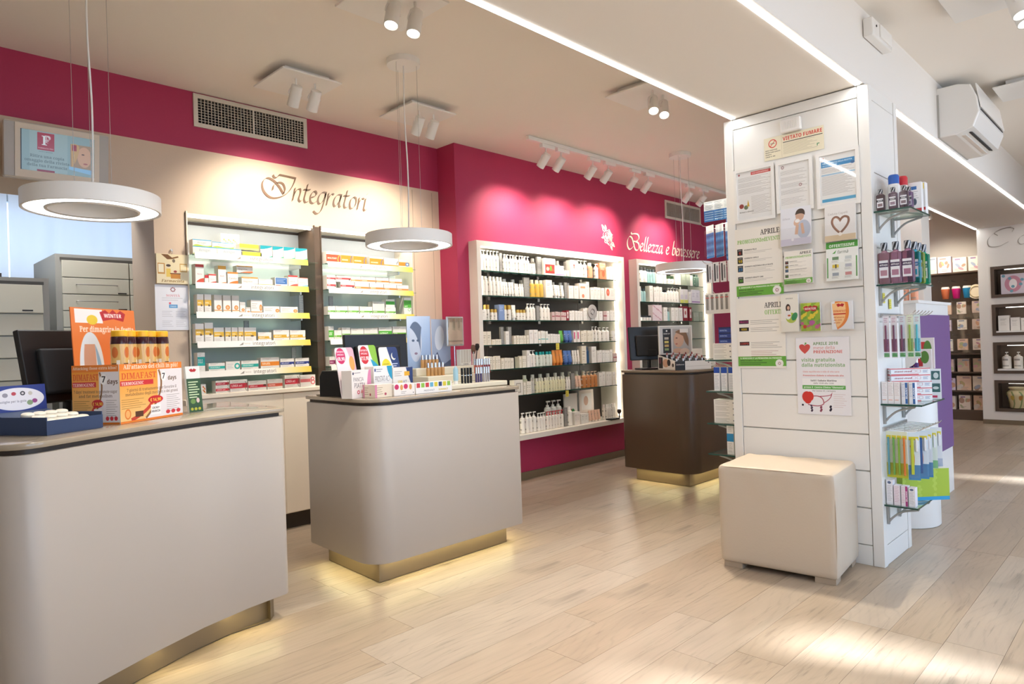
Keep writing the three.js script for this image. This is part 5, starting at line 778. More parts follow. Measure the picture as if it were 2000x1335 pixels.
const BOXES = {
  w: [pk(60, 110, '#f4eee4', (c, w, h) => { LN(c, 12, 24, 34, 2, 8, '#b9b1a6', 3); LN(c, 12, 46, 30, 4, 7, '#cfc8bd', 2); }), 'white carton', '#f1eadf'], cream: [pk(60, 60, '#f0e6d2', (c, w, h) => { LN(c, 10, 18, 36, 2, 8, '#b5a88f', 3); LN(c, 10, 38, 30, 2, 7, '#cdbfa6', 2); }), 'cream carton', '#ece1cc'],
  grey: [pk(36, 130, '#8b8882', (c) => LN(c, 6, 10, 24, 14, 8, '#b5b2ac', 2)), 'grey slim information stand', '#8b8882'], fruit: [pk(90, 120, '#f3ece2', (c, w, h) => { F(c, '#d8403a', 8, 44, 74, 64); EL(c, '#6aa03c', 52, 72, 9, 20); EL(c, '#f0c0a8', 28, 76, 12, 14); EL(c, '#e8624a', 70, 84, 9); }), 'carton with red fruit picture', '#efe6d8'],
  lil: [pk(90, 80, '#efe9ea', (c, w, h) => { F(c, '#b78fc0', 0, 66, w, 8); LN(c, 14, 20, 50, 3, 9, '#c6bcc6', 3); }), 'carton with lilac foot line', '#ece4e6'], mark: [pk(60, 110, '#f5efe6', (c) => { EL(c, '#d8584c', 34, 34, 8); EL(c, '#e89a8c', 34, 48, 6); LN(c, 12, 74, 36, 3, 8, '#c5bdb2', 2); }), 'white carton with red mark', '#f1eadf'],
  orange: [pk(60, 110, '#e58a62', (c) => { LN(c, 10, 24, 40, 3, 9, '#f4d2c0', 3); EL(c, '#d2603e', 36, 74, 14, 20); }), 'salmon orange carton', '#e08f6c'], peachb: [pk(70, 100, '#f2e8de', (c) => { F(c, '#e8a27c', 12, 20, 46, 12); EL(c, '#e58a62', 36, 80, 12); }), 'carton with peach print', '#efe3d6'], heart: [pk(110, 90, '#f1e8df', (c) => { EL(c, '#e0684a', 30, 34, 16, 26); F(c, '#f6e2d6', 28, 26, 4, 16); LN(c, 60, 20, 36, 5, 9, '#bfb5aa', 2); }), 'carton with orange balloon shape', '#eee3d6'],
  blue: [pk(60, 90, '#8299c4', (c) => LN(c, 8, 14, 40, 3, 10, '#c3d0e8', 3)), 'pale blue carton', '#8da0c6'], rosy: [pk(60, 70, '#d9c0b8', (c) => { F(c, '#a8585c', 0, 30, 60, 10); LN(c, 8, 12, 40, 2, 8, '#8e6a68', 2); }), 'rosy grey small carton', '#d2bab2'], wine: [pk(60, 90, '#8c2432', (c, w, h) => { F(c, '#efe3da', 12, 14, 36, 56); EL(c, '#c25a5a', 30, 40, 8, 12); }), 'wine red carton', '#8c2432'], tealline: [pk(50, 90, '#f2ede2', (c, w) => { F(c, '#59b5ae', 0, 56, w, 6); LN(c, 8, 20, 30, 3, 8, '#c2bbae', 2); }), 'white carton with turquoise line', '#efe8dc'],
  pink: [pk(60, 90, '#f3ece4', (c) => { F(c, '#d2457e', 8, 14, 22, 50); LN(c, 36, 20, 18, 4, 9, '#c5bdb2', 2); }), 'white carton with pink block', '#f0e8de'], frame: [pk(80, 100, '#efe6d6', (c) => { F(c, '#a89c8c', 18, 20, 44, 62); F(c, '#e4dac8', 24, 26, 32, 50); }), 'cream display frame', '#ece2d0'], sage: [pk(70, 90, '#a9b39c', (c) => LN(c, 10, 16, 46, 4, 9, '#d8dccb', 2)), 'sage green carton', '#b3baa4'], lime: [pk(70, 100, '#e6e0dd', (c, w, h) => { F(c, '#d3d66a', 0, 76, w, 24); for (let k = 0; k < 4; k++) F(c, '#b9a8bd', 12 + k * 13, 40, 5, 30); }), 'carton with lime foot', '#e6e0d2'], floral: [pk(90, 120, '#e6d2d4', (c) => { for (let k = 0; k < 26; k++) EL(c, ['#c99aa4', '#d9b3b8', '#b98790'][k % 3], (k * 47) % 90, (k * 31) % 118, 5); }), 'pink floral gift carton', '#e0ccce'],
};
const NTH = ['top shelf', 'second shelf', 'third shelf', 'fourth shelf', 'fifth shelf', 'sixth shelf', 'floor'];
function fillCase(rows, levels, which) {
  rows.forEach((row, r) => {
    const y = levels[r] + 0.0005, made = [];
    row.forEach(([x0, x1, n, kind, h, st]) => {
      x1 = Math.min(x1, which === 'wide' ? 5.985 : 7.9);
      const pitch = (x1 - x0) / n, rad = Math.min(0.034, pitch * 0.47), w0 = kind === 'box' ? BOXES[st][1] : (TONE[st][2] + ' ' + { pump: 'pump bottle', bottle: 'bottle', tube: 'tube', jar: 'jar', goldcap: 'gold-capped bottle' }[kind]);
      const label = w0, group = 'goods on ' + NTH[r] + ' of the ' + which + ' case';
      for (let i = 0; i < n; i++) {
        const x = x0 + pitch * (i + 0.5), jz = (rnd() - 0.5) * 0.012;
        let o; if (kind === 'box') { const [p, , side0] = BOXES[st]; const hh = Math.min(h, 0.185) * (n > 2 ? 0.94 + 0.06 * ((i * 3) % 4) / 3 : 1); o = single(st === 'grey' ? 'information_stand' : 'cosmetic_carton', label, st === 'grey' ? 'stand' : 'carton', pbox(pitch - 0.004, +hh.toFixed(3), st === 'grey' ? 0.02 : 0.06, p, { side: side0 }), p.at.paper, x, y + +hh.toFixed(3) / 2, -4.36 + jz, 0, group); }
        else o = place(proto(kind, st, +rad.toFixed(3), Math.min(h, 0.19)), label, kind === 'jar' ? 'jar' : kind === 'tube' ? 'tube' : 'bottle', group, x, y, -4.36 + jz);
        made.push([o, w0, NTH[r] + ' of the ' + which + ' case']);
      }
    });
    fromLeft(made);
  });
}
fillCase(WIDE, [...LEVELS, 0.431], 'wide'); fillCase(NARROW, LEVELS, 'narrower');
{ // a second line of goods behind, seen between the first ones
  [[4.02, 5.5, 12, 0, 'w'], [4.02, 5.4, 12, 1, 'w'], [4.6, 5.6, 9, 5, 'pale']].forEach(([a, b, n, r, tone]) => { for (let i = 0; i < n; i++) place(proto('bottle', tone, 0.028, 0.17), NTHW[i] + ' ' + TONE[tone][2] + ' back row bottle from left on ' + NTH[r] + ' of the wide case', 'bottle', 'back row bottles on ' + NTH[r] + ' of the wide case', a + (b - a) * (i + 0.5) / n, LEVELS[r] + 0.0005, -4.47); });
  for (let i = 0; i < 3; i++) place(proto('pump', 'w', 0.036, 0.26), ['left', 'middle', 'right'][i] + ' large white pump bottle at the back of the wide case floor', 'bottle', 'large pump bottles in the wide case', 4.97 + i * 0.08, 0.431, -4.47);
  const p1 = pk(120, 160, '#efe6da', (c) => { const cs = ['#c23a3a', '#3a8a4a', '#2f5fa0', '#4a2f6a']; cs.forEach((s, k) => EL(c, s, 62 + (k % 2) * 16, 96 + (k >> 1) * 18, 14, 12)); }), p2 = pk(130, 170, '#ecdccb', (c) => { F(c, '#f4ece2', 20, 20, 90, 90); EL(c, '#d8ae92', 60, 60, 20, 26); LN(c, 20, 124, 90, 3, 10, '#b9a592', 3); });
  single('advert_board', 'small cream advert board with coloured blots on the wide case floor', 'board', pbox(0.21, 0.3, 0.012, p1, { side: '#e9dfd0' }), p1.at.paper, 5.36, 0.431 + 0.151, -4.5); single('advert_board', 'beige advert board with a pale photograph on the wide case floor', 'board', pbox(0.24, 0.32, 0.012, p2, { side: '#e9dfd0' }), p2.at.paper, 5.62, 0.431 + 0.161, -4.5);
  const b = thing('make_up_brush', 'dark make-up brush standing in front right corner of wide case', 'brush', 5.93, 0.431, -4.3); put(b, 'handle', cyl(0.008, 0.006, 0.05, 10), M.black, 0, 0.025, 0); put(b, 'bristles', lathe([[0, 0.05], [0.012, 0.05], [0.024, 0.075], [0.018, 0.095], [0, 0.1]], 12), mat('#3a2c26', 0.9));
  single('compact_tray', 'flat dark compact tray at front right corner of wide case', 'tray', rbox(0.16, 0.014, 0.07, 0.004), M.blackMat, 5.8, 0.4385, -4.29);
  for (const [x, y, s] of [[5.0, 1.245, 'fourth'], [5.12, 0.775, 'sixth']]) { const p = pk(40, 50, '#efd95a', (c) => LN(c, 6, 10, 26, 4, 9, '#8a7a2a', 3)); single('price_tag', 'yellow price tag hanging from ' + s + ' shelf of the wide case', 'tag', pbox(0.045, 0.06, 0.002, p), p.at.paper, x, y - 0.02, -4.335); }
  const d = thing('shelf_badge', 'round grey badge on the third shelf edge of the wide case', 'badge', 5.55, 1.57, -4.32); put(d, 'disc', cyl(0.075, 0.075, 0.006, 20), mat('#b5aea8', 0.5), 0, 0, 0, Math.PI / 2); put(d, 'emblem', nibGeo([[[-0.04, 0], [-0.01, 0.03], [0.03, 0.01], [0.0, -0.03], [-0.03, -0.01]]], 0.01, 0.7, 0.002), mat('#7e7470', 0.5), 0, 0, 0.004);
}

// ---------- goods on the narrow counter side and window side of the column ----------
const capStripe = pk(64, 32, '#26262a', (c) => { for (let k = -2; k < 9; k++) PG(c, '#c9c9cc', [[k * 10, 32], [k * 10 + 5, 32], [k * 10 + 13, 0], [k * 10 + 8, 0]]); });
function mouthwash(name, h, w, liquid, label, x, y, z, opts = {}) {
  const t = thing(name, label, 'bottle', x, y, z, opts.ry ?? 0, opts.group), d = w * 0.62;
  const s = (k) => rbox(w * k, h * 0.76, d * k, Math.min(0.01, d * 0.3), 3);
  put(t, 'body', s(1), mat(liquid, 0.06, { transmission: 0.8, thickness: 0.03, ior: 1.34, attenuationColor: new THREE.Color(liquid).lerp(new THREE.Color('#ffffff'), 0.3).getHex(), attenuationDistance: 0.16 }), 0, h * 0.385, 0);
  put(t, 'neck', cyl(w * 0.2, w * 0.3, h * 0.06, 12), mat(liquid, 0.1), 0, h * 0.78, 0);
  put(t, 'cap', remap(new THREE.CylinderGeometry(w * 0.27, w * 0.27, h * 0.18, 14, 1, true), capStripe), capStripe.at.gloss, 0, h * 0.9, 0); put(t, 'cap_top', cyl(w * 0.26, w * 0.27, 0.004, 14), M.black, 0, h * 0.99, 0);
  const lp = pk(60, 90, '#e9e9ee', (c, W2, H2) => { F(c, opts.lab ?? '#3a3a6a', 0, 14, W2, 20); T(c, opts.txt ?? 'FRESH', 30, 24, 14, '#f4f4f4', { a: 'center', w: 52 }); F(c, liquid, 8, 50, 44, 28); });
  put(t, 'label', pbox(w * 0.72, h * 0.42, 0.0015, lp), lp.at.gloss, 0, h * 0.36, d / 2 + 0.001); put(t, 'label', pbox(d * 0.8, h * 0.4, 0.0015, lp), lp.at.gloss, -w / 2 - 0.001, h * 0.36, 0, 0, HP, 0);
  return t;
}
[[3.975, -1.115, '#b58a97', 'purple mouthwash bottle against the column, first of the three'], [3.975, -1.06, '#ae8094', 'purple mouthwash bottle, middle of the three'], [3.98, -1.005, '#a3728c', 'purple mouthwash bottle at the shelf corner, third of the three'], [4.08, -1.0, '#3fb0c8', 'light blue mouthwash bottle on the column shelf'], [4.16, -1.0, '#a8b83a', 'yellow-green mouthwash bottle on the column shelf'], [4.26, -1.0, '#22b08a', 'emerald green mouthwash bottle at the far end of column shelf']].forEach(([x, z, col, s], i) => mouthwash('mouthwash_bottle', 0.222, 0.06, col, s, x, 1.509, z, { lab: ['#3a2a4a', '#3a2a4a', '#3a2a4a', '#1f6fae', '#d9b32a', '#1f7a6a'][i], txt: 'ANTIPLAQUE', ry: HP + (i > 2 ? 0 : 0) }));
[[3.965, -1.12, 0], [3.965, -1.06, 0], [3.97, -1.01, 0], [4.02, -1.0, 1]].forEach(([x, z], i) => mouthwash('small_mouthwash_bottle', 0.115, 0.042, ['#8a7478', '#957f8f', '#85727a', '#957ba0'][i], ['small dark rinse bottle against the column on topmost glass shelf', 'small rinse bottle, second from the column on topmost glass shelf', 'small rinse bottle, third from the column on topmost glass shelf', 'small violet labelled rinse bottle at the corner of topmost glass shelf'][i], x, 1.901, z, { lab: '#4a4a52', txt: 'RINSE', ry: HP }));
[[4.06, -1.08, '#2f62b8', 'blue'], [4.14, -1.06, '#cf2f36', 'red']].forEach(([x, z, col, s]) => { const t = thing('spray_can', 'white spray can with ' + s + ' cap on topmost glass shelf', 'can', x, 1.901, z); put(t, 'body', lathe([[0, 0], [0.029, 0], [0.03, 0.004], [0.03, 0.14], [0.026, 0.15], [0, 0.15]], 18), M.whiteGloss); put(t, 'cap', lathe([[0.026, 0.15], [0.027, 0.19], [0.022, 0.2], [0, 0.2]], 18), mat(col, 0.35)); put(t, 'label_band', cyl(0.0304, 0.0304, 0.05, 18), mat('#d9d3cf', 0.4), 0, 0.07, 0); });
{
  const y1 = pk(70, 130, '#efeeec', (c) => { F(c, '#f0cf2f', 6, 4, 58, 24); LN(c, 14, 12, 40, 2, 7, '#8a7a2a', 3); F(c, '#c8ccd2', 22, 44, 26, 50); EL(c, '#3a3f48', 34, 62, 9, 14); F(c, '#cf3a3a', 0, 104, 70, 12); }), y2 = pk(60, 130, '#f0eff0', (c) => { F(c, '#2f6ab0', 10, 18, 28, 14); LN(c, 10, 40, 36, 4, 9, '#a9a9b0', 2); EL(c, '#4a5a6a', 28, 84, 9, 14); F(c, '#d0484a', 0, 112, 60, 14); });
  single('denture_carton', 'white carton with yellow top on topmost glass shelf', 'carton', pbox(0.07, 0.17, 0.05, y1, { left: y1, side: '#efeeec' }), y1.at.paper, 4.265, 1.901 + 0.0855, -1.01, HP); single('denture_carton', 'white carton with blue logo next to the yellow topped carton', 'carton', pbox(0.06, 0.165, 0.04, y2, { side: '#efeeec' }), y2.at.paper, 4.2, 1.901 + 0.083, -1.01, HP);
}
function rail(name, label, x0, x1, y, z0, z1, n, side) { const t = thing(name, label, 'hook rail', (x0 + x1) / 2, y, z0); put(t, 'rail', box(x1 - x0, 0.022, 0.01), M.metal, 0, 0, 0.003 * side); for (let k = 0; k < n; k++) { const x = -(x1 - x0) / 2 + (x1 - x0) * (k + 0.5) / n; put(t, 'prong', tube([[x, 0, 0.004 * side], [x, 0.0, (Math.abs(z1 - z0) - 0.02) * side], [x, 0.018, Math.abs(z1 - z0) * side]], 0.0025, 12, 5), M.chrome); } }
function blister(name, label, x, y, z, w, h, ry, card, stuff, group) {       // card with a clear bubble and what it holds; y is the top
  const t = thing(name, label, 'blister pack', x, y, z, ry, group); const g = pbox(w, h, 0.0012, card); put(t, 'card', g, card.at.paper, 0, -h / 2, 0); stuff.forEach(([c, dx, ww, y0, y1]) => put(t, 'brush', rbox(ww, y1 - y0, 0.01, 0.003, 1), mat(c, 0.35), dx, -(y0 + y1) / 2, 0.009)); put(t, 'bubble', rbox(w * 0.86, h * 0.8, 0.02, 0.006, 2), M.acrylic, 0, -h * 0.55, 0.011); return t;
}
{
  rail('hook_rail', 'upper chrome hook rail with interdental packs on the window side of column', 3.95, 4.36, 1.345, PZ1, -0.98, 6, 1); rail('hook_rail', 'lower chrome hook rail with toothbrush packs on the window side of column', 3.95, 4.38, 0.735, PZ1, -0.96, 7, 1);
  const cd = ['#e8e2e6', '#d9e4ea', '#e2ead2', '#dcecef'].map((b, k) => pk(40, 200, b, (c) => { F(c, ['#8c4a6a', '#6a3f5a', '#8fae3c', '#4ab0c0'][k], 4, 110, 32, 60); F(c, '#4f9a5a', 4, 176, 32, 18); LN(c, 8, 12, 24, 3, 8, '#b06a8a', 2); }));
  [['#7a3f5c', -1.12], ['#6e3a58', -1.085], ['#7c4462', -1.05], ['#8fae4a', -1.015], ['#4fb6c6', -0.985]].forEach(([col, z], k) => blister('interdental_pack', ['plum interdental pack nearest the column on upper hook rail', 'plum interdental pack, second from the column on upper rail', 'plum interdental pack, third from the column on upper rail', 'green interdental pack on upper hook rail', 'turquoise interdental pack at the outer end of upper rail'][k], 3.975 + k * 0.012, 1.34, z, 0.03, 0.225, HP, cd[Math.min(3, Math.max(0, k - 1))], [[col, 0, 0.008, 0.05, 0.19]]));
  const tb = ['#e2e7cf', '#dfe9ef', '#e9efe6', '#eceff2'].map((b, k) => pk(60, 220, b, (c) => { F(c, ['#c3c32f', '#3f86b8', '#7fbf8a', '#b9c4d8'][k], 0, 150, 60, 70); F(c, '#e6d23c', 6, 20, 48, 16); CV(c, ['#4f9a4a', '#e0762a', '#7fc06a', '#8a8ac0'][k], 8, [14, 60, 40, 110, 20, 180], false); }));
  [['#5aa0b0', -1.125, 0, 'teal'], ['#6fae4a', -1.1, 0, 'green'], ['#8ab83a', -1.075, 0, 'lime'], ['#e0782a', -1.05, 0, 'orange']].forEach(([col, z, k, s]) => blister('toothbrush_pack', 'slim toothbrush pack with ' + s + ' handle at the column end of lower rail', 3.97, 0.725, z, 0.026, 0.245, HP, tb[0], [[col, 0, 0.009, 0.03, 0.23]]));
  [[4.0, -1.015, 1, '#c9d23a', 'yellow-green wavy'], [4.06, -0.99, 1, '#2f5f9a', 'dark blue'], [4.12, -0.985, 1, '#d2424a', 'red and white'], [4.2, -0.98, 2, '#8ccf8a', 'mint green'], [4.28, -0.975, 3, '#a9b0d0', 'lavender']].forEach(([x, z, k, col, s]) => blister('toothbrush_pack', 'toothbrush pack with ' + s + ' brush on lower hook rail', x, 0.72, z, 0.055, 0.25, HP + 0.35, tb[k], [[col, -0.008, 0.014, 0.03, 0.22], ['#f0f0f2', 0.012, 0.01, 0.03, 0.1]]));
  const tp = pk(170, 44, '#eff0f2', (c) => { F(c, '#d23a40', 0, 0, 170, 6); F(c, '#d23a40', 0, 37, 120, 5); T(c, 'ment-med', 14, 20, 15, '#8f2a32', { st: 'italic' }); for (const x of [90, 112]) { c.strokeStyle = '#b04a50'; c.strokeRect(x, 13, 16, 14); } LN(c, 138, 14, 24, 3, 6, '#9aa4c0', 3); }), te = pk(40, 44, '#eff0f4', (c) => { T(c, 'med', 4, 16, 17, '#3a4a8a'); F(c, '#d23a40', 0, 28, 40, 7); }), tv = pk(50, 120, '#f0eef0', (c) => { LN(c, 6, 8, 36, 9, 8, '#c9b8b4', 2); F(c, '#e0a898', 6, 96, 30, 4); }), tbv = pk(50, 120, '#e8ecf4', (c) => { F(c, '#3a6cb0', 30, 4, 20, 112); c.save(); c.translate(40, 60); c.rotate(-Math.PI / 2); T(c, 'BLANX', 0, 0, 19, '#f0f4fa', { a: 'center' }); c.restore(); LN(c, 4, 12, 22, 9, 8, '#a9b4d0', 2); });
  [0, 1, 2, 3, 4].forEach((k) => single('toothpaste_carton', 'long red and white toothpaste carton, ' + ['lowest', 'second lowest', 'middle', 'second highest', 'topmost'][k] + ' of the lying stack', 'carton', pbox(0.2, 0.036, 0.045, tp, { right: te, left: tp, side: '#eceaec' }), tp.at.paper, 4.16 + (k > 2 ? -0.03 : 0), 0.873 + 0.018 + k * 0.0362, -1.06, -0.9 + 0.0 * k));
  [[-1.13, tv, 'cream'], [-1.1, tv, 'cream'], [-1.07, tv, 'cream'], [-1.035, tbv, 'blue lettered'], [-1.0, tbv, 'blue lettered']].forEach(([z, p, s], q) => single('toothpaste_box', NTHW[q] + ' small upright ' + s + ' toothpaste box outward from column, before lying cartons', 'carton', pbox(0.028, 0.115, 0.04, p, { side: '#ece8ea' }), p.at.paper, 3.965, 0.873 + 0.058, z, HP, 'upright toothpaste boxes'));
  const bp = pk(90, 160, '#e9eef2', (c) => { CV(c, '#2f66b0', 14, [14, 8, 30, 60, 16, 150], false); F(c, '#3f6a6a', 44, 10, 40, 46); EL(c, '#d9e4e2', 66, 34, 12, 16); F(c, '#3f6a6a', 44, 76, 40, 46); EL(c, '#d9e4e2', 64, 100, 14, 8); F(c, '#d23a60', 20, 140, 50, 12); });
  single('electric_brush_box', 'upright box with blue curve and photos at the end of toothpaste shelf', 'carton', pbox(0.09, 0.165, 0.06, bp, { left: bp, side: '#e9eef2' }), bp.at.paper, 4.34, 0.873 + 0.083, -1.0, HP + 0.2);
  const cb = pk(50, 110, '#efedf0', (c) => { EL(c, '#5a6a8a', 24, 12, 14, 6); LN(c, 6, 26, 36, 10, 7, '#bdb8bd', 2); }), pb = pk(50, 100, '#f0e4ea', (c) => { LN(c, 6, 8, 36, 10, 8, '#d2a8b8', 2); }), xb = pk(50, 100, '#efe6ec', (c) => { F(c, '#b03a80', 32, 0, 18, 100); c.save(); c.translate(41, 50); c.rotate(-Math.PI / 2); T(c, 'BLANX', 0, 0, 16, '#fbeef6', { a: 'center' }); c.restore(); LN(c, 4, 8, 24, 10, 8, '#d8a8ba', 2); });
  [[-1.125, 0.13, cb, 'tall white'], [-1.09, 0.105, pb, 'pale pink'], [-1.055, 0.105, xb, 'magenta sided'], [-1.02, 0.1, cb, 'low white']].forEach(([z, h, p, s]) => single('children_toothpaste_box', s + ' small box on the lowest glass shelf', 'carton', pbox(0.03, h, 0.045, p, { side: '#e9e2e8' }), p.at.paper, 3.975, 0.336 + h / 2, z, HP));
  const gb = pk(200, 150, '#a9c43a', (c) => { for (let k = 0; k < 30; k++) EL(c, '#b6cf4e', (k * 67) % 200, (k * 41) % 150, 9, 7, k); F(c, '#2f9fd6', 0, 132, 200, 18); });
  single('children_set_box', 'bright green children’s set box with blue foot on lowest glass shelf', 'box', pbox(0.26, 0.17, 0.05, gb, { side: '#e6e8da', left: gb }), gb.at.paper, 4.17, 0.336 + 0.086, -1.02, -0.75);
  for (const [x, y] of [[3.99, 1.44], [4.1, 1.41]]) { const p = pk(30, 40, '#e8d840', (c) => LN(c, 5, 8, 20, 4, 8, '#8a842a', 2)); single('price_label', x < 4 ? 'small yellow price label on column side, nearer the front' : 'small yellow price label on column side, further back', 'tag', pbox(0.04, 0.055, 0.001, p), p.at.paper, x + 0.06, y, PZ1 + 0.002, 0); }
  // side towards the counters: hooks with packs, cartons on shelves
  const bk = pk(60, 110, '#dfe6ea', (c) => { F(c, '#2f6fb0', 0, 50, 60, 60); LN(c, 6, 8, 46, 5, 8, '#7a8a9a', 2); for (let k = 0; k < 4; k++) F(c, '#a9c6de', 6, 60 + k * 12, 48, 4); }), bk2 = pk(70, 140, '#2f74b8', (c) => { for (let k = 0; k < 6; k++) F(c, k % 2 ? '#4f90cc' : '#2a5f9c', 0, 40 + k * 16, 70, 10); F(c, '#dfe6ea', 0, 0, 70, 34); }), bk3 = pk(50, 110, '#dbd9da', (c) => { F(c, '#34343c', 10, 10, 12, 92); F(c, '#6a6a72', 30, 20, 10, 70); }), bk4 = pk(40, 110, '#ded9d2', (c) => { F(c, '#8c8880', 10, 8, 18, 80); F(c, '#c25a5a', 8, 20, 24, 6); });
  [[2.14, bk, 0.13, 0.06, 'pale blue packet', 3], [1.985, bk2, 0.21, 0.07, 'blue checked pouch', 3], [1.745, bk3, 0.13, 0.035, 'clear pack with dark handle', 4], [1.545, bk4, 0.13, 0.03, 'clear narrow pack', 6]].forEach(([y, p, h, w, s, n], r) => {
    rail('hook_bar', 'chrome hook at ' + ['topmost', 'second', 'third', 'lowest'][r] + ' row on the counter side of column', 3.96, 4.36, y, PZ0, PZ0 - 0.24, 3, -1);
    for (let k = 0; k < n; k++) blister('hanging_pack', NTHW[k] + ' ' + s + ' outward from the column on its counter side', 4.0 + (r === 1 ? 0.0 : 0), y - 0.005, PZ0 - 0.03 - k * (0.2 / n), w * 1.2, h, HP - 0.5 * (r === 1), p, [], s + 's on column hooks');
    for (let k = 0; k < 2; k++) blister('hanging_pack', ['inner ', 'outer '][k] + s + ' on rear hooks of the counter side of column', 4.2, y - 0.005, PZ0 - 0.05 - k * 0.07, w, h, HP, p, [], s + 's on rear column hooks');
  });
  const bb = pk(90, 34, '#2a3f86', (c) => { F(c, '#1d2a58', 0, 0, 90, 10); T(c, 'DENTAL', 8, 22, 12, '#9fb4e0'); }), wb = pk(110, 34, '#ece6de', (c) => { LN(c, 8, 8, 70, 3, 8, '#a9a199', 2); EL(c, '#6a6a70', 92, 18, 4); }), bt = pk(40, 120, '#e9e8ea', (c) => { F(c, '#1f4aa8', 0, 0, 40, 30); LN(c, 6, 40, 26, 9, 8, '#a8aab4', 2); }), tt = pk(40, 150, '#ece9e6', (c) => { F(c, '#2a8fc8', 0, 44, 40, 40); LN(c, 8, 6, 22, 4, 8, '#b0aca8', 2); LN(c, 8, 94, 22, 6, 8, '#b0aca8', 2); });
  for (let k = 0; k < 3; k++) single('paste_carton', 'white lying carton, ' + ['lowest', 'middle', 'upper'][k] + ' on topmost counter-side shelf of column', 'carton', pbox(0.14, 0.034, 0.06, wb, { side: '#ece6de' }), wb.at.paper, 4.03, 1.116 + 0.017 + k * 0.0342, PZ0 - 0.1, HP); for (let k = 0; k < 3; k++) single('paste_carton', 'navy lying carton, ' + ['lowest', 'middle', 'upper'][k] + ' above the white lying cartons', 'carton', pbox(0.1, 0.034, 0.05, bb, { side: '#26356c' }), bb.at.paper, 4.03, 1.116 + 0.12 + k * 0.0342, PZ0 - 0.08, HP);
  for (let k = 0; k < 3; k++) single('cream_carton', NTHW[k] + ' upright carton with royal blue top outward from column on its counter side', 'carton', pbox(0.04, 0.15, 0.04, bt, { side: '#e6e5e8' }), bt.at.paper, 4.0, 0.916 + 0.0755, PZ0 - 0.04 - k * 0.05, HP, 'blue topped cartons'); for (let k = 0; k < 4; k++) single('paste_carton', 'white lying carton, ' + ['lowest', 'second', 'third', 'topmost'][k] + ' on third counter-side shelf of column', 'carton', pbox(0.16, 0.037, 0.07, wb, { side: '#ece6de' }), wb.at.paper, 4.02, 0.711 + 0.019 + k * 0.0372, PZ0 - 0.09, HP); single('cream_carton', 'upright white carton with cyan block on lowest counter-side shelf of column', 'carton', pbox(0.045, 0.185, 0.05, tt, { side: '#e6e4e2' }), tt.at.paper, 4.0, 0.516 + 0.093, PZ0 - 0.06, HP);
}

// ---------- curved counter: monitor, displays ----------
function monitor(label, x, z, ry, w, h, tilt, y = 0.993) {
  const t = thing('computer_monitor', label, 'monitor', x, y, z, ry);
  put(t, 'base', rbox(0.22, 0.014, 0.16, 0.005), M.black, 0, 0.007, 0); bar(t, 'stand', [0, 0.01, 0], [0, 0.12 + h * 0.3, 0.01], 0.018, M.black, 10);
  const s = put(t, 'screen_case', rbox(w, h, 0.028, 0.006), M.black, 0, 0.085 + h / 2, 0.022, tilt, 0, 0); put(s, 'rear_bulge', rbox(w * 0.72, h * 0.62, 0.03, 0.012), M.blackMat, 0, -h * 0.08, 0.022); put(s, 'screen', box(w - 0.03, h - 0.035, 0.002), mat('#1b2026', 0.15), 0, 0, -0.0145); put(s, 'hinge', rbox(0.08, 0.06, 0.04, 0.006), M.blackMat, 0, -h * 0.3, 0.02);
}
monitor('black monitor seen from behind at the blue tray on the curved counter', 0.69, -3.34, 0.5, 0.42, 0.3, -0.2);
monitor('black monitor seen from behind on the middle counter', 2.37, -3.56, -0.05, 0.44, 0.27, -0.06);
monitor('black monitor beside the portrait make-up stand on the brown counter', 5.2, -3.42, -0.55, 0.4, 0.3, -0.12);
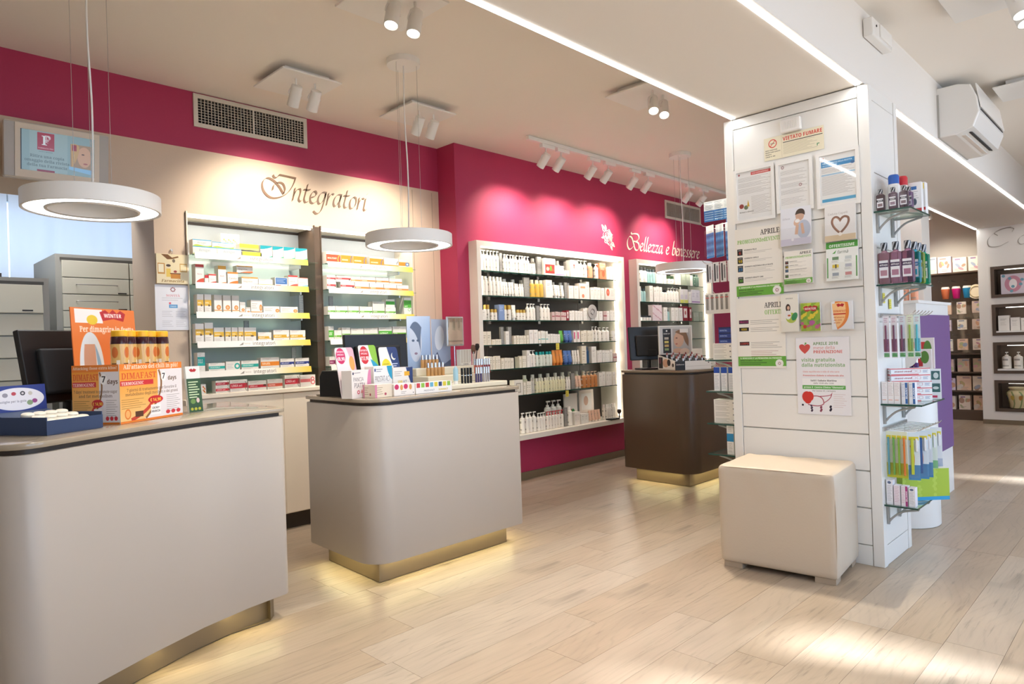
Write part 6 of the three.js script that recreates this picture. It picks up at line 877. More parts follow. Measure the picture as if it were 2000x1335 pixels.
{
  const dl = (wide) => print(wide ? 380 : 220, 250, (c, w, h) => {
    const s = w / 380; F(c, '#e9822f', 0, 0, w, h); T(c, wide ? 'All’attacco dei chili in più!' : 'Attacking those extra kilos!', w / 2, 14, wide ? 25 : 17, '#fbe3cf', { a: 'center', f: 'serif', w: w * 0.94 });
    const g = c.createLinearGradient(0, 30, 0, h); g.addColorStop(0, '#ef9a34'); g.addColorStop(1, '#f0c887'); c.fillStyle = g; c.fillRect(0, 30, w * 0.62, h - 40); F(c, '#e9e3e4', w * 0.58, 30, w * 0.42, h - 40); CV(c, '#e9e3e4', 0, [w * 0.6, 30, w * 0.74, 130, w * 0.36, h - 10, w * 0.6, h - 10, w * 0.95, h - 10, w, 120, w * 0.6, 30], true); CV(c, '#8a5f34', 7 * s + 3, [w * 0.6, 32, w * 0.74, 130, w * 0.38, h - 12], false); CV(c, '#c8402c', 12 * s + 4, [w * 0.5, 150, w * 0.5, 200, w * 0.16, h - 12], false);
    T(c, 'DIMAFAST', 10 * s, 52, 37, '#d9542c', { f: 'serif', w: w * 0.55 }); F(c, '#cf2f36', 4, 72, w * 0.5, 21); T(c, 'TERMOGENIC', 10 * s, 83, 18, '#fbe9dc', { f: 'serif', w: w * 0.46 }); EL(c, '#f6f2f0', w * 0.68, 62, 17, 22); T(c, '7', w * 0.68, 62, 36, '#2a2624', { a: 'center' }); T(c, 'days', w * 0.75, 72, 26, '#5a3a20', { w: w * 0.23 });
    T(c, wide ? '7 giorni di trattamento per favorire il' : '7 days’ treatment to promote sugar', w / 2, 112, 17, '#4a3024', { a: 'center', f: 'serif', b: false, w: w * 0.92 }); T(c, wide ? 'metabolismo degli zuccheri o dei grassi' : 'and fat metabolism', w / 2, 130, 17, '#4a3024', { a: 'center', f: 'serif', b: false, w: w * 0.92 }); EL(c, '#c9202c', w * 0.54, 162, w * 0.12, 17); T(c, '€ 14,90', w * 0.54, 162, 20, '#f6d84a', { a: 'center', w: w * 0.21 }); LN(c, 8, 150, w * 0.36, 5, 9, '#a8793a', 2); LN(c, w * 0.72, 148, w * 0.24, 9, 9, '#a39a9a', 2);
    EL(c, '#e07a2a', w * 0.11, 212, 17, 22); EL(c, '#f3b06a', w * 0.11, 212, 12, 16); F(c, '#5a3420', w * 0.22, 204, w * 0.12, 24); F(c, '#f4f0ee', w * 0.46, 184, w * 0.16, 44); T(c, 'CACAO+', w * 0.54, 199, 12, '#3a3030', { a: 'center', w: w * 0.14 }); T(c, 'ARANCIA', w * 0.54, 214, 12, '#3a3030', { a: 'center', w: w * 0.14 }); for (const k of [0.74, 0.83, 0.92]) EL(c, '#cf3540', w * k, 224, w * 0.035, 9); F(c, '#e9822f', 0, h - 10, w, 10);
  });
  const A = dl(true), B = dl(false), t = thing('carton_display', 'orange slimming drink carton display with two printed faces on the curved counter', 'display', 0.785, 0.993, -2.945, 0.607);
  const inner = mat('#d8cfc4', 0.8);
  put(t, 'front_face', pbox(0.37, 0.235, 0.004, A, { side: '#e0d8ce' }), A.at.paper, 0.185, 0.1175, -0.002); put(t, 'side_face', pbox(0.21, 0.235, 0.004, B, { side: '#e0d8ce' }), B.at.paper, 0.002, 0.1175, -0.109, 0, HP, 0); put(t, 'side_face', box(0.004, 0.235, 0.21), inner, 0.368, 0.1175, -0.109); put(t, 'inner_shelf', box(0.362, 0.004, 0.21), inner, 0.185, 0.213, -0.109);
  const bc = print(200, 240, (c, w, h) => { F(c, '#e27b38', 0, 0, w, h); F(c, '#f0e9e6', 12, 4, 82, 34); EL(c, '#e2c53a', 62, 30, 16, 12); PG(c, '#b3242c', [[86, 10], [104, 4], [116, 12], [128, 2], [140, 12], [152, 4], [168, 12], [160, 32], [128, 26], [94, 32]]); T(c, 'WINTER', 127, 17, 15, '#f6efe6', { a: 'center', w: 56 }); T(c, 'Per dimagrire in fretta', 108, 52, 20, '#fbe6d6', { a: 'center', f: 'serif', w: 170 }); EL(c, '#d9e4ee', 52, 150, 36, 90); CV(c, '#c99a82', 0, [34, 90, 20, 160, 44, 240, 70, 200, 64, 90], true); CV(c, '#8ab0d0', 0, [64, 90, 90, 140, 80, 240, 60, 240, 70, 160], true); });
  put(t, 'back_card', pbox(0.35, 0.4, 0.004, bc, { side: '#d9743a' }), bc.at.paper, 0.185, 0.27, -0.212, -0.06, 0, 0);
  const lp = print(128, 90, (c, w, h) => { F(c, '#dcb068', 0, 0, w, h); for (const x of [4, 36, 68, 100]) { EL(c, '#cf6f34', x + 10, 16, 8, 10); LN(c, x, 36, 18, 5, 6, '#6a4428', 2); F(c, '#a82c28', x, 72, 22, 9); F(c, '#efe8dc', x + 14, 30, 8, 30); F(c, '#4a2c20', x + 16, 62, 9, 9); } });
  const g = new THREE.Group(); g.name = 'supplement_bottle'; put(g, 'body', remap(new THREE.LatheGeometry([[0, 0], [0.031, 0], [0.033, 0.005], [0.032, 0.05], [0.033, 0.1]].map((p) => new THREE.Vector2(...p)), 22), lp), lp.at.gloss); put(g, 'neck', lathe([[0.033, 0.1], [0.031, 0.128], [0.026, 0.132]], 22), mat('#3a1820', 0.12)); put(g, 'cap', lathe([[0.029, 0.13], [0.03, 0.133], [0.03, 0.152], [0.027, 0.155], [0, 0.155]], 26), mat('#f6b820', 0.4));
  const put5 = (k, s) => { const lx = 0.065 + k * 0.06, lz = -0.05 - (k % 2) * 0.012, c = Math.cos(0.607), n = Math.sin(0.607); place(g, s, 'bottle', 'bottles in the orange display', 0.785 + lx * c + lz * n, 0.993 + 0.2155, -2.945 - lx * n + lz * c); };
  ['leftmost', 'second from left', 'middle', 'second from right', 'rightmost'].forEach((s, k) => put5(k, 'yellow-capped brown drink bottle, ' + s + ' in the orange display'));
}
{
  const ov = print(300, 150, (c, w, h) => { F(c, '#2a3f8a', 0, 0, w, h); EL(c, '#eceaf0', 150, 76, 138, 62); EL(c, '#3a3a44', 176, 46, 13, 12); EL(c, '#d9d4d8', 176, 46, 7, 6); EL(c, '#c24a58', 130, 46, 12, 10); EL(c, '#9a98a4', 86, 52, 14, 12); EL(c, '#c9c4b8', 216, 48, 11); EL(c, '#9a4a8a', 236, 92, 14, 12); EL(c, '#8aa07a', 210, 100, 16, 14); T(c, 'pastiglie per la gola', 118, 88, 17, '#6a6878', { a: 'center', b: false, w: 150 }); });
  const t = thing('counter_tray', 'navy cardboard tray of white tins with oval card at the left edge', 'tray', 0.515, 0.993, -2.79, 0.495), n = mat('#2c3f63', 0.6);
  put(t, 'floor', box(0.22, 0.004, 0.27), n, 0.11, 0.045, -0.135, 0.2); put(t, 'front_wall', box(0.224, 0.05, 0.004), n, 0.11, 0.025, 0); put(t, 'side_wall', box(0.004, 0.062, 0.27), n, 0, 0.031, -0.135); put(t, 'side_wall', box(0.004, 0.062, 0.27), n, 0.22, 0.031, -0.135); put(t, 'back_wall', box(0.22, 0.07, 0.004), n, 0.11, 0.035, -0.27); put(t, 'oval_card', pbox(0.22, 0.1, 0.004, ov, { side: '#2a3f8a' }), ov.at.paper, 0.11, 0.12, -0.275, -0.1, 0, 0);
  const tin = new THREE.Group(); tin.name = 'pastille_tin'; put(tin, 'box', lathe([[0, 0], [0.019, 0], [0.02, 0.002], [0.02, 0.014]], 20), mat('#d9d3bf', 0.4)); put(tin, 'lid', lathe([[0.0205, 0.012], [0.0205, 0.018], [0.018, 0.021], [0, 0.0215]], 20), mat('#efe9d8', 0.35));
  const c = Math.cos(0.495), s = Math.sin(0.495);
  for (let i = 0; i < 4; i++) for (let j = 0; j < 3; j++) { const lx = 0.045 + i * 0.044, lz = -0.045 - j * 0.05; place(tin, NTHW[i] + ' white tin from left in ' + ['front', 'middle', 'back'][j] + ' row of the navy tray', 'tin', 'tins in the navy tray', 0.515 + lx * c + lz * s, 0.993 + 0.049 - (lz + 0.135) * 0.2027, -2.79 - lx * s + lz * c, 0, 0.2); }
  const gl = print(70, 220, (q) => { F(q, '#2f5234', 0, 0, 70, 220); F(q, '#e6e6e2', 0, 0, 70, 60); PG(q, '#b3242c', [[18, 18], [30, 12], [36, 18], [42, 12], [54, 18], [46, 28], [26, 28]]); LN(q, 8, 74, 52, 7, 12, '#cfe0b8', 5); EL(q, '#6a8f4a', 24, 168, 12); EL(q, '#e2c6c0', 48, 164, 8, 12); for (const x of [16, 34, 52]) EL(q, '#b9b83a', x, 204, 7); });
  const L = thing('leaflet_stand', 'slim dark green leaflet stand beside the orange display', 'leaflet stand', 1.16, 0.993, -3.22, 0.35); put(L, 'card', pbox(0.075, 0.21, 0.012, gl, { side: '#dfe0da' }), gl.at.paper, 0, 0.106, 0, -0.1); put(L, 'foot', box(0.07, 0.004, 0.05), M.acrylic, 0, 0.002, -0.02);
  const k = thing('pen_clip', 'black pen cup behind the blue tray', 'pen cup', 0.72, 0.993, -3.1); put(k, 'cup', lathe([[0, 0], [0.026, 0], [0.028, 0.05], [0.024, 0.05], [0.022, 0.004], [0, 0.004]], 14), M.black); bar(k, 'pen', [0, 0.01, 0], [0.02, 0.1, 0.01], 0.004, M.metal, 6);
}

// ---------- middle counter ----------
{
  const p = thing('receipt_printer', 'black receipt printer at the left end of the middle counter', 'printer', 2.08, 0.9945, -3.46, 0.25);
  put(p, 'body', new THREE.ExtrudeGeometry(new THREE.Shape([[-0.1, 0], [0.1, 0], [0.1, 0.08], [0.05, 0.14], [-0.08, 0.14], [-0.1, 0.11]].map((q) => new THREE.Vector2(...q))), { depth: 0.15, bevelEnabled: true, bevelSize: 0.006, bevelThickness: 0.006, bevelSegments: 2 }).translate(0, 0, -0.075), M.black, 0, 0, 0, 0, HP, 0); put(p, 'paper_slot', box(0.1, 0.004, 0.01), M.blackMat, 0, 0.142, 0.04); put(p, 'lid_seam', box(0.152, 0.003, 0.004), M.blackMat, 0, 0.09, 0.1);
  function cardStand(label, x, z, ry, w, h, card, base, hb) {
    const t = thing('promotion_stand', label, 'display', x, 0.993, z, ry); put(t, 'back_card', (() => {
      const s = new THREE.Shape(); const r = w * 0.14, a = w / 2; s.moveTo(-a, 0); s.lineTo(a, 0); s.lineTo(a * 0.86, h - r); s.quadraticCurveTo(a * 0.84, h, a * 0.6, h); s.lineTo(-a * 0.8, h); s.quadraticCurveTo(-a, h, -a, h - r); s.closePath();
      const g = new THREE.ExtrudeGeometry(s, { depth: 0.003, bevelEnabled: false }), P = g.attributes.position, uv = g.attributes.uv; for (let i = 0; i < P.count; i++) uv.setXY(i, card.u0 + (P.getX(i) / w + 0.5) * (card.u1 - card.u0), card.v0 + P.getY(i) / h * (card.v1 - card.v0)); return g; })(), card.at.paper, 0, 0.0, -0.05, -0.16, 0, 0);
    put(t, 'box', pbox(w, hb, 0.07, base, { side: '#efe9e4' }), base.at.paper, 0, hb / 2, -0.012, -0.0, 0, 0);
  }
  const rnd2 = (c, x, y, col, s, big) => { EL(c, col, x, y, 40, 44); T(c, 'OFFERTA', x, y - 24, 15, '#f6e4ea', { a: 'center', w: 62 }); T(c, 'SPECIALE', x, y - 8, 13, '#f6e4ea', { a: 'center', w: 58 }); T(c, s, x, y + 16, 26, '#fdf4f2', { a: 'center', w: 72 }); };
  const c1 = print(180, 280, (c, w, h) => { F(c, '#ecdfe2', 0, 0, w, h); CV(c, '#d9b0c0', 0, [100, 0, 140, 60, 150, 280, 180, 280, 180, 280, 180, 100, 180, 0], true); EL(c, '#dca05a', 138, 90, 24, 40); rnd2(c, 46, 48, '#cc2f66', '€8,90'); }), b1 = print(180, 140, (c, w, h) => { F(c, '#f0e8e6', 0, 0, w, h); F(c, '#2a3a5a', 10, 10, 12, 12); LN(c, 26, 12, 60, 1, 8, '#8a8a96', 3); T(c, 'PANCIA', 16, 46, 27, '#5a5a62', { b: false, w: 120 }); T(c, 'PIATTA', 22, 76, 32, '#4a4a52', { b: false, w: 126 }); EL(c, '#d24a6a', 60, 110, 12, 10); EL(c, '#f0e8e6', 60, 110, 6, 5); T(c, 'ACT', 80, 108, 24, '#d8484a', { st: 'italic' }); CV(c, '#d98ab0', 0, [150, 140, 130, 60, 160, 0, 180, 0, 180, 0, 180, 70, 180, 140], true); });
  cardStand('pink flat stomach promotion stand with price disc on the middle counter', 2.02, -3.2, 0.3, 0.16, 0.28, c1, b1, 0.15);
  const c2 = print(170, 250, (c, w, h) => { F(c, '#f0efee', 0, 0, w, h); CV(c, '#8fc24a', 0, [90, 0, 100, 60, 130, 110, 170, 130, 170, 60, 170, 0, 170, 0], true); CV(c, '#2a9fc8', 0, [96, 70, 110, 120, 170, 200, 170, 150, 170, 120, 150, 90, 96, 70], true); rnd2(c, 46, 50, '#cc2f3c', '€13,90'); }), b2 = print(170, 120, (c, w, h) => { F(c, '#f1f0f0', 0, 0, w, h); F(c, '#3a4a8a', 8, 10, 12, 12); LN(c, 24, 12, 60, 2, 8, '#8a92a6', 3); T(c, 'PROSTAT', 10, 52, 30, '#55555c', { b: false, w: 90 }); T(c, 'ACT', 102, 52, 30, '#8a8a92', { b: false, st: 'italic', w: 50 }); CV(c, '#2a9fc8', 0, [120, 0, 130, 40, 170, 60, 170, 30, 170, 0], true); F(c, '#2a9fd0', 130, 88, 36, 26); T(c, '30', 148, 98, 14, '#eaf6fb', { a: 'center' }); EL(c, '#6a9a5a', 92, 98, 8); });
  cardStand('white prostate supplement stand with red price disc on the middle counter', 2.19, -3.24, 0.22, 0.15, 0.29, c2, b2, 0.165);
  const c3 = print(170, 250, (c, w, h) => { F(c, '#f0ede8', 0, 0, w, h); CV(c, '#2f4478', 0, [70, 0, 100, 120, 170, 250, 170, 120, 170, 0, 100, 0, 70, 0], true); EL(c, '#e8e6d8', 118, 52, 20); EL(c, '#2f4478', 126, 46, 18); EL(c, '#e6d63a', 50, 120, 42, 56); LN(c, 24, 90, 50, 3, 12, '#b09a2a', 4); T(c, '€9,90', 50, 150, 28, '#a8922a', { a: 'center', b: false, w: 76 }); LN(c, 90, 90, 60, 3, 12, '#c9d2e6', 5); }), b3 = print(170, 120, (c, w, h) => { F(c, '#f1eeea', 0, 0, w, h); CV(c, '#2f4478', 0, [110, 0, 140, 60, 170, 110, 170, 60, 170, 0], true); F(c, '#f0b53a', 96, 20, 46, 20); T(c, 'SONN', 40, 66, 18, '#d8b83a', { w: 40 }); T(c, 'ACT', 82, 66, 18, '#9a9aa4', { st: 'italic' }); LN(c, 12, 18, 70, 3, 9, '#b9b4b4', 3); });
  cardStand('yellow and night blue sleep supplement stand on the middle counter', 2.35, -3.27, 0.18, 0.165, 0.275, c3, b3, 0.15);
  const f1 = print(110, 70, (c, w, h) => { F(c, '#e9dcc8', 0, 0, w, h); LN(c, 12, 16, 40, 4, 11, '#a8987e', 3); EL(c, '#b04a5a', 66, 52, 7); F(c, '#d98aa8', 0, 0, 14, h); }), f2 = print(150, 70, (c, w, h) => { F(c, '#f0e9e4', 0, 0, w, h); for (const x of [20, 84]) { EL(c, '#cc2f66', x, 18, 15); EL(c, '#dca05a', x + 34, 22, 10, 16); } F(c, '#efeae6', 0, 40, w, 30); LN(c, 50, 46, 40, 2, 9, '#a8a0a0', 3); EL(c, '#3a3a4a', 138, 56, 3); }), f3 = print(210, 60, (c, w, h) => { F(c, '#f2f0ec', 0, 0, w, h); ['#cf3a44', '#8fc24a', '#cf3a44', '#6ab0d0', '#e2cf3a', '#2f4478', '#e2cf3a', '#8fc24a'].forEach((s, k) => F(c, s, 6 + k * 25, 0, 19, 26)); F(c, '#f2f0ee', 0, 26, w, 34); T(c, 'PROSTATACT', 46, 44, 13, '#6a6a74', { b: false, w: 60 }); T(c, 'SONNACT', 130, 44, 14, '#cfae3a', { w: 56 }); });
  single('carton_row', 'cream small carton with pink edge in front of the pink stand', 'carton', pbox(0.12, 0.07, 0.1, f1, { left: f1, side: '#ead9cc' }), f1.at.paper, 2.09, 0.993 + 0.0355, -3.12, 0.1);
  single('carton_row', 'low open tray of pink price discs beside the cream carton', 'carton tray', pbox(0.15, 0.065, 0.08, f2, { side: '#eee6e0' }), f2.at.paper, 2.23, 0.993 + 0.033, -3.11, 0.08);
  single('carton_row', 'long low white tray with a row of coloured cartons on the middle counter', 'carton tray', pbox(0.27, 0.06, 0.08, f3, { side: '#efebe6' }), f3.at.paper, 2.45, 0.993 + 0.0305, -3.12, 0.02);
  // make-up tester display
  const base = thing('make_up_display', 'cream acrylic make-up tester stand with blue photo backdrop on the middle counter', 'display', 2.87, 0.993, -3.36), acr = mat('#efe6cf', 0.2);
  put(base, 'tray', rbox(0.5, 0.03, 0.42, 0.006), acr, 0.0, 0.015, 0); put(base, 'step', rbox(0.5, 0.05, 0.22, 0.006), acr, 0, 0.055, -0.1); put(base, 'step', rbox(0.5, 0.05, 0.1, 0.006), acr, 0, 0.105, -0.16);
  const bd = print(150, 220, (c, w, h) => { F(c, '#a8b6cc', 0, 0, w, h); const g = c.createLinearGradient(0, 0, w, h); g.addColorStop(0, '#c9d2e0'); g.addColorStop(0.5, '#9fb2cf'); g.addColorStop(1, '#7f8fae'); c.fillStyle = g; c.fillRect(0, 0, w, h); EL(c, '#c4c8d4', 52, 90, 40, 66); CV(c, '#5a6478', 0, [20, 40, 50, 0, 92, 40, 80, 80, 84, 130, 70, 60, 20, 40], true); for (const x of [38, 68]) EL(c, '#4a5468', x, 84, 9, 4); EL(c, '#8a6a78', 54, 128, 10, 4); }), bd2 = print(150, 220, (c, w, h) => { const g = c.createLinearGradient(0, 0, w, h); g.addColorStop(0, '#b9c6dc'); g.addColorStop(1, '#8c98b4'); c.fillStyle = g; c.fillRect(0, 0, w, h); EL(c, '#d9dfea', 60, 70, 36, 46, 0.4); PG(c, '#5f6a84', [[0, 150], [40, 120], [80, 170], [150, 150], [150, 220], [0, 220]]); });
  put(base, 'backdrop', pbox(0.17, 0.42, 0.004, bd), bd.at.gloss, -0.16, 0.26, -0.19, 0, -0.2, 0); put(base, 'backdrop', pbox(0.24, 0.4, 0.004, bd2), bd2.at.gloss, 0.035, 0.25, -0.2, 0, 0.35, 0);
  const mr = thing('tilting_mirror', 'small rounded square mirror standing at the make-up display', 'mirror', 2.97, 0.993 + 0.131, -3.5); bar(mr, 'post', [0, 0, 0], [0, 0.18, 0.0], 0.004, M.chrome); put(mr, 'frame', rbox(0.15, 0.2, 0.012, 0.006, 3), M.metal, 0, 0.235, 0.01); put(mr, 'glass', rbox(0.132, 0.182, 0.002, 0.001), mat('#d8d4cc', 0.04, { metalness: 1 }), 0, 0.235, 0.016);
  const fb = new THREE.Group(); fb.name = 'foundation_bottle'; put(fb, 'glass', lathe([[0, 0], [0.012, 0], [0.0125, 0.05], [0.006, 0.054]], 12), mat('#c9985f', 0.15)); put(fb, 'cap', cyl(0.008, 0.009, 0.03, 10), M.chrome, 0, 0.068, 0);
  for (let k = 0; k < 5; k++) place(fb, NTHW[k] + ' foundation bottle from left in front row of make-up stand', 'bottle', 'foundation testers', 2.66 + k * 0.03, 0.993 + 0.0805, -3.42 + 0.02); for (let k = 0; k < 5; k++) place(fb, NTHW[k] + ' foundation bottle from left on upper step of make-up stand', 'bottle', 'foundation testers on upper step', 2.71 + k * 0.03, 0.993 + 0.1305, -3.52);
  const ms = new THREE.Group(); ms.name = 'mascara_tube'; put(ms, 'tube', cyl(0.007, 0.007, 0.05, 10), M.black, 0, 0.025, 0); put(ms, 'cap', cyl(0.0075, 0.0075, 0.045, 10), M.black, 0, 0.073, 0); put(ms, 'ring', cyl(0.0078, 0.0078, 0.004, 10), M.chrome, 0, 0.05, 0);
  for (let k = 0; k < 7; k++) place(ms, NTHW[k % 4] + ' black mascara from left, ' + ['back', 'front'][Math.floor(k / 4)] + ' row of make-up stand', 'mascara', 'mascara tubes', 2.77 + (k % 4) * 0.024, 0.993 + 0.0305, -3.2 + Math.floor(k / 4) * 0.03);
  const lg = (col, s, x, n, z0) => { const q = new THREE.Group(); q.name = 'lip_gloss'; put(q, 'tube', cyl(0.0065, 0.0065, 0.055, 10), mat(col, 0.15), 0, 0.0275, 0); put(q, 'cap', cyl(0.0068, 0.0068, 0.04, 10), M.chrome, 0, 0.075, 0); for (let k = 0; k < n; k++) place(q, NTHW[k % 3] + ' ' + s + ' lip gloss from left, ' + ['front', 'back'][Math.floor(k / 3)] + ' row of make-up stand', 'lip gloss', s + ' lip glosses', x + (k % 3) * 0.02, 0.993 + (z0 < -3.25 ? 0.0805 : 0.0305), z0 - Math.floor(k / 3) * 0.022); };
  lg('#c9705f', 'coral', 2.98, 6, -3.29); lg('#8c2430', 'dark red', 3.05, 4, -3.29); lg('#b9b4b6', 'silver', 2.95, 6, -3.19); lg('#4a3a6a', 'violet', 2.88, 3, -3.19);
  const tb = thing('cleanser_tube', 'pale blue cleanser tube at the front of the make-up stand', 'tube', 2.71, 0.993 + 0.0305, -3.19); put(tb, 'cap', cyl(0.014, 0.014, 0.02, 12), M.whiteGloss, 0, 0.01, 0); put(tb, 'body', lathe([[0.014, 0.02], [0.016, 0.03], [0.016, 0.09], [0.004, 0.11], [0, 0.11]], 14), mat('#a9d2e0', 0.3));
  const br = thing('brush_holder', 'clear beaker of make-up brushes beside the mirror', 'brush holder', 3.06, 0.993 + 0.081, -3.4); put(br, 'beaker', lathe([[0, 0], [0.026, 0], [0.028, 0.08], [0.026, 0.08], [0.024, 0.003], [0, 0.003]], 16), M.acrylic); [[0.03, 0.2, 0.0], [-0.02, 0.19, 0.012], [0.005, 0.17, -0.015]].forEach(([x, y, z], k) => { bar(br, 'handle', [0, 0.005, 0], [x * 0.8, y * 0.75, z * 0.8], 0.0035, k === 1 ? M.metal : M.black, 6); const h = put(br, 'bristles', lathe([[0, 0], [0.008, 0], [0.017, 0.025], [0.012, 0.045], [0, 0.048]], 10), mat(k === 0 ? '#2c211d' : '#6a4a3a', 0.95), x * 0.8, y * 0.75, z * 0.8); h.rotation.z = -x * 4; });
  const dp = pk(70, 90, '#e9e4da', (c) => { for (let k = 0; k < 4; k++) { F(c, '#d2cabc', 4 + k * 17, 4, 13, 70); } T(c, 'SKIN', 35, 82, 13, '#9a928a', { a: 'center' }); }); single('tester_carton_row', 'row of slim white tester cartons at the back of the make-up stand', 'carton', pbox(0.1, 0.11, 0.04, dp), dp.at.paper, 3.07, 0.993 + 0.131 + 0.055, -3.52);
}

// ---------- brown counter ----------
{
  const fc = print(260, 210, (c, w, h) => { F(c, '#d9d4cf', 0, 0, w, h); F(c, '#2a2a2c', 30, 12, 66, 186); EL(c, '#e6e2dc', 62, 28, 7); for (let k = 0; k < 4; k++) F(c, ['#b8b0a0', '#d9c86a', '#c9a86a', '#8aa06a'][k], 42, 76 + k * 28, 34, 18); T(c, 'MAKE UP', 62, 50, 12, '#e0dcd6', { a: 'center' }); F(c, '#b9b0aa', 110, 12, 140, 186); EL(c, '#d8ad92', 160, 96, 42, 60, 0.12); CV(c, '#8a6a50', 0, [130, 40, 170, 4, 220, 40, 250, 90, 236, 150, 206, 120, 196, 70, 160, 50, 130, 40], true); EL(c, '#6a4a3c', 142, 84, 8, 4); EL(c, '#b86a60', 140, 130, 9, 5); EL(c, '#d8ad92', 150, 182, 40, 20); EL(c, '#e0c0aa', 206, 190, 40, 26); F(c, '#efe9e0', 170, 14, 70, 30); });
  const sd = print(150, 110, (c, w, h) => { F(c, '#efe9e2', 0, 0, w, h); F(c, '#2a2424', 6, 18, 34, 84); F(c, '#6a3a4a', 10, 24, 14, 40); EL(c, '#d8a98c', 66, 60, 26, 30); EL(c, '#1d1b1b', 92, 56, 14, 24); EL(c, '#4a3428', 126, 74, 8, 13); }), fr = print(220, 70, (c, w, h) => { F(c, '#efe9e0', 0, 0, w, h); F(c, '#1d1c1c', 0, 0, 60, h); T(c, 'Defence', 30, 26, 13, '#e9e4de', { a: 'center', w: 48 }); F(c, '#c9c2b8', 66, 40, 150, 2); EL(c, '#2a2a2a', 206, 18, 4); });
  const t = thing('portrait_make_up_stand', 'white make-up stand with a portrait card on the brown counter', 'display', 5.22, 0.993, -3.08, -0.42), fm = mat('#efe9df', 0.4);
  put(t, 'front_panel', pbox(0.36, 0.075, 0.006, fr), fr.at.paper, 0.0, 0.0375, 0.13); put(t, 'floor', box(0.36, 0.006, 0.26), fm, 0, 0.01, 0);
  for (const s of [-1, 1]) { const g = new THREE.ExtrudeGeometry(new THREE.Shape([[0, 0], [0.26, 0], [0.26, 0.13], [0, 0.075]].map((q) => new THREE.Vector2(...q))), { depth: 0.006, bevelEnabled: false }), P = g.attributes.position, uv = g.attributes.uv; for (let i = 0; i < P.count; i++) uv.setXY(i, sd.u1 - P.getX(i) / 0.26 * (sd.u1 - sd.u0), sd.v0 + P.getY(i) / 0.13 * (sd.v1 - sd.v0)); put(t, 'side_panel', g, sd.at.paper, s * 0.178 + 0.003, 0, 0.13, 0, Math.PI / 2, 0); }
  put(t, 'tester_deck', box(0.345, 0.006, 0.25), M.blackMat, 0, 0.08, 0.005, 0.21, 0, 0); put(t, 'portrait_card', pbox(0.33, 0.24, 0.006, fc, { side: '#e9e3da' }), fc.at.gloss, 0, 0.25, -0.12); put(t, 'card_rim', holed(-0.175, 0.175, 0.0, 0.255, [[-0.162, 0.162, 0.0, 0.242]], 0.01), fm, 0, 0.13, -0.11);
  const ls = new THREE.Group(); ls.name = 'lipstick_tester'; put(ls, 'tube', cyl(0.009, 0.009, 0.03, 10), M.chrome, 0, 0.015, 0); put(ls, 'lipstick', cyl(0.006, 0.007, 0.02, 10), mat('#a8524a', 0.3), 0, 0.04, 0);
  const c = Math.cos(-0.42), s = Math.sin(-0.42); for (let k = 0; k < 15; k++) { const lx = -0.13 + (k % 5) * 0.065, lz = -0.06 + Math.floor(k / 5) * 0.07; place(ls, NTHW[k % 5] + ' lipstick from left, ' + ['back', 'middle', 'front'][Math.floor(k / 5)] + ' row of the portrait stand', 'lipstick', 'lipsticks in the portrait stand', 5.22 + lx * c + lz * s, 0.993 + 0.0835 - (lz - 0.005) * 0.213, -3.08 - lx * s + lz * c); }
  const wp = pk(90, 110, '#efe7db', (q) => LN(q, 16, 30, 56, 4, 12, '#c2b8aa', 3)); single('white_carton', 'tall plain white carton right of the portrait stand', 'carton', pbox(0.13, 0.17, 0.06, wp), wp.at.paper, 5.62, 0.993 + 0.0855, -3.2, -0.3); const jr = proto('jar', 'greencap', 0.03, 0.07); place(jr, 'small white jar with green lid at the edge of the brown counter', 'jar', undefined, 5.83, 0.993, -3.15);
  const kb = thing('keyboard_box', 'small black card reader behind the portrait stand on the brown counter', 'card reader', 5.5, 0.993, -3.42, -0.4); put(kb, 'base', rbox(0.11, 0.03, 0.08, 0.008), M.black, 0, 0.015, 0); put(kb, 'screen_face', rbox(0.06, 0.004, 0.04, 0.001), mat('#3a4048', 0.2), 0, 0.031, 0);
  const bp = pk(110, 120, '#7a2a55', (q) => {}); single('plum_card_holder', 'plum backing card behind three bottles in the narrower case', 'card', pbox(0.36, 0.26, 0.006, bp), bp.at.paper, 6.95, 1.041 + 0.131, -4.45); for (let k = 0; k < 3; k++) place(proto('goldcap', 'w', 0.04, 0.2), ['left', 'middle', 'right'][k] + ' white bottle with gold cap before the plum card', 'bottle', 'bottles before the plum card', 6.86 + k * 0.1, 1.0405, -4.38); for (let k = 0; k < 8; k++) place(proto('bottle', 'peach', 0.03, 0.14), NTHW[k] + ' peach bottle from left on fourth shelf of the narrower case', 'bottle', 'peach bottles in the narrower case', 6.9 + k * 0.09, 1.2605, -4.38);
}

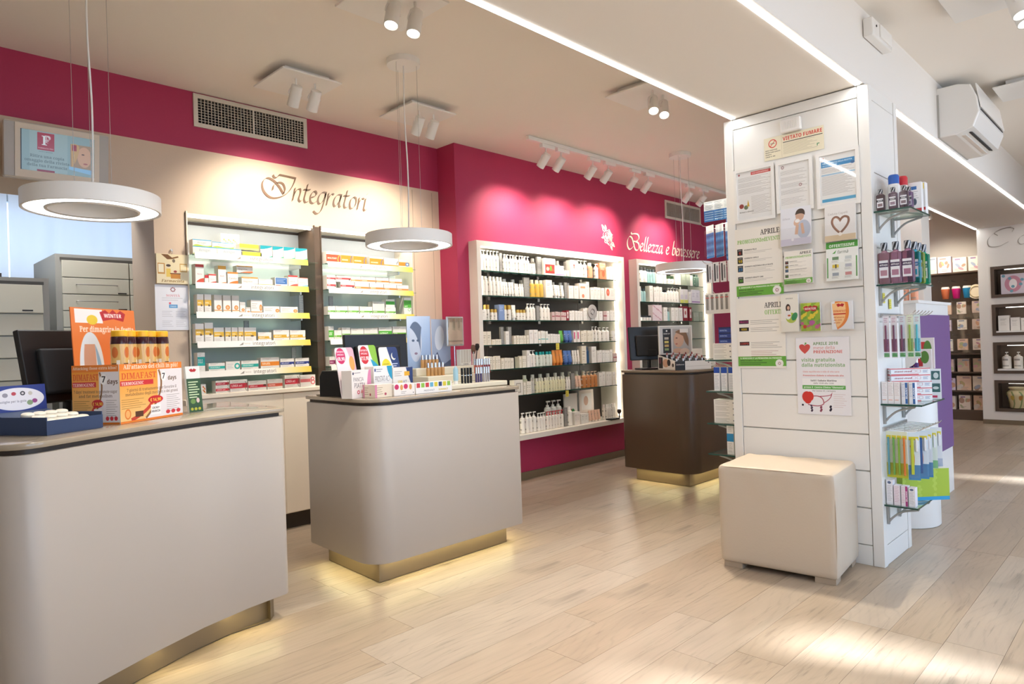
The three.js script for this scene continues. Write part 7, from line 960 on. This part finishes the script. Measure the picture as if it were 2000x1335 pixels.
// ---------- goods in the end wall niches; stand behind the column ----------
{
  const vase = (label, y, z, s) => { const t = thing('ceramic_vase', label, 'vase', XE + 0.08, y, z), pr = print(160, 100, (c, w, h) => { F(c, '#c9b98e', 0, 0, w, h); for (let k = 0; k < 8; k++) { CV(c, '#7d8a5a', 4, [k * 20 + 4, 80, k * 20 + 22, 50, k * 20 + 6, 22], false); EL(c, ['#a8743a', '#5f7a8a', '#b9a04a'][k % 3], k * 20 + 10, 46, 5); } F(c, '#8f7f52', 0, 8, w, 5); F(c, '#8f7f52', 0, 88, w, 5); }); put(t, 'body', remap(new THREE.LatheGeometry([[0, 0], [0.075, 0], [0.08, 0.01], [0.085, 0.06], [0.11, 0.15], [0.108, 0.19], [0.08, 0.215], [0.076, 0.23]].map(([r, v]) => new THREE.Vector2(r * s, v * s)), 24), pr), pr.at.gloss); put(t, 'rim', lathe([[0.076 * s, 0.228 * s], [0.09 * s, 0.235 * s], [0.09 * s, 0.25 * s], [0.07 * s, 0.25 * s], [0.068 * s, 0.2 * s]], 24), mat('#cbbd96', 0.3)); };
  vase('painted ceramic jar in the topmost wall niche', 0.18 + 3 * 0.497 + 0.031, -1.18, 1.15); vase('painted ceramic jar in the lowest wall niche', 0.211, -1.53, 1.1);
  const fb = pk(100, 100, '#d9cdd4', (c) => { EL(c, '#c98a9a', 50, 50, 34, 40); EL(c, '#efe6e4', 50, 50, 16, 24); for (let k = 0; k < 6; k++) EL(c, '#6fa0b0', 12 + (k * 37) % 80, 10 + (k * 53) % 84, 7); }); single('gift_carton', 'pink and blue patterned carton beside the jar in the topmost niche', 'carton', pbox(0.26, 0.26, 0.1, fb, { side: '#7fb0bc' }), fb.at.paper, XE + 0.09, 0.18 + 3 * 0.497 + 0.031 + 0.131, -1.53, HP); const tb = pk(60, 30, '#e6e2dc', (c) => F(c, '#6fa0c0', 0, 20, 60, 6)); single('tissue_box', 'small white box beside the jar in the lowest niche', 'box', pbox(0.14, 0.07, 0.1, tb), tb.at.paper, XE + 0.09, 0.211 + 0.0355, -1.15, HP);
  [[0.2, 0.12], [0.17, 0.1], [0.16, 0.1], [0.19, 0.14], [0.15, 0.13]].reduce((z, [h, w], k) => { const p = BOXES.w[0]; single('niche_carton', NTHW[k] + ' white carton from left in the second niche from top', 'carton', pbox(w, h, 0.08, p, { side: '#eae3da' }), p.at.paper, XE + 0.06, 0.18 + 2 * 0.497 + 0.051 + h / 2, z + w / 2, HP, 'cartons in the second niche'); return z + w + 0.01; }, -1.7);
  for (let k = 0; k < 5; k++) place(proto('pump', 'w', 0.05, k === 3 ? 0.26 : 0.22), NTHW[k] + ' white pump bottle from left in the third niche from top', 'bottle', 'pump bottles in the third niche', XE + 0.06, 0.18 + 0.497 + 0.0505, -1.63 + k * 0.125);
  // rounded white plinth and purple stand
  const pl = thing('display_plinth', 'white cylindrical display stand right behind the column', 'display stand', 5.0, 0, -1.37); put(pl, 'drum', lathe([[0, 0.0], [0.236, 0.0], [0.24, 0.006], [0.24, 0.99], [0.236, 0.996], [0, 0.996]], 48), M.white); put(pl, 'top_plate', cyl(0.23, 0.23, 0.012, 40), M.whiteGloss, 0, 1.002, 0);
  const st = thing('purple_stand', 'free-standing cosmetics stand with purple side panel behind the column', 'display stand', 5.75, 0, -1.66); put(st, 'body', box(0.9, 1.45, 0.72), M.white, 0, 0.725, 0); put(st, 'purple_panel', box(0.86, 1.02, 0.012), M.purple, 0.0, 0.86, 0.367); put(st, 'top_board', box(0.94, 0.02, 0.76), M.white, 0, 1.46, 0);
  const rb = pk(80, 100, '#efe6e2', (c) => { F(c, '#c93a3a', 10, 14, 44, 70); EL(c, '#5a8a3a', 60, 40, 12, 30); F(c, '#f0e4de', 16, 40, 30, 8); }); [[4.96, 1.13, -1.22, 'upper red strawberry picture card on the white drum'], [4.9, 1.01, -1.2, 'lower red picture carton on the white drum']].forEach(([x, y, z, s], k) => single('picture_carton', s, 'carton', pbox(0.15, k ? 0.13 : 0.2, 0.03, rb), rb.at.paper, x + 0.1 * (1 - k), 1.009 + (k ? 0.065 : 0.1) , z, HP + 0.1));
  const dc = thing('round_ended_card', 'white round-ended shelf card at the front of the white drum', 'card', 4.79, 1.009, -1.3, HP); put(dc, 'card', (() => { const s = new THREE.Shape(); s.moveTo(-0.07, 0); s.lineTo(0.05, 0); s.absarc(0.05, 0.09, 0.075, -Math.PI / 2, Math.PI / 2); s.lineTo(-0.02, 0.165); s.lineTo(-0.02, 0.2); s.lineTo(-0.07, 0.2); s.closePath(); return new THREE.ExtrudeGeometry(s, { depth: 0.004, bevelEnabled: false }); })(), M.whiteGloss);
  for (let k = 0; k < 5; k++) { const q = thing('nail_polish', NTHW[k] + ' violet nail polish from the window side on the white drum', 'nail polish', 4.86 + 0.03 * (k % 2), 1.009, -1.2 - k * 0.035, 0, 'nail polishes on the drum'); put(q, 'bottle', rbox(0.024, 0.045, 0.024, 0.005), mat('#5a3a7a', 0.1), 0, 0.0225, 0); put(q, 'cap', cyl(0.008, 0.009, 0.04, 12), M.chrome, 0, 0.065, 0); }
  const gp = pk(40, 80, '#e6dcd6', (c) => { F(c, '#2f5a6a', 4, 4, 20, 72); }); for (let k = 0; k < 5; k++) single('slim_teal_pack', NTHW[k] + ' slim teal pack from the window side on the purple stand', 'pack', pbox(0.03, 0.14, 0.05, gp), gp.at.paper, 5.4, 1.4705 + 0.07, -1.42 - k * 0.05, HP, 'teal packs on the purple stand'); for (let k = 0; k < 6; k++) place(proto('bottle', 'peach', 0.025, 0.13), NTHW[k] + ' peach bottle from the window side on the purple stand', 'bottle', 'peach bottles on the purple stand', 5.52, 1.4705, -1.36 - k * 0.06);
}
renderer.render(scene, camera);
